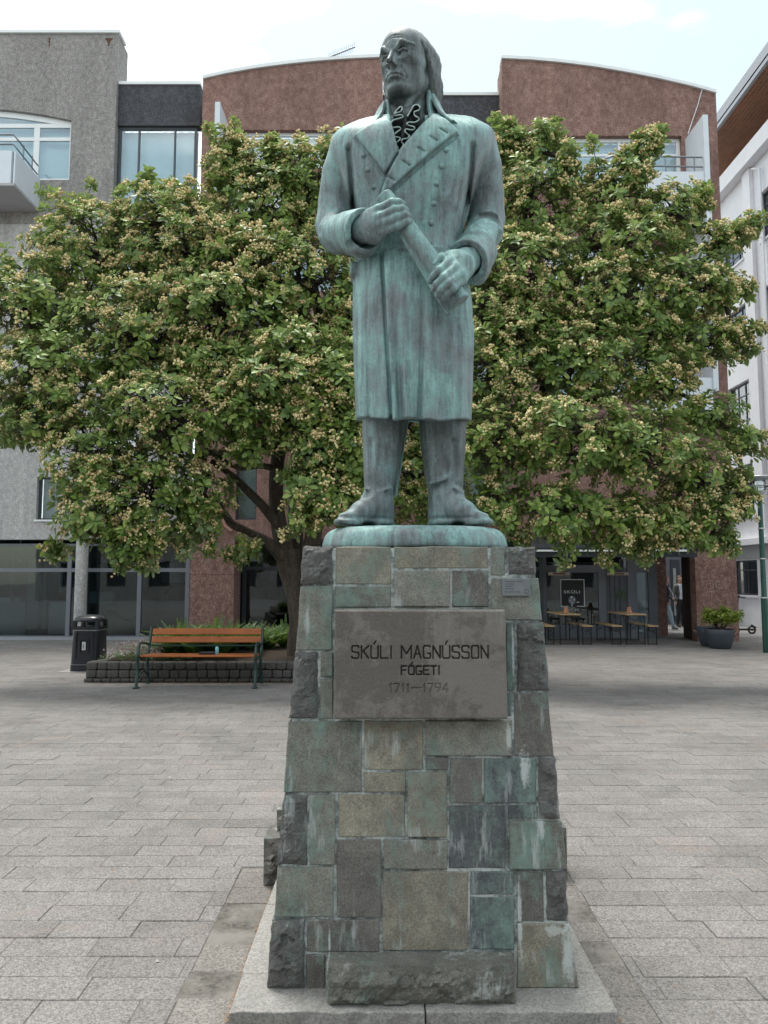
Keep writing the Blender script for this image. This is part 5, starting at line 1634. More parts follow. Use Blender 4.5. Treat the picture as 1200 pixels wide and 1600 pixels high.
def window(parent, x0, x1, z0, z1, y, cols, rows_, frame, fw=0.06, glass='glass', back='curtain', side='Y', bd=0.25, mw=None, nm='window', blind_top=0.0):
    """framed window: cols/rows_ are fractions of the mullions and transoms; panes are sub-parts"""
    mw = mw or fw * 0.7
    mb = MB()
    def B(a, b, c, d, e, f):
        if side == 'Y': mb.box(a, b, c, d, e, f)
        else: mb.box(c, d, a, b, e, f)
    t = 0.07
    B(x0, x1, y, y + t, z1 - fw, z1); B(x0, x1, y, y + t, z0, z0 + fw)
    B(x0, x0 + fw, y + .001, y + t - .001, z0 + fw, z1 - fw); B(x1 - fw, x1, y + .001, y + t - .001, z0 + fw, z1 - fw)
    xs = [x0 + fw] + [x0 + (x1 - x0) * c for c in cols] + [x1 - fw]
    zs = [z0 + fw] + [z0 + (z1 - z0) * r for r in rows_] + [z1 - fw]
    for c in xs[1:-1]: B(c - mw / 2, c + mw / 2, y + .004, y + t - .004, z0 + fw, z1 - fw)
    for r in zs[1:-1]: B(x0 + fw, x1 - fw, y + .008, y + t - .008, r - mw / 2, r + mw / 2)
    w = mb.build(nm, M[frame], parent)
    for i in range(len(xs) - 1):
        for j in range(len(zs) - 1):
            m2 = MB(); a, b, c, d = xs[i], xs[i + 1], zs[j], zs[j + 1]
            ys = y + .03
            if side == 'Y': m2.box(a, b, ys, ys + .006, c, d)
            else: m2.box(ys, ys + .006, a, b, c, d)
            m2.build('pane', M[glass], w)
    if back:
        m3 = MB(); n = max(4, int((x1 - x0) / 0.12)); vs = []
        for i in range(n + 1):
            xx = x0 + .01 + (x1 - x0 - .02) * i / n; yy = y + bd + (0.012 if i % 2 else -0.012) * (1 if back == 'curtain' else .2)
            vs += [(xx, yy, z0), (xx, yy, z1)] if side == 'Y' else [(yy, xx, z0), (yy, xx, z1)]
        m3.add(vs, [(2 * i, 2 * i + 2, 2 * i + 3, 2 * i + 1) for i in range(n)], True)
        m3.build('curtain', M[back], w)
    return w

def X_(px, py, Y): return at(px, py, Y).x
def Z_(py, Y): return at(600, py, Y).z

# ---- grey building on the left
YG = 20.0
gb = empty('grey_building', (-9, YG, 0), 'tall grey pebbledashed building on the left with an arched top window and white balcony', 'building')
xe = X_(180, 200, YG); ztop = Z_(53, YG); zlow = Z_(843, YG)
xr = X_(296, 700, YG)
wx1 = X_(110, 230, YG); wz0, wz1 = Z_(281, YG), Z_(188, YG)
wx0 = -15.2
swx = (X_(57, 780, YG), X_(92, 780, YG), Z_(812, YG), Z_(745, YG))
mb = MB()
# upper part with the arched opening
arch = []
zA = Z_(168, YG)
n = 16
xc = -12.0; 
def arch_z(x): 
    t = (x - xc) / (wx1 - xc); return zA - (zA - wz1) * t * t
NX = 24
xsA = [wx0 + (wx1 - wx0) * i / NX for i in range(NX + 1)]
wall(mb, -24, wx0, zlow, ztop, YG, .35)
wall(mb, wx1, xe, Z_(350, YG), ztop, YG, .35, [])
wall(mb, wx0, wx1, Z_(350, YG), wz0, YG, .35)
for i in range(NX):
    a, b = xsA[i], xsA[i + 1]
    mb.add([(a, YG, arch_z(a)), (b, YG, arch_z(b)), (b, YG, ztop), (a, YG, ztop), (a, YG + .35, arch_z(a)), (b, YG + .35, arch_z(b)), (b, YG + .35, ztop), (a, YG + .35, ztop)],
           [(0, 1, 2, 3), (7, 6, 5, 4), (0, 4, 5, 1), (3, 2, 6, 7)])
mb.quad((xe, YG + .35, Z_(350, YG)), (xe, YG + .8, Z_(350, YG)), (xe, YG + .8, ztop), (xe, YG + .35, ztop))
mb.build('wall', M['grey_dash'], gb, fix=False)
mb = MB()
zl2 = Z_(350, YG) - .004
wall(mb, wx0, xr, zlow, zl2, YG + .001, .35, [swx, (X_(165, 700, YG), X_(212, 700, YG), Z_(735, YG), Z_(672, YG)), (X_(70, 560, YG), X_(120, 560, YG), Z_(600, YG), Z_(530, YG)), (X_(190, 560, YG), X_(250, 560, YG), Z_(600, YG), Z_(530, YG)), (X_(190, 400, YG), X_(270, 400, YG), Z_(460, YG), Z_(390, YG))])
o = mb.build('wall', M['pale_dash'], gb, fix=False); o['label'] = 'paler lower pebbledashed wall'
for hx in (swx, (X_(165, 700, YG), X_(212, 700, YG), Z_(735, YG), Z_(672, YG)), (X_(70, 560, YG), X_(120, 560, YG), Z_(600, YG), Z_(530, YG)), (X_(190, 560, YG), X_(250, 560, YG), Z_(600, YG), Z_(530, YG)), (X_(190, 400, YG), X_(270, 400, YG), Z_(460, YG), Z_(390, YG))):
    window(gb, hx[0], hx[1], hx[2], hx[3], YG + .12, [], [], 'frame_dark', .05, back='interior_blue')
    mb = MB(); mb.box(hx[0] - .03, hx[1] + .03, YG - .05, YG + .12, hx[2] - .05, hx[2] - .002); mb.build('sill', M['white_trim'], gb)
# coping
mb = MB(); mb.box(-24, xe + .06, YG - .06, YG + .5, ztop + .003, ztop + .09); mb.build('coping', M['white_trim'], gb)
# arched window frame
ww = MB()
ww.box(wx0, wx1, YG + .10, YG + .17, wz0, wz0 + .09)
ww.box(wx1 - .07, wx1, YG + .101, YG + .169, wz0 + .09, arch_z(wx1))
tz = Z_(214, YG); tz2 = Z_(193, YG)
ww.box(wx0, wx1 - .07, YG + .102, YG + .168, tz - .05, tz + .05)
ww.box(wx0, wx1 - .07, YG + .102, YG + .168, tz2 - .06, tz2 + .06)
for px in (54,): 
    xm = X_(px, 230, YG); ww.box(xm - .08, xm + .08, YG + .105, YG + .165, wz0 + .09, tz2)
xm = X_(-60, 230, YG); ww.box(xm - .08, xm + .08, YG + .105, YG + .165, wz0 + .09, tz2)
for i in range(NX):
    a, b = xsA[i], xsA[i + 1]
    ww.add([(a, YG + .1, arch_z(a) - .16), (b, YG + .1, arch_z(b) - .16), (b, YG + .1, arch_z(b)), (a, YG + .1, arch_z(a)), (a, YG + .17, arch_z(a) - .16), (b, YG + .17, arch_z(b) - .16), (b, YG + .17, arch_z(b)), (a, YG + .17, arch_z(a))],
           [(0, 1, 2, 3), (7, 6, 5, 4), (0, 4, 5, 1), (3, 2, 6, 7)])
aw = ww.build('arched_window', M['white_trim'], gb)
for (a, b, c, d) in ((wx0, X_(-60, 230, YG), wz0 + .09, tz), (X_(-60, 230, YG), X_(54, 230, YG), wz0 + .09, tz), (X_(54, 230, YG), wx1 - .07, wz0 + .09, tz), (wx0, X_(54, 230, YG), tz, tz2), (X_(54, 230, YG), wx1 - .07, tz, tz2), (wx0, wx1 - .05, tz2, zA)):
    m2 = MB(); m2.box(a, b, YG + .13, YG + .136, c, d if d < zA else d - .02); m2.build('pane', M['glass'], aw)
m2 = MB(); m2.box(wx0, wx1, YG + .34, YG + .36, wz0, zA); m2.build('curtain', M['curtain'], aw)
# balcony
bz0, bz1 = Z_(331, YG), Z_(281, YG)
bxr = X_(62, 305, YG); byf = 18.6
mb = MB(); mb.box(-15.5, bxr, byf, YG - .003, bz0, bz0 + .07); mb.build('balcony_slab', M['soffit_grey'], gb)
mb = MB(); mb.box(bxr - .06, bxr, byf, YG - .004, bz0 + .072, bz1); mb.build('balcony_panel', M['balcony'], gb)
xg = X_(18, 260, byf)
mb = MB(); mb.box(xg + .05, bxr - .062, byf, byf + .06, bz0 + .072, bz1 + .02); mb.build('balcony_panel', M['balcony'], gb)
mb = MB(); mb.box(-15.5, xg - .01, byf, byf + .06, bz0 + .072, bz1 + .02); mb.build('balcony_panel', M['balcony'], gb)
mb = MB()
for hh in (.22, .48):
    mb.tube([(-15.5, byf + .04, bz1 + hh), (bxr - .1, byf + .04, bz1 + hh), (bxr - .06, byf + .25, bz1 + hh - .05), (bxr - .04, YG - .1, bz1 + hh - .12)], .022, 6)
for xx, yy in ((-13.6, byf + .04), (-12.4, byf + .04), (-11.2, byf + .04), (-10.1, byf + .04), (bxr - .05, byf + .5), (bxr - .05, byf + 1.0)):
    mb.tube([(xx, yy, bz1), (xx, yy, bz1 + .46)], .018, 6)
mb.build('railing', M['metal_rail'], gb)
# rust marks
for px, py, w_, h_ in ((77, 68, .05, .35), (170, 66, .14, .25)):
    p = at(px, py, YG - .004); mb = MB(); rnd = random.Random(px)
    nn_ = 9; vs = []
    for k in range(nn_):
        z = p.z + h_ * (.5 - k / (nn_ - 1)); w2 = w_ * (1 - k / nn_) * rnd.uniform(.3, 1)
        vs += [(p.x - w2, YG - .004, z), (p.x + w2, YG - .004, z)]
    mb.add(vs, [(2 * k, 2 * k + 1, 2 * k + 3, 2 * k + 2) for k in range(nn_ - 1)]); mb.build('rust_stain', M['rust'], gb, fix=False)
# dark recess between the blocks, window below
YD = 20.16
x0d, x1d = xe + .002, X_(313, 170, YD)
zt, zb = Z_(133, YD), Z_(196, YD)
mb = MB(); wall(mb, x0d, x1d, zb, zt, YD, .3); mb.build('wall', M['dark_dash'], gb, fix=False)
mb = MB(); mb.box(x0d, x1d, YD - .05, YD + .35, zt + .002, zt + .09); mb.build('coping', M['white_trim'], gb)
window(gb, x0d + .02, x1d - .1, Z_(330, YD), zb - .003, YD + .08, [.26, .72], [.33], 'frame_dark', .07)
mb = MB(); wall(mb, x0d, x1d, Z_(420, YD), Z_(330, YD) - .003, YD, .3); mb.build('wall', M['pale_dash'], gb, fix=False)
# ground-floor shop front
ZT = Z_(849, YG); ZTR = Z_(890, YG); ZS_ = Z_(996, YG)
xl0 = -24.0; xl1 = X_(296, 900, YG)
YS = 20.15
sf = MB()
for z_a, z_b in ((ZT - .06, ZT - .002), (ZTR - .06, ZTR + .04), (0.0, .10)):
    sf.box(xl0, xl1, YS, YS + .09, z_a, z_b)
for px in (-420, -200, 108, 218, 293): 
    xm = X_(px, 900, YS); sf.box(xm - .055, xm + .055, YS - .004, YS + .085, .101, ZT - .061)
shop = sf.build('shop_front', M['frame_grey'], gb)
cuts = [xl0] + [X_(px, 900, YS) for px in (-420, -200, 108, 218, 293)]
for a, b in zip(cuts[:-1], cuts[1:]):
    for c, d in ((.10, ZTR - .06), (ZTR + .04, ZT - .06)):
        m2 = MB(); m2.box(a, b, YS + .04, YS + .046, c, d); m2.build('pane', M['glass_dark'], shop)
mb = MB(); mb.box(xl0, xl1, YS - .12, YS - .001, 0, .06); mb.build('kerb_step', M['fascia'], gb)
# interior of the shop
mb = MB()
mb.quad((xl0, 24, 0.02), (xr, 24, 0.02), (xr, 24, 3), (xl0, 24, 3)); mb.quad((xl0, YS + .2, .02), (xr, YS + .2, .02), (xr, 24, .02), (xl0, 24, .02))
mb.quad((xl0, YS + .2, 2.75), (xr, YS + .2, 2.75), (xr, 24, 2.75), (xl0, 24, 2.75)); mb.quad((xr - .05, YS + .2, 0), (xr - .05, 24, 0), (xr - .05, 24, 3), (xr - .05, YS + .2, 3))
mb.build('interior', M['room'], gb, fix=False)
for (a, b, c, d, yy, mt) in ((0, 40, 0, .98, 20.9, 'interior_blue'), (42, 72, .1, 2.2, 22.6, 'interior_blue'), (77, 103, .1, .98, 20.8, 'white_trim'), (140, 178, .9, 1.25, 21.6, 'interior_blue'), (92, 97, 1.2, 2.0, 22.5, 'awning_line'), (250, 290, .2, 1.5, 23, 'room_dark'), (222, 250, .2, 1.9, 22.2, 'room_dark')):
    mb = MB(); mb.box(X_(a, 940, yy), X_(b, 940, yy), yy, yy + .08, c, d); mb.build('partition', M[mt], gb)
for (a, b, z0_, z1_, yy, mt) in ((-60, 30, .05, 1.05, 22.4, 'white_trim'), (182, 214, .05, .95, 22.3, 'cream'), (226, 288, 1.5, 2.1, 23.6, 'curtain_grey'), (15, 20, .05, 2.6, 21.4, 'frame_grey'), (60, 63, .05, 2.6, 21.2, 'frame_grey'), (150, 153, .05, 2.6, 21.6, 'frame_grey')):
    mb = MB(); mb.box(X_(a, 940, yy), X_(b, 940, yy), yy, yy + .12, z0_, z1_); mb.build('fitting', M[mt], gb)
for px, yy in ((30, 21.6), (84, 22.4), (160, 21.8), (205, 22.6), (250, 21.7), (-20, 22.0)):
    x_ = X_(px, 900, yy); mb = MB(); mb.lathe([(.02, 2.72), (.02, 2.25), (.05, 2.22), (.15, 2.08), (.001, 2.09)], (x_, yy, 0), 14, caps=False); mb.build('pendant_shade', M['awning_line'], gb)
# round column in front of the glass
mb = MB(); cx_ = X_(126, 930, 19.75); mb.lathe([(.155, 0), (.155, 2.62)], (cx_, 19.75, 0), 28)
mb.build('column', M['pale_dash'], gb)
# cream tub inside the window
tub = empty('cream_tub_seat', (X_(189, 975, 20.6), 20.6, .1), 'cream tub-shaped seat with a brown rim standing behind the shop glass', 'seat')
mb = MB(); c_ = (X_(189, 975, 20.6), 20.6); V_ = []; n = 28
tubtop = lambda a: .42 + .22 * max(0, math.cos(a - math.pi)) + .05 * math.sin(3 * a)
for lvl in range(5):
    f = lvl / 4
    for k in range(n):
        a = 2 * math.pi * k / n; r = .36 + .05 * math.sin(f * 2.6)
        V_.append((c_[0] + r * math.cos(a), c_[1] + r * .8 * math.sin(a), .1 + f * tubtop(a)))
mb.add(V_, [(l * n + k, l * n + (k + 1) % n, (l + 1) * n + (k + 1) % n, (l + 1) * n + k) for l in range(4) for k in range(n)], True)
mb.build('shell', M['cream'], tub, fix=False)
mb = MB(); mb.tube([Vector(V_[4 * n + k]) for k in range(n)] + [Vector(V_[4 * n])], .02, 6); mb.build('rim', M['cork'], tub)

# ---- red building
YR = 19.5
rb = empty('red_building', (0, YR, 0), 'red-brown pebbledashed building behind the tree with two curved parapets and white balcony fins', 'building')
def curved_block(pts_px, xa, xb, zb, Y, th, holes, parent):
    """wall with curved parapet: everything under z=zc flat via wall(), the cap above as strips"""
    tops = [(X_(px, py, Y), Z_(py, Y)) for px, py in pts_px]
    zc = min(t[1] for t in tops) - .25
    mb = MB(); wall(mb, xa, xb, zb, zc, Y, th, holes)
    n = 22
    def top(x):
        xs = [t[0] for t in tops]; zs = [t[1] for t in tops]; return float(np.interp(x, xs, zs))
    P_ = [xa + (xb - xa) * i / n for i in range(n + 1)]
    for a, b in zip(P_[:-1], P_[1:]):
        mb.add([(a, Y, zc), (b, Y, zc), (b, Y, top(b)), (a, Y, top(a)), (a, Y + th, zc), (b, Y + th, zc), (b, Y + th, top(b)), (a, Y + th, top(a))], [(0, 1, 2, 3), (7, 6, 5, 4), (3, 2, 6, 7)])
    for x in (xa, xb): mb.quad((x, Y, zc), (x, Y + th, zc), (x, Y + th, top(x)), (x, Y, top(x)))
    mb.build('wall', M['red_dash'], parent, fix=False)
    mb = MB()
    for a, b in zip(P_[:-1], P_[1:]):
        mb.add([(a, Y - .06, top(a) + .002), (b, Y - .06, top(b) + .002), (b, Y - .06, top(b) + .09), (a, Y - .06, top(a) + .09), (a, Y + th + .04, top(a) + .002), (b, Y + th + .04, top(b) + .002), (b, Y + th + .04, top(b) + .09), (a, Y + th + .04, top(a) + .09)], [(0, 1, 2, 3), (7, 6, 5, 4), (3, 2, 6, 7), (0, 4, 5, 1)])
    mb.build('coping', M['white_trim'], parent, fix=False)
# left block
la, lb = X_(311, 400, YR), X_(598, 300, YR)
ZG = Z_(842, YR)        # underside of the upper storeys
WIN = {}
topw = (X_(376, 230, YR), X_(592, 230, YR), Z_(262, YR), Z_(203, YR))
s2 = (X_(370, 400, YR), X_(560, 400, YR), Z_(455, YR), Z_(385, YR))
s3 = (X_(400, 570, YR), X_(560, 570, YR), Z_(620, YR), Z_(555, YR))
s4 = (X_(368, 770, YR), X_(401, 770, YR), Z_(812, YR), Z_(715, YR))
xa_ = X_(305, 700, YR)
curved_block([(311, 126), (350, 117), (400, 108), (450, 101.5), (500, 96.5), (550, 93), (598, 91)], la, lb, ZG, YR, .35, [topw, s2, s3, s4], rb)
window(rb, *topw, YR + .15, [.22, .48, .74], [.70], 'white_trim', .09)
window(rb, *s2, YR + .15, [.33, .66], [.7], 'white_trim', .09)
window(rb, *s3, YR + .15, [.33, .66], [.7], 'white_trim', .09)
window(rb, *s4, YR + .15, [], [], 'frame_dark', .05, back='interior_blue')
# middle recess, dark on top
YM = 20.1
ma, mb_x = lb + .002, X_(787, 300, YR) - .002
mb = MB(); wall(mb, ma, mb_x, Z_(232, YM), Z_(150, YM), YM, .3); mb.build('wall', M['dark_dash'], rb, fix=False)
mb = MB(); mb.box(ma, mb_x, YM - .05, YM + .35, Z_(150, YM) + .002, Z_(150, YM) + .09); mb.build('coping', M['white_trim'], rb)
mid_wins = []
for py0, py1 in ((235, 300), (400, 465), (560, 625), (715, 790)):
    mid_wins.append((ma + .35, mb_x - .35, Z_(py1, YM), Z_(py0, YM)))
mb = MB(); wall(mb, ma, mb_x, ZG, Z_(232, YM) - .003, YM, .3, mid_wins); mb.build('wall', M['red_dash'], rb, fix=False)
for h in mid_wins: window(rb, *h, YM + .12, [.25, .5, .75], [], 'frame_dark', .06)
# right block
ra, rbx = X_(787, 300, YR), X_(1150, 900, YR)
tw = (X_(849, 240, YR), X_(1066, 240, YR), Z_(287, YR), Z_(212, YR))
r2 = (X_(850, 400, YR), X_(1040, 400, YR), Z_(455, YR), Z_(385, YR))
r3 = (X_(850, 570, YR), X_(1040, 570, YR), Z_(620, YR), Z_(555, YR))
r4 = (X_(858, 770, YR), X_(886, 770, YR), Z_(808, YR), Z_(770, YR))
curved_block([(787, 93), (830, 95), (880, 99.5), (930, 106), (980, 114.5), (1030, 124.5), (1080, 136), (1123, 148)], ra, rbx, ZG, YR, .35, [tw, r2, r3, r4], rb)
tww = window(rb, *tw, YR + .15, [.23, .56, .78], [.66], 'white_trim', .10)
window(rb, *r2, YR + .15, [.33, .66], [.7], 'white_trim', .09)
window(rb, *r3, YR + .15, [.33, .66], [.7], 'white_trim', .09)
window(rb, *r4, YR + .15, [], [], 'frame_dark', .05, back='interior_blue')
# sides of the right block
mb = MB(); mb.quad((rbx, YR + .35, ZG), (rbx, 23.2, ZG), (rbx, 23.2, Z_(152, YR)), (rbx, YR + .35, Z_(152, YR))); mb.quad((ra, 23.2, ZG), (rbx, 23.2, ZG), (rbx, 23.2, Z_(152, YR)), (ra, 23.2, Z_(152, YR))); 
mb.quad((ra, YR + .35, ZG), (ra, YM + .2, ZG), (ra, YM + .2, Z_(96, YR)), (ra, YR + .35, Z_(96, YR)))
mb.quad((lb, YR + .35, ZG), (lb, YM + .2, ZG), (lb, YM + .2, Z_(96, YR)), (lb, YR + .35, Z_(96, YR)))
mb.quad((la, YR + .35, ZG), (la, 21, ZG), (la, 21, Z_(130, YR)), (la, YR + .35, Z_(130, YR)))
mb.build('wall', M['red_dash'], rb, fix=False)
# white balcony fins and parapets with rails
def fin(px_front, px_back, py_t, py_b, sgn):
    yf_ = YR - 1.15
    xf = X_(px_front, 300, yf_); 
    zt_f, zt_b = Z_(py_t, yf_), Z_(py_t, yf_) + .02
    zb_ = Z_(py_b, yf_)
    mb = MB(); w_ = .13 * sgn
    mb.prism([(yf_, zb_), (YR - .003, zb_), (YR - .003, zt_b), (yf_, zt_f)], xf, xf + w_, 'X')
    mb.build('balcony_fin', M['balcony'], rb)
    return xf
xfR = fin(1103, 1075, 179, 610, 1)
xfL = fin(341, 346, 159, 610, -1)
mb = MB()
for (za, zb_) in ((Z_(330, YR - 1.1), Z_(268, YR - 1.1)), (Z_(500, YR - 1.1), Z_(440, YR - 1.1)), (Z_(640, YR - 1.1), Z_(590, YR - 1.1))):
    for x0_, x1_ in ((X_(1000, 300, YR - 1.1), xfR - .003), (xfL + .003, X_(445, 300, YR - 1.1))):
        mb = MB(); mb.box(x0_, x1_, YR - 1.1, YR - 1.04, za, zb_); mb.build('balcony_parapet', M['balcony'], rb)
        mb = MB(); mb.box(x0_, x1_, YR - 1.039, YR - .004, za, za + .08); mb.build('balcony_slab', M['soffit_grey'], rb)
mb = MB()
zr = Z_(268, YR - 1.1)
for hh in (.14, .40):
    mb.tube([(xfR - .02, YR - 1.07, zr + hh), (X_(960, 250, YR - 1.1), YR - 1.07, zr + hh + .05), (X_(915, 250, YR - .6), YR - .6, zr + hh + .05), (X_(898, 262, YR), YR - .02, zr + hh - .35)], .022, 6)
for px in (1085, 1040, 1000, 962): mb.tube([(X_(px, 260, YR - 1.07), YR - 1.07, zr - .02), (X_(px, 260, YR - 1.07), YR - 1.07, zr + .42)], .018, 6)
mb.build('railing', M['metal_rail'], rb)
# cable from the parapet to the fin
mb = MB(); mb.tube([at(1097, 140, YR - .03), at(1090, 165, YR - .03), at(1082, 188, YR - .05), at(1075, 209, YR - .1)], .013, 5); mb.build('cable', M['pipe'], rb)
# copper rain pipe
mb = MB(); mb.tube([at(348, 745, YR - .05), at(348, 812, YR - .05), at(352, 822, YR - .08), at(362, 830, YR - .1)], .04, 8); mb.build('rain_pipe', M['copper'], rb)
# ground floor: pillars
def pillar(px0, px1, y0, depth, ztop_):
    mb = MB(); x0_, x1_ = X_(px0, 940, y0), X_(px1, 940, y0)
    zs_ = [0, Z_(898, y0) - .008, Z_(898, y0) + .008, ztop_]
    mb.box(x0_, x1_, y0, y0 + depth, 0, zs_[1]); mb.box(x0_ + .01, x1_ - .01, y0 + .01, y0 + depth - .01, zs_[1], zs_[2]); mb.box(x0_, x1_, y0, y0 + depth, zs_[2], ztop_)
    return mb.build('pillar', M['red_dash'], rb)
ZGt = ZG - .003
pillar(296, 365, YR - .02, .9, ZGt)
mb = MB(); mb.box(X_(1088, 940, YR - .02), X_(1153, 940, YR - .02), YR - .02, YR + .32, 0, ZGt); mb.build('pillar', M['red_dash'], rb)
mb = MB(); mb.box(X_(1024, 930, 21.6), X_(1042, 930, 21.6), 21.6, 22.4, 0, 3.0); mb.build('pillar', M['red_dash'], rb)
# soffit over the ground floor
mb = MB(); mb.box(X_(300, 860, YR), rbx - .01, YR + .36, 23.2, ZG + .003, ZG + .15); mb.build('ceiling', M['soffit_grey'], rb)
# left glass beside the trunk, and glazing across behind the pedestal
YL = 20.6
sf = MB(); xs_px = (366, 381, 470, 560, 650, 740, 846)
for z_a, z_b in ((ZG - .12, ZG - .003), (Z_(888, YL) - .05, Z_(888, YL) + .05), (0, .12)):
    sf.box(X_(366, 930, YL), X_(846, 930, YL), YL, YL + .09, z_a, z_b)
for px in xs_px: xm = X_(px, 930, YL); sf.box(xm - .05, xm + .05, YL - .004, YL + .086, .121, ZG - .121)
sfo = sf.build('shop_front', M['frame_dark'], rb)
for a, b in zip(xs_px[:-1], xs_px[1:]):
    for c, d in ((.12, Z_(888, YL) - .05), (Z_(888, YL) + .05, ZG - .12)):
        m2 = MB(); m2.box(X_(a, 930, YL), X_(b, 930, YL), YL + .04, YL + .046, c, d); m2.build('pane', M['glass_dark'], sfo)
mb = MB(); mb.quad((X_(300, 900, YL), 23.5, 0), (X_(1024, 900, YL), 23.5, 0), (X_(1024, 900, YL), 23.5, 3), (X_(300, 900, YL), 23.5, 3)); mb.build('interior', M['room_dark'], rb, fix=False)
# bar front under the awning
YB = 20.9
bx = lambda px: X_(px, 940, YB)
zB = Z_(872, YB) + .5
sf = MB()
sf.box(bx(846), bx(1025), YB, YB + .1, zB - .1, zB); sf.box(bx(846), bx(938), YB + .002, YB + .098, 0, .34); sf.box(bx(938), bx(1025), YB + .002, YB + .098, 0, .16)
for px, w_ in ((849, .10), (941.5, .10), (989, .13), (1021, .12)): sf.box(bx(px) - w_, bx(px) + w_, YB - .006, YB + .094, 0, zB - .1)
sf.box(bx(850), bx(938), YB + .004, YB + .096, Z_(890, YB) - .08, Z_(890, YB) + .12)
sf.box(bx(992), bx(1018), YB + .004, YB + .096, Z_(890, YB) - .08, Z_(890, YB) + .12)
bar = sf.build('bar_front', M['frame_grey'], rb)
for a, b in ((852, 938), (993, 1018)):
    for c, d in ((.16, Z_(890, YB) - .08), (Z_(890, YB) + .12, zB - .1)):
        m2 = MB(); m2.box(bx(a), bx(b), YB + .04, YB + .046, c, d); m2.build('pane', M['glass_dark'], bar)
for k in range(5):
    a, b = 946 + k * 7.8, 946 + (k + 1) * 7.8
    m2 = MB(); m2.box(bx(a) + .008, bx(b) - .008, YB + .03, YB + .06, .16, Z_(888, YB)); m2.build('board', M['panel_boards'], bar)
# green scrawl on the boards
mb = MB(); rnd = random.Random(5)
for k in range(14):
    p = at(rnd.uniform(961, 978), rnd.uniform(918, 941), YB + .022); pts = [p]
    for _ in range(4): p = p + Vector((rnd.uniform(-.09, .09), 0, rnd.uniform(-.09, .09))); pts.append(p)
    mb.tube(pts, .011, 4)
mb.build('painted_scrawl', simple('green_paint', (.12, .19, .12), .7), bar)
mb = MB(); mb.box(bx(1006), bx(1012), 22.9, 23.0, .3, 2.2); mb.box(bx(853), bx(872), 22.5, 22.6, .5, 1.9)
mb.build('partition', M['interior_blue'], rb)
# passage: side wall, back wall, door, brown door leaf
mb = MB()
mb.box(X_(1026, 930, 22.4), X_(1030, 930, 22.4), 22.41, 24.4, 0, 3.0)
mb.box(5.5, 12.2, 27.2, 27.4, 0, 5.2)
mb.build('passage_wall', M['frame_grey'], rb)
mb = MB(); mb.box(X_(1052, 930, 27), X_(1066, 930, 27), 27.14, 27.19, .1, 2.3); mb.build('door', M['frame_dark'], rb)
mb = MB(); mb.box(X_(1055, 930, 27), X_(1059, 930, 27), 27.10, 27.135, .3, 2.0); mb.build('door_glass', M['curtain_grey'], rb)
mb = MB()
xa_, xb_ = X_(1073, 940, 20.6), X_(1087, 940, YR + .1)
for k in range(5):
    f0, f1 = k / 5 + .01, (k + 1) / 5 - .01
    a = Vector((xa_ + (xb_ - xa_) * f0, 20.9 + (YR + .15 - 20.9) * f0, 0)); b = Vector((xa_ + (xb_ - xa_) * f1, 20.9 + (YR + .15 - 20.9) * f1, 0))
    m2 = MB(); m2.add([a, b, b + Vector((.06, .05, 0)), a + Vector((.06, .05, 0))] + [p + Vector((0, 0, 2.5)) for p in (a, b, b + Vector((.06, .05, 0)), a + Vector((.06, .05, 0)))],
                     [(0, 1, 5, 4), (1, 2, 6, 5), (2, 3, 7, 6), (3, 0, 4, 7), (4, 5, 6, 7), (3, 2, 1, 0)])
    m2.build('gate_board', M['brown_board'], rb)
# chalk marks on the pillar
yy = YR - .024
mb = MB()
for pts in ([(1102, 908), (1114, 907), (1114, 918), (1108, 921), (1103, 918), (1104, 911), (1110, 912), (1110, 917)], [(1119, 909), (1119, 920)], [(1119, 909), (1124, 909), (1125, 913), (1119, 915), (1125, 921)], [(1106, 925), (1118, 925)], [(1112, 925), (1112, 938)]):
    mb.tube([at(a, b, yy) for a, b in pts], .010, 4)
mb.build('chalk_graffiti', M['chalk'], rb)
# aerial on the roof
an = empty('roof_aerial', tuple(at(512, 93, YR + 1.5)), 'thin metal television aerial standing on the left curved roof', 'aerial')
mb = MB(); mb.tube([at(512, 100, YR + 1.5), at(512, 90, YR + 1.5)], .03, 6); mb.build('mast', M['metal_rail'], an)
mb = MB(); a, b = at(510, 91, YR + 1.5), at(555, 73, YR + 1.5); mb.tube([a, b], .022, 6); mb.build('boom', M['metal_rail'], an)
mb = MB()
for k in range(14):
    c = a.lerp(b, .06 + k * .068); h_ = .16; mb.tube([c + Vector((-.04, 0, -h_)), c + Vector((.04, 0, h_))], .006, 4)
mb.build('elements', M['metal_rail'], an)

# ---- awning
aw_ = empty('bar_awning', (X_(960, 860, 19), YR, 2.3), 'wide dark awning with a thin white edge line over the bar tables', 'awning')
yf_ = 18.3; xa_, xb_ = X_(822, 860, yf_), X_(1090, 860, yf_)
zc = Z_(863, yf_)
mb = MB()
prof = [(YR - .03, zc + .42), (YR - .03, zc + .36), (yf_ + .05, zc + .10), (yf_ - .03, zc + .02), (yf_ - .07, zc + .10), (yf_ - .03, zc + .17)]
mb.prism(prof, xa_, xb_, 'X'); mb.build('canopy', M['awning'], aw_, bevel=.015)
mb = MB(); mb.box(xa_ + .02, xb_ - .25, yf_ - .095, yf_ - .065, Z_(860.5, yf_) - .022, Z_(860.5, yf_) + .022); mb.build('edge_line', M['awning_line'], aw_)
mb = MB(); mb.box(xa_ + .03, xb_ - .03, yf_ - .05, yf_ - .035, zc - .12, zc + .03); mb.build('valance', M['awning'], aw_)
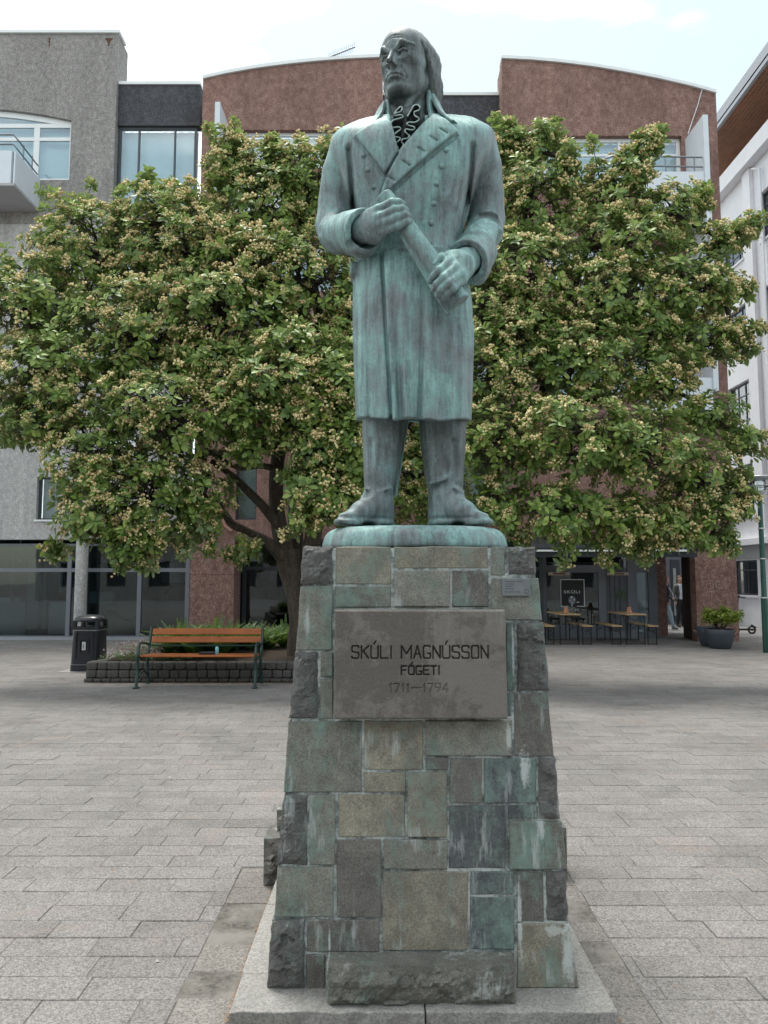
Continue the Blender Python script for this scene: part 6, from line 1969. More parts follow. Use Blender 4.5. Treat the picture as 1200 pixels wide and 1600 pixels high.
# heaters
for px0, px1, py in ((857, 890, 896.5), (949, 982, 896.5)):
    Yh = 20.4
    hr = empty('wall_heater', tuple(at((px0 + px1) / 2, py, Yh)), None, 'heater', 'heaters above the bar tables')
    hr['label'] = 'slim wall heater above the bar window with the poster sign' if px0 < 900 else 'slim wall heater above the grey boards of the bar'
    a, b = at(px0, py + 2.5, Yh), at(px1, py - 2.5, Yh)
    mb = MB(); mb.box(a.x, b.x, Yh, Yh + .08, a.z, b.z); mb.build('housing', M['heater'], hr, bevel=.01)
    a2, b2 = at(px0 + 7, py + 1.5, Yh), at(px1 - 7, py - 1.5, Yh)
    mb = MB(); mb.box(a2.x, b2.x, Yh - .012, Yh - .001, a2.z, b2.z); mb.build('grille', simple('heater_grille', (.2, .11, .08), .5), hr)
    mb = MB(); mb.box((a.x + b.x) / 2 - .02, (a.x + b.x) / 2 + .02, Yh + .081, YB - .01, (a.z + b.z) / 2, (a.z + b.z) / 2 + .03); mb.build('bracket', M['black_metal'], hr)
# poster sign inside the bar window
ys = YB + .02
sg = empty('window_sign', tuple(at(894, 928, ys)), 'black bar sign with white frame, portrait emblem and lettering on the window', 'sign')
a, b = at(876, 948, ys), at(913, 905, ys)
mb = MB(); mb.box(a.x, b.x, ys, ys + .008, a.z, b.z); mb.build('backing', M['black_print'], sg)
mb = MB(); t = .022; yq = ys - .006
mb.box(a.x, a.x + t, yq, yq + .004, a.z, b.z); mb.box(b.x - t, b.x, yq, yq + .004, a.z, b.z); mb.box(a.x + t, b.x - t, yq, yq + .004, b.z - t, b.z)
mb.box(a.x + t, at(888, 948, ys).x, yq, yq + .004, a.z, a.z + t); mb.box(at(901, 948, ys).x, b.x - t, yq, yq + .004, a.z, a.z + t)
mb.build('white_frame', M['white_print'], sg)
def text(parent, body, px, py, Y, size_px, mat, spacing=1.0, width=None):
    cu = bpy.data.curves.new('lettering', 'FONT'); cu.body = body; cu.align_x = 'CENTER'; cu.align_y = 'CENTER'
    p = at(px, py, Y); z_ = Y * .996 + (p.z - CAMZ) * .0894
    cu.size = size_px / F * z_ * 1.38; cu.space_character = spacing; cu.extrude = .002; cu.offset = cu.size * .012
    tmp = bpy.data.objects.new('lettering', cu); COL.objects.link(tmp)
    bpy.context.view_layer.update()
    me = bpy.data.meshes.new_from_object(tmp.evaluated_get(bpy.context.evaluated_depsgraph_get()))
    bpy.data.objects.remove(tmp)
    if width:
        xs = [v.co.x for v in me.vertices]; k = width / F * z_ / (max(xs) - min(xs))
        me.transform(Matrix.Diagonal((k, 1, 1, 1)))
    me.transform(Matrix.Translation(p) @ Matrix.Rotation(R(90), 4, 'X'))
    me.materials.clear(); me.materials.append(M[mat])
    return put('lettering', me, None, parent)
text(sg, 'SKÚLI', 893.5, 925, ys - .008, 4.6, 'white_print', 1.15, 25)
text(sg, 'CRAFT BAR', 894.5, 952.5, ys - .008, 3.0, 'white_print', 1.1, 21)
# portrait emblem: head with hair and a frilled collar, abstracted
mb = MB()
def blob(px, py, rx, ry, n=14, dy=0.0):
    c = at(px, py, ys - .010 - dy); k = 18.4 * 1.13 / F
    mb.add([(c.x, c.y, c.z)] + [(c.x + rx * k * math.cos(t_), c.y, c.z + ry * k * math.sin(t_)) for t_ in [i * 6.283 / n for i in range(n)]], [(0, i + 1, (i + 1) % n + 1) for i in range(n)])
blob(894, 938, 6.0, 6.8)
mb.build('emblem', M['grey_print'], sg, fix=False)
mb = MB()
blob(893, 933, 2.0, 1.6, dy=.002); blob(897, 937, 1.1, 1.6, dy=.002); blob(891, 938.5, .9, 1.3, dy=.002); blob(894.5, 941.5, 1.7, .8, dy=.002); blob(893.5, 945.5, 1.0, 1.8, dy=.002); blob(903, 941, 2.5, .8, dy=.002)
mb.build('emblem_highlights', M['white_print'], sg, fix=False)

# ---- white building on the right (its wall runs away from the camera)
XW = 12.5
wb = empty('white_building', (XW, 24, 0), 'white rendered building on the far right with a brown boarded roof overhang', 'building')
def yx(px, X): 
    z_ = X * F / (px - 600); return z_
def YZ(px, py, X):
    z_ = X * F / (px - 600); v = (800 - py) / F * z_
    return z_ * math.cos(PITCH) - v * math.sin(PITCH), CAMZ + z_ * math.sin(PITCH) + v * math.cos(PITCH)
Yn, Yf_ = 16.0, 28.7
lv = [(12.72, 14.35), (9.75, 11.15), (6.75, 8.45), (3.75, 5.55)]
pairs = [(26.75, 25.15), (23.9, 22.2), (20.9, 19.2)]
holes = [(b, a, z0, z1) for (a, b) in pairs for z0, z1 in lv] + [(b, a + .2, 1.05, 2.25) for (a, b) in pairs]
mb = MB(); wall(mb, Yn, Yf_, 0, 15.9, XW, .3, holes, side='X')
mb.box(XW + .301, 22, Yn, Yn + .2, 0, 15.9); mb.box(XW + .301, 22, Yf_ - .2, Yf_, 0, 15.9)
mb.build('wall', M['white_wall'], wb, fix=False)
for h in holes:
    window(wb, h[0], h[1], h[2], h[3], XW + .12, [.33, .66] if h[2] > 2 else [.5], [.22, .74] if h[2] > 2 else [.72], 'frame_dark', .055, back='curtain_grey' if h[2] > 2 else 'room', side='X', bd=.3)
    mb = MB(); mb.box(XW - .06, XW + .12, h[0] - .05, h[1] + .05, h[2] - .07, h[2] - .003); mb.build('sill', M['white_wall'], wb)
for ya in (24.25, 21.4, 18.6):
    mb = MB(); mb.box(XW - .14, XW - .002, ya, ya + .5, 2.95, 15.5); mb.build('pilaster', M['white_wall'], wb)
mb = MB(); mb.box(XW - .28, XW - .001, Yn, Yf_, 2.75, 2.95); mb.build('ledge', M['white_wall'], wb)
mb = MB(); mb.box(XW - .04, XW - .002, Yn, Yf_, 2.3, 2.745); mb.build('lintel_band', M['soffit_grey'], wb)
mb = MB(); mb.box(XW - .35, XW - .003, Yn, Yf_, 15.52, 16.1); mb.box(XW - .003, XW + .6, Yn, Yf_, 15.91, 16.1); mb.build('cornice', M['white_wall'], wb)
mb = MB(); mb.tube([(XW - .12, 23.6, 0), (XW - .12, 23.6, 15.1), (XW - .2, 23.9, 15.25)], .05, 8); mb.build('rain_pipe', M['pipe'], wb)
mb = MB(); mb.box(XW + 1.2, XW + 1.3, Yn, Yf_, 16.1, 17.5); mb.build('clerestory', M['glass_dark'], wb)
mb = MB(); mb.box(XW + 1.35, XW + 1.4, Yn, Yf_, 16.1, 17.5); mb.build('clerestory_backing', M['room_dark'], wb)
for k in range(9):
    yy = Yn + k * 1.55; mb = MB(); mb.box(XW + 1.12, XW + 1.2, yy, yy + .09, 16.1, 17.5); mb.build('mullion', M['frame_dark'], wb)
Xe = 11.75
nb = 16
for k in range(nb):
    a = Xe + .1 + (XW + 1.4 - Xe) * k / nb; b = Xe + .1 + (XW + 1.4 - Xe) * (k + 1) / nb - .012
    mb = MB(); mb.box(a, b, Yn, Yf_, 17.5, 17.53); mb.build('soffit_board', M['wood_soffit'], wb)
mb = MB(); mb.box(Xe - .03, XW + 6, Yn, Yf_ + .01, 17.535, 17.6); mb.box(Xe, Xe + .09, Yn, Yf_ + .012, 17.42, 17.534); mb.box(Xe - .03, Xe - .001, Yn, Yf_ + .01, 17.40, 17.95); mb.build('roof', M['fascia'], wb)
# notice inside the ground window
mb = MB(); mb.box(XW + .32, XW + .34, 25.4, 26.7, 1.05, 1.6); mb.build('desk_panel', M['curtain_grey'], wb)
# ------------------------------------------------------------------ the tree
TY = 12.6
tb = at(468, 1008, TY); TBASE = Vector((tb.x, TY, 0.30))
tree = empty('whitebeam_tree', tuple(TBASE), 'broad spreading whitebeam tree full of faded cream blossom growing behind the statue', 'tree')
BL = [  # px, py, rx, ry (pixels), depth
    (45, 480, 95, 95, 12.0), (150, 400, 105, 95, 12.5), (262, 345, 100, 62, 12.5), (300, 400, 110, 90, 12.3), (410, 330, 95, 90, 12.8), (362, 262, 42, 62, 12.6), (425, 262, 45, 45, 12.6), (480, 285, 70, 62, 12.7),
    (88, 590, 105, 75, 11.7), (60, 655, 62, 52, 11.5), (215, 520, 120, 90, 11.9), (345, 490, 120, 85, 11.9), (470, 440, 95, 95, 12.1), (145, 715, 82, 80, 11.4), (232, 775, 92, 80, 11.4), (150, 800, 60, 50, 11.3), (205, 845, 55, 38, 11.3),
    (270, 650, 110, 75, 11.3), (320, 770, 48, 62, 11.5), (440, 600, 95, 48, 11.1), (505, 690, 48, 62, 11.0), (480, 775, 36, 52, 10.9), (532, 640, 45, 120, 11.4), (545, 780, 34, 50, 11.1), (540, 240, 42, 40, 12.6), (590, 330, 60, 120, 13.0),
    (790, 235, 32, 45, 12.6), (840, 225, 40, 36, 12.4), (830, 320, 80, 75, 12.5), (950, 320, 70, 66, 12.5), (885, 260, 20, 45, 12.2), (985, 268, 36, 42, 12.2), (1015, 225, 20, 26, 12.1), (1050, 330, 62, 45, 12.3), (960, 395, 110, 60, 12.3),
    (1128, 372, 44, 24, 12.0), (1172, 350, 22, 16, 11.9), (815, 440, 95, 95, 12.0), (940, 470, 105, 70, 12.0), (1065, 455, 85, 55, 12.0), (1130, 455, 48, 30, 12.0), (1150, 522, 34, 22, 11.9), (1090, 540, 60, 40, 11.9),
    (790, 575, 90, 80, 11.6), (905, 570, 95, 62, 11.6), (1020, 590, 80, 48, 11.8), (1100, 645, 54, 34, 11.8), (1160, 684, 30, 20, 11.8), (780, 690, 80, 75, 11.2), (890, 680, 100, 66, 11.0), (1000, 700, 95, 70, 11.2),
    (1085, 745, 66, 62, 11.6), (1150, 780, 34, 34, 11.7), (1110, 820, 46, 42, 11.6), (1030, 820, 62, 42, 11.6), (870, 800, 92, 48, 11.3), (965, 815, 75, 48, 11.5), (775, 790, 48, 36, 11.3), (660, 640, 110, 120, 13.0), (650, 760, 90, 60, 12.6), (700, 300, 90, 90, 13.4),
    (548, 500, 42, 85, 12.3), (500, 590, 62, 46, 11.0), (455, 540, 75, 40, 11.2), (556, 700, 26, 70, 11.0), (395, 700, 40, 26, 11.2), (410, 610, 60, 34, 11.1), (385, 655, 75, 36, 11.1), (520, 770, 42, 60, 10.9), (465, 655, 60, 50, 11.1), (560, 350, 40, 70, 12.8), (400, 420, 90, 60, 12.0), (330, 570, 80, 50, 11.6), (835, 520, 70, 50, 11.7), (760, 500, 50, 90, 11.9), (1010, 520, 60, 40, 11.9)]
blobs = []
for px, py, rx, ry, Y in BL:
    c = at(px, py, Y); s_ = Y / F * 1.04
    blobs.append((c, Vector((rx * s_, max(rx, ry) * s_ * 0.85, ry * s_ * 0.98))))
# main stems
mb = MB()
def path(pts, n=5):
    out = []
    for i in range(len(pts) - 1):
        p0, p1, p2, p3 = pts[max(i - 1, 0)], pts[i], pts[i + 1], pts[min(i + 2, len(pts) - 1)]
        for k in range(n):
            t = k / n
            out.append(0.5 * ((2 * p1) + (p2 - p0) * t + (2 * p0 - 5 * p1 + 4 * p2 - p3) * t * t + (3 * p1 - p0 - 3 * p2 + p3) * t**3))
    out.append(pts[-1]); return out
def stem(pts, rs, n=10, m=None):
    P_ = path([Vector(p) for p in pts]); k = len(P_)
    r_ = np.interp(np.linspace(0, len(rs) - 1, k), range(len(rs)), rs)
    r_ = [float(a) * (1 + 0.10 * mn.noise(p * 3)) for a, p in zip(r_, P_)]
    (m or mb).tube(P_, r_, n)
b0 = Vector((TBASE.x, TBASE.y, 0.26))
stem([b0, at(467, 975, 12.55), at(462, 935, 12.5), at(455, 895, 12.5), at(450, 860, 12.5)], [.25, .16, .155, .20, .20], 14)
stem([b0 + Vector((.05, .05, 0)), at(472, 950, 12.5), at(480, 900, 12.5), at(488, 850, 12.5), at(492, 780, 12.4), at(486, 700, 12.4), at(482, 640, 12.4)], [.2, .14, .15, .15, .15, .13, .12])
stem([at(458, 905, 12.5), at(444, 860, 12.5), at(433, 800, 12.5), at(432, 740, 12.4), at(440, 680, 12.3), at(452, 620, 12.2)], [.15, .15, .13, .12, .11, .10])
stem([at(462, 900, 12.6), at(462, 840, 12.8), at(462, 760, 12.9), at(470, 680, 13.0), at(500, 600, 13.0)], [.12, .13, .12, .11, .1])
stem([at(442, 872, 12.4), at(415, 845, 12.3), at(385, 830, 12.2), at(362, 818, 12.1), at(350, 800, 12.1)], [.11, .085, .07, .06, .055])
stem([at(436, 822, 12.45), at(410, 790, 12.2), at(385, 765, 12.0), at(365, 745, 11.9), at(330, 720, 11.7)], [.10, .075, .065, .055, .04])
stem([at(486, 745, 12.4), at(450, 738, 12.0), at(410, 728, 11.8), at(370, 730, 11.6), at(320, 700, 11.5)], [.08, .06, .05, .04, .03])
stem([at(484, 690, 12.4), at(440, 650, 11.9), at(390, 632, 11.6), at(340, 625, 11.4), at(290, 640, 11.3)], [.09, .075, .065, .055, .045])
stem([at(500, 800, 12.4), at(560, 740, 12.6), at(650, 690, 12.6), at(740, 660, 12.4), at(840, 640, 12.1), at(940, 625, 11.9)], [.15, .14, .13, .12, .09, .06])
stem([at(430, 690, 12.4), at(428, 600, 12.5), at(420, 500, 12.6), at(428, 420, 12.7)], [.10, .085, .07, .05])
stem([at(484, 640, 12.4), at(500, 540, 12.6), at(490, 440, 12.6), at(470, 340, 12.7)], [.10, .08, .07, .04])
stem([at(445, 640, 12.3), at(380, 560, 12.1), at(300, 480, 12.2), at(220, 420, 12.3)], [.09, .07, .055, .04])
stem([at(400, 580, 12.1), at(300, 560, 11.9), at(200, 560, 11.8), at(100, 590, 11.7)], [.07, .06, .045, .03])
stem([at(840, 640, 12.1), at(870, 540, 12.1), at(900, 440, 12.2), at(930, 350, 12.4)], [.08, .07, .055, .04])
stem([at(740, 660, 12.4), at(780, 540, 12.3), at(800, 420, 12.3), at(830, 300, 12.5)], [.08, .07, .05, .035])
stem([at(885, 545, 12.1), at(980, 480, 12.1), at(1080, 430, 12.1), at(1180, 350, 11.9)], [.06, .05, .035, .012])
mb.build('trunk', M['bark'], tree)
nodes = [at(452, 640, 12.3), at(484, 640, 12.4), at(428, 430, 12.7), at(480, 350, 12.7), at(300, 480, 12.2), at(220, 420, 12.3), at(200, 560, 11.8), at(290, 640, 11.3), at(320, 705, 11.5), at(385, 765, 12.0),
         at(840, 640, 12.1), at(940, 625, 11.9), at(900, 440, 12.2), at(930, 350, 12.4), at(800, 420, 12.3), at(830, 300, 12.5), at(1080, 430, 12.1), at(980, 480, 12.1), at(650, 690, 12.6), at(740, 660, 12.4)]
conn = [(p, None) for p in nodes]
left = list(range(len(blobs))); links = []
while left:
    best = None
    for bi in left:
        for ci, (p, _) in enumerate(conn):
            d = (blobs[bi][0] - p).length
            if best is None or d < best[0]: best = (d, bi, ci)
    d, bi, ci = best; links.append((ci, bi)); conn.append((blobs[bi][0], bi)); left.remove(bi)
bm_ = MB()
trd = random.Random(17)
def wig(a, b, n, amp):
    out = [a]
    for k in range(1, n):
        t = k / n; p = a.lerp(b, t) + Vector((trd.gauss(0, amp), trd.gauss(0, amp), trd.gauss(0, amp))); out.append(p)
    out.append(b); return out
for ci, bi in links:
    a = conn[ci][0]; b = blobs[bi][0]; L_ = (b - a).length
    stem(wig(a, b, 3, L_ * .05), [.045, .04, .034, .028], 6, bm_)
# shoots
def in_blob(p, k, f):
    c, r = blobs[k]; d = p - c
    return (d.x / r.x)**2 + (d.y / r.y)**2 + (d.z / r.z)**2 < f * f
SH = []     # position, axis
for k, (c, r) in enumerate(blobs):
    area = (r.x * r.z + r.x * r.y + r.y * r.z)
    nsh = int(98 * area) + 9
    tips = []
    for _ in range(int(7 + 8 * area)):
        v = Vector((trd.gauss(0, 1), trd.gauss(0, 1), trd.gauss(0, 1))).normalized()
        e = c + Vector((v.x * r.x, v.y * r.y, v.z * r.z)) * trd.uniform(.55, .85)
        L_ = (e - c).length
        pts = wig(c, e, 3, L_ * .10); pts[1].z -= L_ * .04
        bm_.tube(pts, [.022, .017, .012, .008], 5); tips.append(pts)
    for _ in range(nsh):
        v = Vector((trd.gauss(0, 1), trd.gauss(0, 1) - .15, trd.gauss(0, 1))).normalized()
        lump = 1 + .22 * mn.noise(v * 2.2 + Vector((k * 3.1, 0, 0))) + .10 * mn.noise(v * 5 + Vector((k, 0, 0)))
        f = lump * (trd.uniform(.72, 1.04) if trd.random() < .78 else trd.uniform(.4, .8))
        p = c + Vector((v.x * r.x, v.y * r.y, v.z * r.z)) * f
        if p.z < 1.8: continue
        inside = 0
        for j in range(len(blobs)):
            if j != k and in_blob(p, j, .55): inside += 1
        if inside and trd.random() < .8: continue
        ax = (v * .75 + Vector((0, -.10, .55)) + Vector((trd.gauss(0, .28), trd.gauss(0, .28), trd.gauss(0, .22)))).normalized()
        SH.append((p, ax))
        if trd.random() < .5:
            tp = trd.choice(tips); q = tp[trd.choice((1, 2, 3))]
            bm_.tube([q, q.lerp(p, .5) + Vector((0, 0, -.03)), p - ax * .03], [.007, .005, .003], 3, caps=False)
# feathery leaders on the outline
def leader(px0, py0, px1, py1, Y, n=9):
    a, b = at(px0, py0, Y), at(px1, py1, Y); bm_.tube(wig(a, b, 3, .03), [.014, .010, .007, .003], 5)
    for i in range(n):
        t = (i + .5) / n; p = a.lerp(b, t) + Vector((trd.gauss(0, .10), trd.gauss(0, .10), trd.gauss(0, .09))) * (1.2 - t)
        SH.append((p, ((b - a).normalized() * .6 + Vector((trd.gauss(0, .4), trd.gauss(0, .4), .5))).normalized()))
    SH.append((b, (b - a).normalized()))
for L_ in ((350, 270, 325, 195, 12.6), (375, 260, 365, 186, 12.6), (420, 260, 425, 212, 12.6), (480, 260, 470, 215, 12.7), (300, 330, 285, 292, 12.5), (240, 320, 232, 268, 12.4), (150, 340, 60, 296, 12.3), (110, 350, 145, 285, 12.3),
           (780, 240, 775, 182, 12.6), (845, 240, 872, 188, 12.4), (800, 250, 800, 190, 12.5), (1015, 260, 1032, 202, 12.1), (1000, 290, 990, 212, 12.2), (940, 300, 925, 215, 12.2), (1090, 320, 1105, 292, 12.2), (1120, 400, 1192, 335, 11.9), (1100, 420, 1165, 352, 11.9),
           (1130, 520, 1196, 512, 11.9), (1130, 560, 1182, 545, 11.9), (1140, 690, 1200, 682, 11.8), (1130, 700, 1196, 706, 11.8), (1120, 760, 1170, 740, 11.7), (1130, 830, 1145, 866, 11.6), (40, 500, -8, 440, 12.0), (40, 620, -6, 700, 11.6), (60, 660, 4, 690, 11.5),
           (90, 850, 82, 868, 11.3), (200, 860, 185, 892, 11.3), (215, 870, 232, 890, 11.3), (320, 800, 330, 870, 11.5), (300, 820, 288, 866, 11.5), (500, 800, 442, 836, 10.9), (480, 740, 436, 742, 10.9), (880, 830, 885, 886, 11.3), (820, 830, 822, 872, 11.4), (1000, 850, 1010, 878, 11.5), (945, 840, 950, 882, 11.4),
           (395, 850, 352, 868, 12.0), (400, 845, 372, 880, 12.0)): leader(*L_, n=14)
bm_.build('branches', M['bark'], tree, fix=False)['kind'] = 'stuff'
print('shoots', len(SH))
# template shoots -> numpy
def frame_np(ax):
    z = ax / np.linalg.norm(ax, axis=1, keepdims=True)
    t = np.where(np.abs(z[:, 2:3]) > .9, np.array([[1., 0, 0]]), np.array([[0, 0, 1.]]))
    x = np.cross(t, z); x /= np.linalg.norm(x, axis=1, keepdims=True)
    y = np.cross(z, x)
    return x, y, z
def leaf_template(seed, nleaf):
    rs = np.random.default_rng(seed); V = []; T = []
    for i in range(nleaf):
        a = i * 2.4 + rs.uniform(-.3, .3); ring = i / nleaf
        el = rs.uniform(.15, .75) if ring > .35 else rs.uniform(-.35, .3)
        L_ = rs.uniform(.088, .135) * (1.0 if ring < .7 else .8); W = L_ * rs.uniform(.44, .56)
        d = np.array([math.cos(a) * math.cos(el), math.sin(a) * math.cos(el), math.sin(el)])
        s_ = np.cross(d, [0, 0, 1.]); s_ /= np.linalg.norm(s_); up = np.cross(s_, d)
        base = np.array([0, 0, -.045 + .05 * ring]) + d * .012
        roll = rs.uniform(-.4, .4); s2 = s_ * math.cos(roll) + up * math.sin(roll); up2 = np.cross(s2, d)
        droop = rs.uniform(.05, .22) * L_
        def P(t, w, u=0.0): return base + d * (L_ * t) + s2 * (W / 2 * w) + up2 * (abs(w) * W * .16 + u) - np.array([0, 0, droop * t * t])
        n0 = len(V)
        V += [P(0, 0), P(.38, -.85), P(.38, .85), P(.74, -.9), P(.74, .9), P(1, 0), P(.56, 0)]
        T += [(n0, n0 + 2, n0 + 6), (n0, n0 + 6, n0 + 1), (n0 + 1, n0 + 6, n0 + 3), (n0 + 6, n0 + 2, n0 + 4), (n0 + 3, n0 + 6, n0 + 5), (n0 + 6, n0 + 4, n0 + 5)]
    return np.array(V), np.array(T)
def bloss_template(seed, n):
    rs = np.random.default_rng(seed); V = []; T = []
    O = np.array([[1, 0, 0], [-1, 0, 0], [0, 1, 0], [0, -1, 0], [0, 0, 1], [0, 0, -1.]])
    FT = [(0, 2, 4), (2, 1, 4), (1, 3, 4), (3, 0, 4), (2, 0, 5), (1, 2, 5), (3, 1, 5), (0, 3, 5)]
    heads = rs.integers(2, 6)
    hc = [np.array([math.cos(h * 2.4 + seed) * .070 * math.sqrt(h / 5 + .05) * 1.4, math.sin(h * 2.4 + seed) * .070 * math.sqrt(h / 5 + .05) * 1.4, .03 + rs.uniform(-.022, .022)]) for h in range(heads)]
    for i in range(n):
        c = hc[i % heads] + rs.normal(0, 1, 3) * np.array([.024, .024, .014])
        R_ = np.linalg.qr(rs.normal(size=(3, 3)))[0]
        n0 = len(V); V += list(c + (O * rs.uniform(.013, .0225)) @ R_); T += [(a_ + n0, b_ + n0, c_ + n0) for a_, b_, c_ in FT]
    return np.array(V), np.array(T)
def scatter(name, templates, pos, ax, scale, mat, parent):
    pos = np.array(pos); ax = np.array(ax); n = len(pos)
    which = rng.integers(0, len(templates), n); ang = rng.uniform(0, 6.283, n)
    VV = []; TT = []; off = 0
    for k, (V, T) in enumerate(templates):
        idx = np.where(which == k)[0]
        if len(idx) == 0: continue
        x, y, z = frame_np(ax[idx]); c, s_ = np.cos(ang[idx])[:, None], np.sin(ang[idx])[:, None]
        x2, y2 = x * c + y * s_, -x * s_ + y * c
        sc = scale[idx][:, None, None]
        P_ = pos[idx][:, None, :] + sc * (V[None, :, 0:1] * x2[:, None, :] + V[None, :, 1:2] * y2[:, None, :] + V[None, :, 2:3] * z[:, None, :])
        m, nv = P_.shape[:2]
        VV.append(P_.reshape(-1, 3)); TT.append((T[None] + (np.arange(m) * nv)[:, None, None]).reshape(-1, 3) + off); off += m * nv
    me = mesh_np(name, np.concatenate(VV), np.concatenate(TT))
    o = put(name, me, mat, parent); o['kind'] = 'stuff'; return o
pos = [tuple(p) for p, a in SH]; axs = [tuple(a) for p, a in SH]
scatter('leaves', [leaf_template(s_, (10, 7, 12, 9, 11, 6, 10, 8, 12, 9)[s_]) for s_ in range(10)], pos, axs, rng.uniform(.8, 1.4, len(SH)), M['leaf'], tree)
# most shoots carry a spent flower head; fewer low down on the right
keep = [i for i, (p, a) in enumerate(SH) if rng.random() < (.62 if mn.noise(p * .9) > -.12 else .22)]
scatter('flower_heads', [bloss_template(40 + s_, (14, 26, 20, 30, 10, 24, 18, 28, 22)[s_]) for s_ in range(9)], [pos[i] for i in keep], [(axs[i][0], axs[i][1] - .15, abs(axs[i][2]) + .15) for i in keep], rng.uniform(.6, 1.4, len(keep)), M['blossom'], tree)
# ------------------------------------------------------------------ raised bed
PY0, PX1 = 11.86, 1.05
pxl = at(134, 1067, PY0).x
bed = empty('raised_bed', (-1.8, 13, 0), 'low raised planting bed walled with dark rounded cobbles behind the bench', 'planter')
cob = []
for sd in range(7):
    rnd = random.Random(sd); mb = MB(); n = 5
    V = []
    def sph(u, v, w):   # rounded cube
        p = Vector((u, v, w)); q = p.copy()
        for a in range(3):
            pass
        L_ = (abs(u)**9 + abs(v)**9 + abs(w)**9) ** (1 / 9)
        p = p / L_
        return p * (1.02 + .10 * mn.noise(p * 1.6 + Vector((sd * 5, 0, 0))))
    idx = {}
    def vid(u, v, w):
        k = (round(u, 3), round(v, 3), round(w, 3))
        if k not in idx: idx[k] = len(V); V.append(sph(u, v, w))
        return idx[k]
    Fs = []; g = [-1, -.6, 0, .6, 1]
    for i in range(4):
        for j in range(4):
            a, b, c, d = g[i], g[i + 1], g[j], g[j + 1]
            for s_ in (-1, 1):
                Fs.append((vid(a, s_, c), vid(b, s_, c), vid(b, s_, d), vid(a, s_, d)))
                Fs.append((vid(s_, a, c), vid(s_, b, c), vid(s_, b, d), vid(s_, a, d)))
                Fs.append((vid(a, c, s_), vid(b, c, s_), vid(b, d, s_), vid(a, d, s_)))
    mb.add(V, Fs, True); me = mb.mesh('stone'); me.materials.append(M['planter_stone']); cob.append(me)
def cobble(x, y, z, w, h, d, rz=0.0):
    o = bpy.data.objects.new('stone', trdm.choice(cob)); COL.objects.link(o); o.parent = bed
    o.location = Vector((x, y, z)) - Vector((-1.8, 13, 0)); o.scale = (w / 2, d / 2, h / 2); o.rotation_euler = (trdm.uniform(-.03, .03), trdm.uniform(-.03, .03), rz + trdm.uniform(-.03, .03))
trdm = random.Random(4)
rows6 = [(0.0, .062), (.064, .125), (.19, .125)]
for ri, (z0, hh) in enumerate(rows6):
    x = pxl - (0.03 if ri == 0 else 0) + (.0 if ri != 1 else -.01)
    while x < PX1:
        w = trdm.uniform(.13, .20); cobble(x + w / 2, PY0 + .07 - (.015 if ri == 0 else 0), z0 + hh / 2, w - .006, hh - .004, .16); x += w
    y = PY0 + .16
    while y < 15.0:
        w = trdm.uniform(.13, .20); cobble(pxl + .07 + (y - PY0) * .25, y + w / 2, z0 + hh / 2, w - .006, hh - .004, .16, R(90) - .24); y += w
n = 30; V = []
for i in range(n + 1):
    for j in range(n + 1):
        y = PY0 + .08 + (3.3) * j / n; x0_ = pxl + .08 + (y - PY0) * .25
        x = x0_ + (PX1 - x0_) * i / n
        V.append((x, y, .285 + .10 * min(1, j / 8) + .05 * mn.noise(Vector((x, y, 0)) * 1.5) + .015 * mn.noise(Vector((x, y, 0)) * 9)))
mb = MB(); mb.add(V, [(i * (n + 1) + j, (i + 1) * (n + 1) + j, (i + 1) * (n + 1) + j + 1, i * (n + 1) + j + 1) for i in range(n) for j in range(n)], True)
mb.build('soil', M['soil'], bed)
mb = MB(); mb.box(pxl + .06, PX1, PY0 + .10, PY0 + .16, 0, .27); mb.build('wall_core', M['soil'], bed)

# ferns
def fern_mesh(seed):
    rnd = random.Random(seed); mb = MB()
    for f in range(34):
        a = rnd.uniform(0, 6.283); L_ = rnd.uniform(.35, .62); lean = rnd.uniform(.25, .95); d = Vector((math.cos(a), math.sin(a), 0))
        prev = None
        for k in range(23):
            t = k / 22
            p = d * (L_ * lean * t) + Vector((0, 0, L_ * (t - .55 * lean * t * t)))
            if prev is not None:
                tang = (p - prev).normalized(); s_ = tang.cross(Vector((0, 0, 1))); s_.normalize()
                w = .085 * math.sin(min(1, t * 1.25 + .12) * 2.7) * (1.05 - t) * 1.6 + .006
                for sg in (-1, 1):
                    q = p + s_ * sg * w + tang * w * .35 + Vector((0, 0, -.012 + rnd.uniform(-.008, .008)))
                    mb.add([p - tang * .011, p + tang * .003, q, p.lerp(q, .5) - tang * .014], [(0, 1, 2, 3)])
            prev = p
    me = mb.mesh('fern', fix=False); me.materials.append(M['fern']); return me
ferns = [fern_mesh(s_) for s_ in range(4)]
spots = [(262, 12.35), (285, 12.6), (305, 12.3), (325, 12.7), (345, 12.4), (362, 12.8), (300, 13.1), (335, 13.3), (375, 13.3), (395, 12.9), (420, 13.2), (446, 13.5), (270, 13.3), (408, 13.7), (515, 12.9), (560, 13.2)]
pos_words = ['leftmost fern near the pink flowers', 'bushy fern just right of the leftmost one', 'fern behind the left half of the bench back', 'fern behind the middle of the bench back',
             'fern right of the middle of the bench back', 'taller fern in front of the red pillar', 'rear fern before the dark shop glass', 'rear fern under the red pillar', 'rear fern at the right edge of the red pillar',
             'fern behind the right end of the bench', 'fern between the bench and the tree trunk', 'fern closest to the tree trunk', 'rearmost fern on the left of the bed', 'rear fern left of the trunk', 'fern just right of the trunk behind the pedestal', 'far fern hidden behind the pedestal']
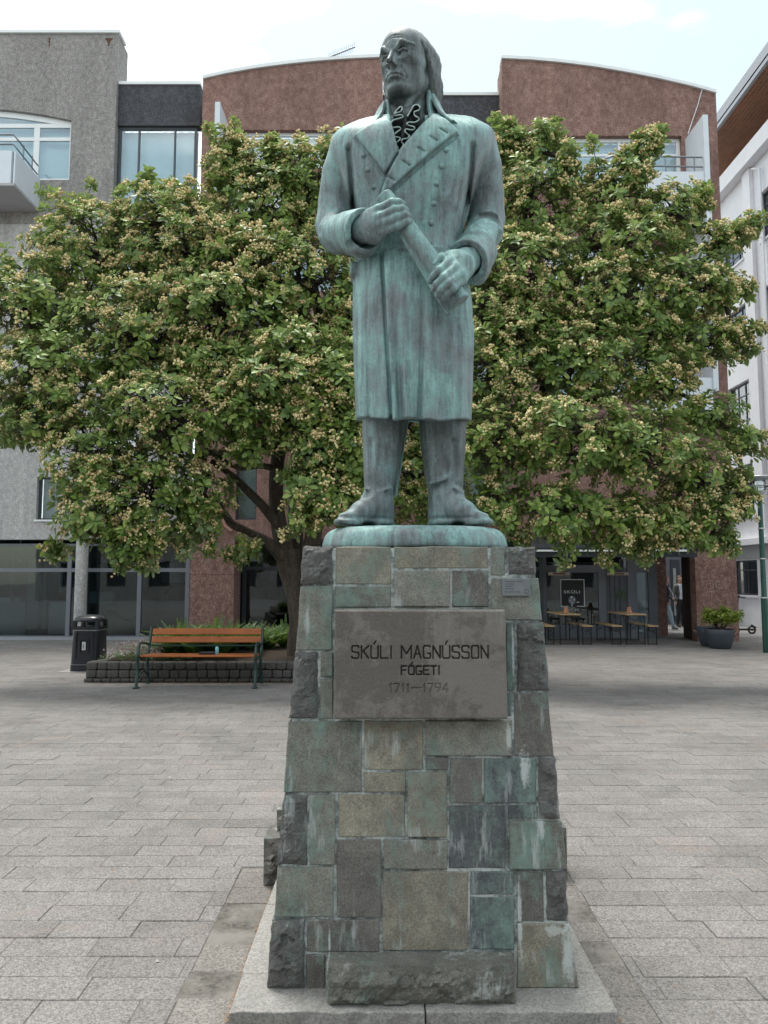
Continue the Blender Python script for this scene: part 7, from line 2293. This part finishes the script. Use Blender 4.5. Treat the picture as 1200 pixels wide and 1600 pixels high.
for i, (px, Y) in enumerate(spots):
    x = at(px, 990, Y).x
    o = bpy.data.objects.new('fern', ferns[i % 4]); COL.objects.link(o); o.location = (x, Y, .36); o.rotation_euler = (0, 0, i * 1.7); s_ = 1.05 + .35 * ((i * 37) % 10) / 10
    o.scale = (s_, s_, s_)
    tagit(o, 'dark green ' + pos_words[i], 'fern', 'ferns in the raised bed')
# pink and white flowering ground cover, low green leaves
mb = MB(); mg = MB(); rnd = random.Random(9)
for _ in range(1500):
    px = rnd.uniform(150, 258); Y = rnd.uniform(12.0, 13.6)
    x = at(px, 1000, Y).x
    if x < pxl + .15 + (Y - PY0) * .25: continue
    z = .33 + rnd.uniform(.05, .26) * (1 if px > 165 else .6)
    s_ = rnd.uniform(.008, .02); c = Vector((x, Y, z))
    mb.add([c + Vector((s_, 0, 0)), c + Vector((-s_ * .5, s_ * .8, 0)), c + Vector((-s_ * .5, -s_ * .8, 0)), c + Vector((0, 0, s_ * 1.2)), c - Vector((0, 0, s_ * .6))], [(0, 1, 3), (1, 2, 3), (2, 0, 3), (1, 0, 4), (2, 1, 4), (0, 2, 4)])
for _ in range(5200):
    px = rnd.uniform(140, 300); Y = rnd.uniform(11.95, 13.6); x = at(px, 1000, Y).x
    if x < pxl + .12 + (Y - PY0) * .25: continue
    h_ = rnd.uniform(.02, .20) * (.45 if Y < 12.2 else 1); a = rnd.uniform(0, 6.28); s_ = rnd.uniform(.02, .05)
    c = Vector((x, Y, .32 + h_)); d = Vector((math.cos(a), math.sin(a), rnd.uniform(-.3, .7))) * s_; w = Vector((-math.sin(a), math.cos(a), 0)) * s_ * .35
    mg.add([c, c + d * .5 + w, c + d, c + d * .5 - w], [(0, 1, 2, 3)])
o = mb.build('blossom_carpet', M['pink'], None, base=(-3.9, 12.6, .3), fix=False); tagit(o, 'pale pink flowers massed at the left end of the raised bed', 'flowers', kind='stuff')
o = mg.build('ground_cover', M['fern'], None, base=(-3.9, 12.6, .3), fix=False); tagit(o, 'low green leafy plants at the left end of the raised bed', 'ground cover', kind='stuff')

# ------------------------------------------------------------------ park bench
BY = 11.30
bx0, bx1 = at(214, 1070, BY).x, at(402, 1070, BY).x
bc = (bx0 + bx1) / 2
bench = empty('park_bench', (bc, BY, 0), 'orange-brown slatted park bench with dark green cast-iron ends before the raised bed', 'bench')
def slat(y, z, h, t, nm, tilt=0, lift=0.0):
    mb = MB(); hw = (bx1 - bx0) / 2 - .055
    Mx = Matrix.Translation((bc, BY + y, z)) @ Matrix.Rotation(tilt, 4, 'X')
    mb.box(-hw + .0, hw + .02, -t / 2, t / 2, -h / 2, h / 2, Mx); mb.build(nm, M['bench_wood'], bench, bevel=.006)
for k in range(4): slat(-.02 + k * .108, .452 + (.012 if k == 0 else .006 * (3 - k) * .3), .028, .098, 'seat_slat')
slat(.50, .665, .095, .03, 'back_slat', R(-12)); slat(.535, .785, .095, .03, 'back_slat', R(-12))
mb = MB(); mb.bar((bx0 + .06, BY + .475, .575), (bx1 - .06, BY + .475, .575), .012, .02); mb.build('back_rail', M['iron_green'], bench)
for xx in (bx0 + .02, bx1 - .02):
    mb = MB()
    def flat(pts, w=.045):
        P_ = path([Vector((xx, BY + y, z)) for y, z in pts], 4)
        mb.tube(P_, [w * .5] * len(P_), 6)
    flat([(-.10, 0.0), (-.085, .10), (-.055, .25), (-.06, .38), (-.075, .46), (-.06, .53), (-.02, .60)])
    flat([(-.075, .45), (.1, .425), (.3, .425), (.42, .46), (.47, .56), (.53, .72), (.575, .86)])
    flat([(.47, 0.0), (.46, .10), (.42, .25), (.40, .38), (.42, .47)])
    flat([(-.03, .60), (.05, .645), (.20, .635), (.33, .62), (.42, .60), (.49, .60)], .038)
    flat([(-.055, .12), (.10, .20), (.28, .20), (.44, .12)], .028)
    mb.box(xx - .035, xx + .035, BY - .15, BY - .05, 0, .018); mb.box(xx - .035, xx + .035, BY + .42, BY + .52, 0, .018)
    e = mb.build('end_frame', M['iron_green'], bench)
can = MB(); cpt = at(339, 1022, BY + .12); can.lathe([(.020, 0), (.026, .006), (.026, .10), (.020, .112), (.018, .116)], (cpt.x, BY + .12, .473), 16)
o = can.build('drink_can', M['blue_can'], None, base=(cpt.x, BY + .12, .473)); tagit(o, 'pale blue drink can left standing on the bench seat', 'can')
mb = MB(); a = at(312, 1025, BY + .2).x; b = at(337, 1025, BY + .2).x; mb.box(a, b, BY + .12, BY + .28, .474, .500)
o = mb.build('dark_parcel', M['cloth_black'], None, bevel=.008, base=((a + b) / 2, BY + .2, .474)); tagit(o, 'flat dark pouch lying on the bench seat beside the can', 'pouch')

# ------------------------------------------------------------------ litter bin
NBY = 13.45
ncx = at(139, 1040, NBY).x
bin_ = empty('litter_bin', (ncx, NBY, 0), 'black litter bin with a domed hood and openings at the left end of the bed', 'litter bin')
hw = .285
def rbox(mb, hx, hy, z0, z1, r=.07, hx2=None, smooth=True, caps=True):
    hx2 = hx2 or hx; n = 6; V = []
    for hh, z in ((hx, z0), (hx2, z1)):
        hy_ = hy * hh / hx
        for q in range(4):
            for k in range(n):
                a = q * math.pi / 2 + (k / (n - 1)) * math.pi / 2
                sx_ = (1, -1, -1, 1)[q]; sy_ = (1, 1, -1, -1)[q]
                V.append((ncx + sx_ * (hh - r) + r * math.cos(a), NBY + sy_ * (hy_ - r) + r * math.sin(a), z))
    m = 4 * n
    mb.add(V, [(k, (k + 1) % m, m + (k + 1) % m, m + k) for k in range(m)], smooth)
    if caps: mb.add(V, [tuple(range(m))[::-1], tuple(range(m, 2 * m))])
mb = MB(); rbox(mb, hw, .27, .12, .70, hx2=.265); mb.build('body', M['bin_black'], bin_)
mb = MB(); rbox(mb, hw + .008, .278, 0, .112); mb.build('base', M['bin_black'], bin_)
mb = MB(); rbox(mb, hw + .006, .276, .113, .121); mb.build('band', M['bin_grey'], bin_)
mb = MB(); rbox(mb, .278, .262, .701, .716); mb.build('band', M['bin_grey'], bin_)
mb = MB()
for sx_ in (-1, 1):
    for sy_ in (-1, 1):
        mb.bar((ncx + sx_ * .235, NBY + sy_ * .225, .715), (ncx + sx_ * .225, NBY + sy_ * .215, .87), .07, .07, (0, 1, 0))
rbox(mb, .272, .257, .717, .765, caps=False); rbox(mb, .268, .25, .765, .768); 
mb.bar((ncx - .05, NBY - .235, .76), (ncx - .05, NBY - .235, .87), .03, .04, (0, 1, 0))
mb.build('hood_posts', M['bin_black'], bin_)
mb = MB(); prof = [(.285, .855), (.288, .885), (.27, .915), (.22, .945), (.15, .965), (.0, .975)]
V = []; n = 28
for r_, z in prof:
    for k in range(n):
        a = 2 * math.pi * k / n; ca, sa = math.cos(a), math.sin(a)
        q = (abs(ca)**3.5 + abs(sa)**3.5)**(-1 / 3.5); V.append((ncx + r_ * ca * q, NBY + r_ * .94 * sa * q, z))
mb.add(V, [(i * n + k, i * n + (k + 1) % n, (i + 1) * n + (k + 1) % n, (i + 1) * n + k) for i in range(5) for k in range(n)], True)
mb.add(V[:n], [tuple(range(n))]); mb.build('hood', M['bin_black'], bin_)
mb = MB(); yq = NBY - .272
mb.box(ncx - .17, ncx + .17, yq - .006, yq + .02, .655, .675); mb.box(ncx - .18, ncx - .165, yq - .004, yq + .02, .20, .655); mb.box(ncx + .165, ncx + .18, yq - .004, yq + .02, .20, .655); mb.box(ncx - .165, ncx + .165, yq - .004, yq + .02, .20, .215)
mb.box(ncx - .09, ncx - .08, yq - .008, yq + .02, .32, .55); mb.box(ncx + .08, ncx + .09, yq - .008, yq + .02, .32, .55); mb.box(ncx - .08, ncx + .08, yq - .008, yq + .02, .54, .55); mb.box(ncx - .08, ncx + .08, yq - .008, yq + .02, .32, .33)
mb.build('door_panel', M['bin_black'], bin_)
mb = MB(); mb.box(ncx - .045, ncx + .025, yq - .010, yq, .37, .51); st = mb.build('sticker', M['sticker'], bin_)
mb = MB()
mb.add([(ncx - .030 + a, yq - .0115, .385 + b) for a, b in ((.018, 0), (.032, 0), (.030, .045), (.020, .045))], [(0, 1, 2, 3)]); mb.add([(ncx - .030 + a, yq - .0115, .385 + b) for a, b in ((.012, .055), (.034, .055), (.034, .062), (.012, .062))], [(0, 1, 2, 3)])
mb.tube([(ncx - .022, yq - .012, .475), (ncx - .018, yq - .012, .445), (ncx - .026, yq - .012, .40)], .004, 4); mb.tube([(ncx - .02, yq - .012, .46), (ncx - .004, yq - .012, .452)], .003, 4)
mb.lathe([(0.001, -.005), (.006, 0), (.001, .005)], (ncx - .021, yq - .013, .488), 8); mb.build('litter_symbol', M['black_print'], bin_)
bin_.scale = (.86, .86, 1.0)
mb = MB(); mb.box(ncx - .42, ncx + .30, NBY - .34, NBY + .34, -.004, .004); o = mb.build('bin_slab', M['slab'], None); o['kind'] = 'structure'

# ------------------------------------------------------------------ lamp post
LY = 16.6; lx = at(1198, 1020, LY).x
lamp = empty('street_lamp', (lx, LY, 0), 'dark green street lamp post with a flat disc head at the right edge', 'street lamp')
mb = MB(); mb.lathe([(.072, 0), (.072, 1.18), (.065, 1.2), (.055, 1.22), (.05, 3.42), (.045, 3.44)], (lx, LY, 0), 20); mb.build('pole', M['lamp_green'], lamp)
mb = MB()
for z in (1.19, 2.05, 2.72): mb.lathe([(.062, z - .015), (.082 if z < 1.5 else .066, z - .012), (.082 if z < 1.5 else .066, z + .012), (.062, z + .015)], (lx, LY, 0), 20)
mb.build('ring', M['silver'], lamp)
mb = MB(); mb.lathe([(.05, 3.44), (.09, 3.46), (.10, 3.52), (.15, 3.54), (.15, 3.56)], (lx, LY, 0), 24); mb.lathe([(.02, 3.80), (.12, 3.80), (.36, 3.845), (.37, 3.86), (.30, 3.885), (.10, 3.90), (.001, 3.90)], (lx, LY, 0), 32); mb.build('lamp_head', M['silver'], lamp)
mb = MB(); mb.lathe([(.12, 3.56), (.14, 3.60), (.14, 3.76), (.12, 3.80)], (lx, LY, 0), 24, caps=False); mb.build('lamp_glass', M['glass'], lamp)
mb = MB(); mb.lathe([(.20, 3.655), (.28, 3.66), (.28, 3.672), (.145, 3.675), (.145, 3.66)], (lx, LY, 0), 28, caps=False); mb.build('louvre', M['silver'], lamp)

# ------------------------------------------------------------------ potted shrub
QY = 17.6; qx = at(1125, 1000, QY).x
pot = empty('plant_pot', (qx, QY, 0), 'round slate-grey pot standing in front of the red pillar', 'plant pot')
mb = MB(); mb.lathe([(.20, 0), (.235, .03), (.28, .16), (.315, .32), (.33, .44), (.315, .45), (.295, .445), (.285, .38)], (qx, QY, 0), 36, caps=False); mb.add([(qx + .205 * math.cos(k * .2617), QY + .205 * math.sin(k * .2617), .002) for k in range(24)], [tuple(range(24))]); mb.build('bowl', M['pot'], pot)
mb = MB(); mb.lathe([(.288, .385), (.15, .41), (.001, .415)], (qx, QY, 0), 24, caps=False); mb.build('soil', M['soil'], pot)
p2 = empty('plant_pot', (qx - .10, QY + .62, 0), 'second slate-grey pot almost hidden behind the front one', 'plant pot')
mb = MB(); mb.lathe([(.20, 0), (.235, .03), (.28, .16), (.315, .32), (.33, .46), (.30, .46), (.28, .40), (.001, .40)], (qx + .06, QY + .62, 0), 32); mb.build('bowl', M['pot'], p2)
shrub = empty('potted_shrub', (qx, QY, .41), 'bright yellow-green shrub growing in the slate-grey pot', 'shrub')
mb = MB(); rnd = random.Random(6); S2 = []
for k in range(15):
    a = rnd.uniform(0, 6.28); r_ = rnd.uniform(.1, .62); e = Vector((qx + r_ * math.cos(a), QY + r_ * .7 * math.sin(a), .41 + rnd.uniform(.26, .50) - r_ * .12))
    b = Vector((qx + rnd.uniform(-.06, .06), QY + rnd.uniform(-.05, .05), .39)); mid = b.lerp(e, .5) + Vector((0, 0, -.03)); mb.tube([b, mid, e], [.014, .010, .006], 6)
    for _ in range(30):
        p = e + Vector((rnd.gauss(0, .085), rnd.gauss(0, .08), rnd.gauss(0, .045))); S2.append((tuple(p), (rnd.gauss(0, .5), rnd.gauss(0, .5), 1)))
mb.build('stems', M['bark'], shrub)
scatter('leaves', [leaf_template(70 + s_, 7) for s_ in range(3)], [s_[0] for s_ in S2], [s_[1] for s_ in S2], rng.uniform(.5, .75, len(S2)), M['shrub'], shrub)
mb = MB()
for a, b in (((1083, 985), (1107, 992)), ((1143, 992), (1153, 986))):
    A = at(a[0], a[1], YR - .06); B_ = at(b[0], b[1], YR - .06); mid = A.lerp(B_, .5) + Vector((0, 0, -.03)); mb.tube(path([A, mid, B_], 5), .018, 6)
mb.build('hanging_chain', M['copper'], rb)

# ------------------------------------------------------------------ bar tables and benches
TBY0, TBY1 = 18.45, 20.0
def legs(mb, y, hw_, h_, t=.022):
    for s_ in (-1, 1): mb.bar((s_ * hw_, y, 0), (s_ * hw_, y, h_), t, t, (0, 1, 0))
    mb.bar((-hw_, y, .02), (hw_, y, .02), t * .7, t * .7); mb.bar((-hw_, y, h_ - .015), (hw_, y, h_ - .015), t * .7, t * .7)
def brace(mb, y, hw_, h_):
    mb.bar((-hw_, y, h_ - .03), (0, y, h_ - .14), .012, .012); mb.bar((hw_, y, h_ - .03), (0, y, h_ - .14), .012, .012)
Lh = (TBY1 - TBY0) / 2
def make_set(kind):
    hwid, ht = (.25, .75) if kind == 'table' else (.125, .47)
    r_ = empty('folding_table' if kind == 'table' else 'folding_bench', (0, 0, 0))
    mb = MB(); n_ = 3 if kind == 'table' else 1
    for k in range(n_):
        a = -hwid + 2 * hwid * k / n_; b = -hwid + 2 * hwid * (k + 1) / n_
        m2 = MB(); m2.box(a + .002, b - .002, -Lh, Lh, ht - .026, ht); m2.build('board', M['pine'], r_, local=True)
    for y in (-Lh + .12, Lh - .12):
        mb = MB(); legs(mb, y, hwid - .02, ht - .027); brace(mb, y, hwid - .02, ht - .027); mb.build('leg_frame', M['black_metal'], r_, local=True)
    mb = MB()
    for s_ in (-1, 1):
        for x in (-hwid + .04, hwid - .04): mb.bar((x, s_ * (Lh - .12), ht * .55), (x * .9, s_ * (Lh - .50), ht - .03), .010, .010)
    mb.build('stay', M['black_metal'], r_, local=True)
    return r_
tproto = make_set('table'); bproto = make_set('bench')
YC_ = (TBY0 + TBY1) / 2
first = True
for x, lab in ((4.55, 'pine-topped folding table with black legs in front of the bar sign window'), (6.17, 'pine-topped folding table with black legs before the grey boards of the bar')):
    o = tproto if first else copy_tree(tproto); first = False
    o.location = (x, YC_, 0); tagit(o, lab, 'table', 'folding tables outside the bar')
first = True
for x, lab in ((4.06, 'folding bench left of the table before the sign window'), (4.98, 'folding bench right of the table before the sign window'), (5.70, 'folding bench left of the table before the grey boards'), (6.58, 'folding bench right of the table before the grey boards, nearest the passage')):
    o = bproto if first else copy_tree(bproto); first = False
    o.location = (x, YC_, 0); tagit(o, lab, 'bench', 'folding benches outside the bar')
for x, lab in ((4.62, 'small peach clay candle lamp on the table before the sign window'), (6.22, 'small peach clay candle lamp on the table before the grey boards')):
    mb = MB(); mb.lathe([(.075, 0), (.078, .015), (.055, .06), (.045, .10), (.05, .13), (.042, .15), (.03, .152)], (x, 19.15, .751), 18)
    o = mb.build('candle_lamp', M['terracotta'], None, base=(x, 19.15, .751)); tagit(o, lab, 'candle lamp', 'clay lamps on the bar tables')

# ------------------------------------------------------------------ scooter behind the pillar
SY = 22.3; sx0 = at(1153, 970, SY).x
sc = empty('electric_scooter', (sx0, SY, 0), 'black electric scooter parked beyond the red pillar by the white wall', 'scooter')
mb = MB(); mb.tube([(sx0 - .05, SY, .10), (sx0 + .02, SY - .02, 1.08)], [.035, .022], 8); mb.build('stem', M['black_metal'], sc)
mb = MB(); mb.tube([(sx0 - .06, SY, 1.07), (sx0 + .02, SY - .02, 1.09), (sx0 + .24, SY - .03, 1.05)], .018, 6); mb.box(sx0 - .02, sx0 + .06, SY - .06, SY + .02, 1.06, 1.12); mb.build('handlebar', M['black_metal'], sc)
mb = MB(); mb.box(sx0, sx0 + .45, SY - .07, SY + .07, .10, .15); mb.build('deck', M['black_metal'], sc, bevel=.01)
for xx in (sx0 - .08, sx0 + .40):
    mb = MB(); P_ = [(xx + .10 * math.cos(a), SY, .115 + .10 * math.sin(a)) for a in [k * .3927 for k in range(17)]]; mb.tube(P_, .028, 8); mb.tube([(xx, SY - .03, .115), (xx, SY + .03, .115)], .03, 8); mb.build('wheel', M['black_metal'], sc)
mb = MB(); mb.tube([(sx0 + .28, SY, .14), (sx0 + .40, SY, .26), (sx0 + .52, SY, .18)], .022, 6); mb.build('mudguard', M['black_metal'], sc)

# ------------------------------------------------------------------ two people in the passage
def person(name, x, y, face, joints, zones, label, hair):
    r_ = empty(name, (x, y, 0), label, 'person')
    v = Vol((-.6, -.6, -.02), (.6, .6, 1.85), .012)
    for a, b, r1, r2 in joints: v.cap(a, b, r1, r2, .035)
    me = v.mesh('body', 1)
    for m_ in zones[0]: me.materials.append(M[m_])
    fn = zones[1]
    mi = np.zeros(len(me.polygons), dtype=np.int32)
    co = np.empty(len(me.vertices) * 3, dtype=np.float32); me.vertices.foreach_get('co', co); co = co.reshape(-1, 3)
    ce = np.empty(len(me.polygons) * 3, dtype=np.float32); me.polygons.foreach_get('center', ce); ce = ce.reshape(-1, 3)
    for i, c in enumerate(ce): mi[i] = fn(c)
    me.polygons.foreach_set('material_index', mi)
    o = bpy.data.objects.new('body', me); COL.objects.link(o); o.parent = r_
    if hair:
        hv = Vol((-.3, -.3, 1.2), (.3, .3, 1.85), .01)
        for a, b, r1, r2 in hair: hv.cap(a, b, r1, r2, .02)
        o2 = bpy.data.objects.new('hair', hv.mesh('hair', 1)); o2.data.materials.append(M['hair_brown']); COL.objects.link(o2); o2.parent = r_
    r_.rotation_euler = (0, 0, face)
    return r_
# walking figure: faces +x
J1 = [((0, 0, .92), (0.02, 0, 1.15), .125, .13), ((.02, 0, 1.15), (.03, 0, 1.36), .14, .12), ((.03, -.14, 1.36), (.03, .14, 1.36), .07, .07), ((.04, 0, 1.40), (.06, 0, 1.50), .05, .05), ((.07, 0, 1.54), (.065, 0, 1.60), .085, .088), ((.14, 0, 1.55), (.155, 0, 1.54), .018, .014),
      ((0, -.09, .90), (.14, -.09, .50), .098, .068), ((.14, -.09, .50), (.22, -.09, .10), .066, .045), ((.20, -.09, .06), (.34, -.09, .045), .045, .038),
      ((0, .09, .90), (-.04, .09, .50), .098, .068), ((-.04, .09, .50), (-.22, .09, .16), .066, .045), ((-.25, .09, .12), (-.14, .09, .05), .045, .035),
      ((.03, -.19, 1.35), (-.06, -.22, 1.08), .058, .045), ((-.06, -.22, 1.08), (.06, -.23, .86), .043, .032), ((.06, -.23, .86), (.10, -.23, .78), .034, .022),
      ((.03, .19, 1.35), (.10, .22, 1.08), .058, .045), ((.10, .22, 1.08), (.26, .18, .98), .043, .032), ((.26, .18, .98), (.33, .17, .97), .034, .022)]
def z1_(c):
    if c[2] > 1.44: return 0
    if c[2] < .115: return 3
    if c[2] < .90 and not (abs(c[1]) > .17 and c[2] > .8): return 2
    if abs(c[1]) > .14 and (c[2] < .87 or c[0] > .27): return 0
    return 1
xP = at(1039, 950, 24.2).x
person('person', xP, 24.2, R(-8), J1, (['skin', 'cloth_black', 'jeans', 'shoe'], z1_), 'person in a dark jacket and pale jeans walking out from behind the red strip', [((.03, 0, 1.56), (.04, 0, 1.64), .095, .09)])
mb = MB(); mb.tube([(xP + .02, 24.02, 1.42), (xP + .15, 24.0, 1.2), (xP + .24, 24.02, .98)], .016, 5)
o = mb.build('shoulder_strap', M['cloth_white'], None, base=(xP, 24.2, 1.2)); tagit(o, 'pale shoulder strap slung across the walking person in jeans', 'strap')
J2 = [((0, 0, .92), (0, 0, 1.15), .13, .13), ((0, 0, 1.15), (0, 0, 1.36), .145, .12), ((-.14, 0, 1.36), (.14, 0, 1.36), .07, .07), ((0, 0, 1.40), (0, -.02, 1.50), .05, .05), ((0, -.03, 1.54), (0, -.025, 1.60), .085, .088), ((0, -.11, 1.55), (0, -.125, 1.54), .018, .014),
      ((-.09, 0, .90), (-.10, -.04, .50), .10, .07), ((-.10, -.04, .50), (-.11, .02, .10), .068, .045), ((-.11, .02, .06), (-.12, -.12, .045), .045, .038),
      ((.09, 0, .90), (.10, -.02, .50), .10, .07), ((.10, -.02, .50), (.10, .04, .10), .068, .045), ((.10, .04, .06), (.11, -.10, .045), .045, .038),
      ((-.18, 0, 1.35), (-.24, .0, 1.06), .058, .045), ((-.24, 0, 1.06), (-.22, -.06, .84), .043, .032), ((-.22, -.06, .84), (-.215, -.08, .76), .034, .022),
      ((.18, 0, 1.35), (.33, -.10, 1.42), .058, .045), ((.33, -.10, 1.42), (.14, -.16, 1.56), .043, .030), ((.14, -.16, 1.56), (.09, -.15, 1.60), .032, .022)]
def z2_(c):
    if c[2] > 1.44 and c[0] < .13 : return 0
    if c[2] < .115: return 3
    if c[2] < .93 and abs(c[0]) < .19: return 3
    if abs(c[0]) > .15 and c[2] < .86: return 0
    if abs(c[0]) < .085: return 1
    return 2 if c[0] < .09 else 1
xQ = at(1063, 950, 25.2).x
person('person', xQ, 25.2, R(15), J2, (['skin', 'cloth_white', 'cloth_grey', 'cloth_black'], z2_), 'person in a white shirt raising one arm to the face in the passage', [((0, .01, 1.56), (0, .0, 1.64), .098, .09), ((0, .05, 1.55), (0, .06, 1.42), .08, .05)])
# row of buildings across the street, behind the photographer: they are what the shop glass mirrors
ob = empty('opposite_building', (0, -16, 0), 'pale stone building across the square behind the photographer', 'building')
mb = MB(); hs = [(-24 + k * 3.2, -22.4 + k * 3.2, 1 + j * 3.1, 2.9 + j * 3.1) for k in range(16) for j in range(3)]
wall(mb, -26, 28, 0, 10.5, -16, .4, hs); o = mb.build('wall', M['grey_dash'], ob, fix=False)
mb = MB()
for h in hs: mb.box(h[0], h[1], -15.8, -15.78, h[2], h[3])
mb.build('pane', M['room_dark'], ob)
mb = MB(); mb.box(-26, 28, -22, -15.9, 10.51, 11.0); mb.build('roof', M['frame_dark'], ob)
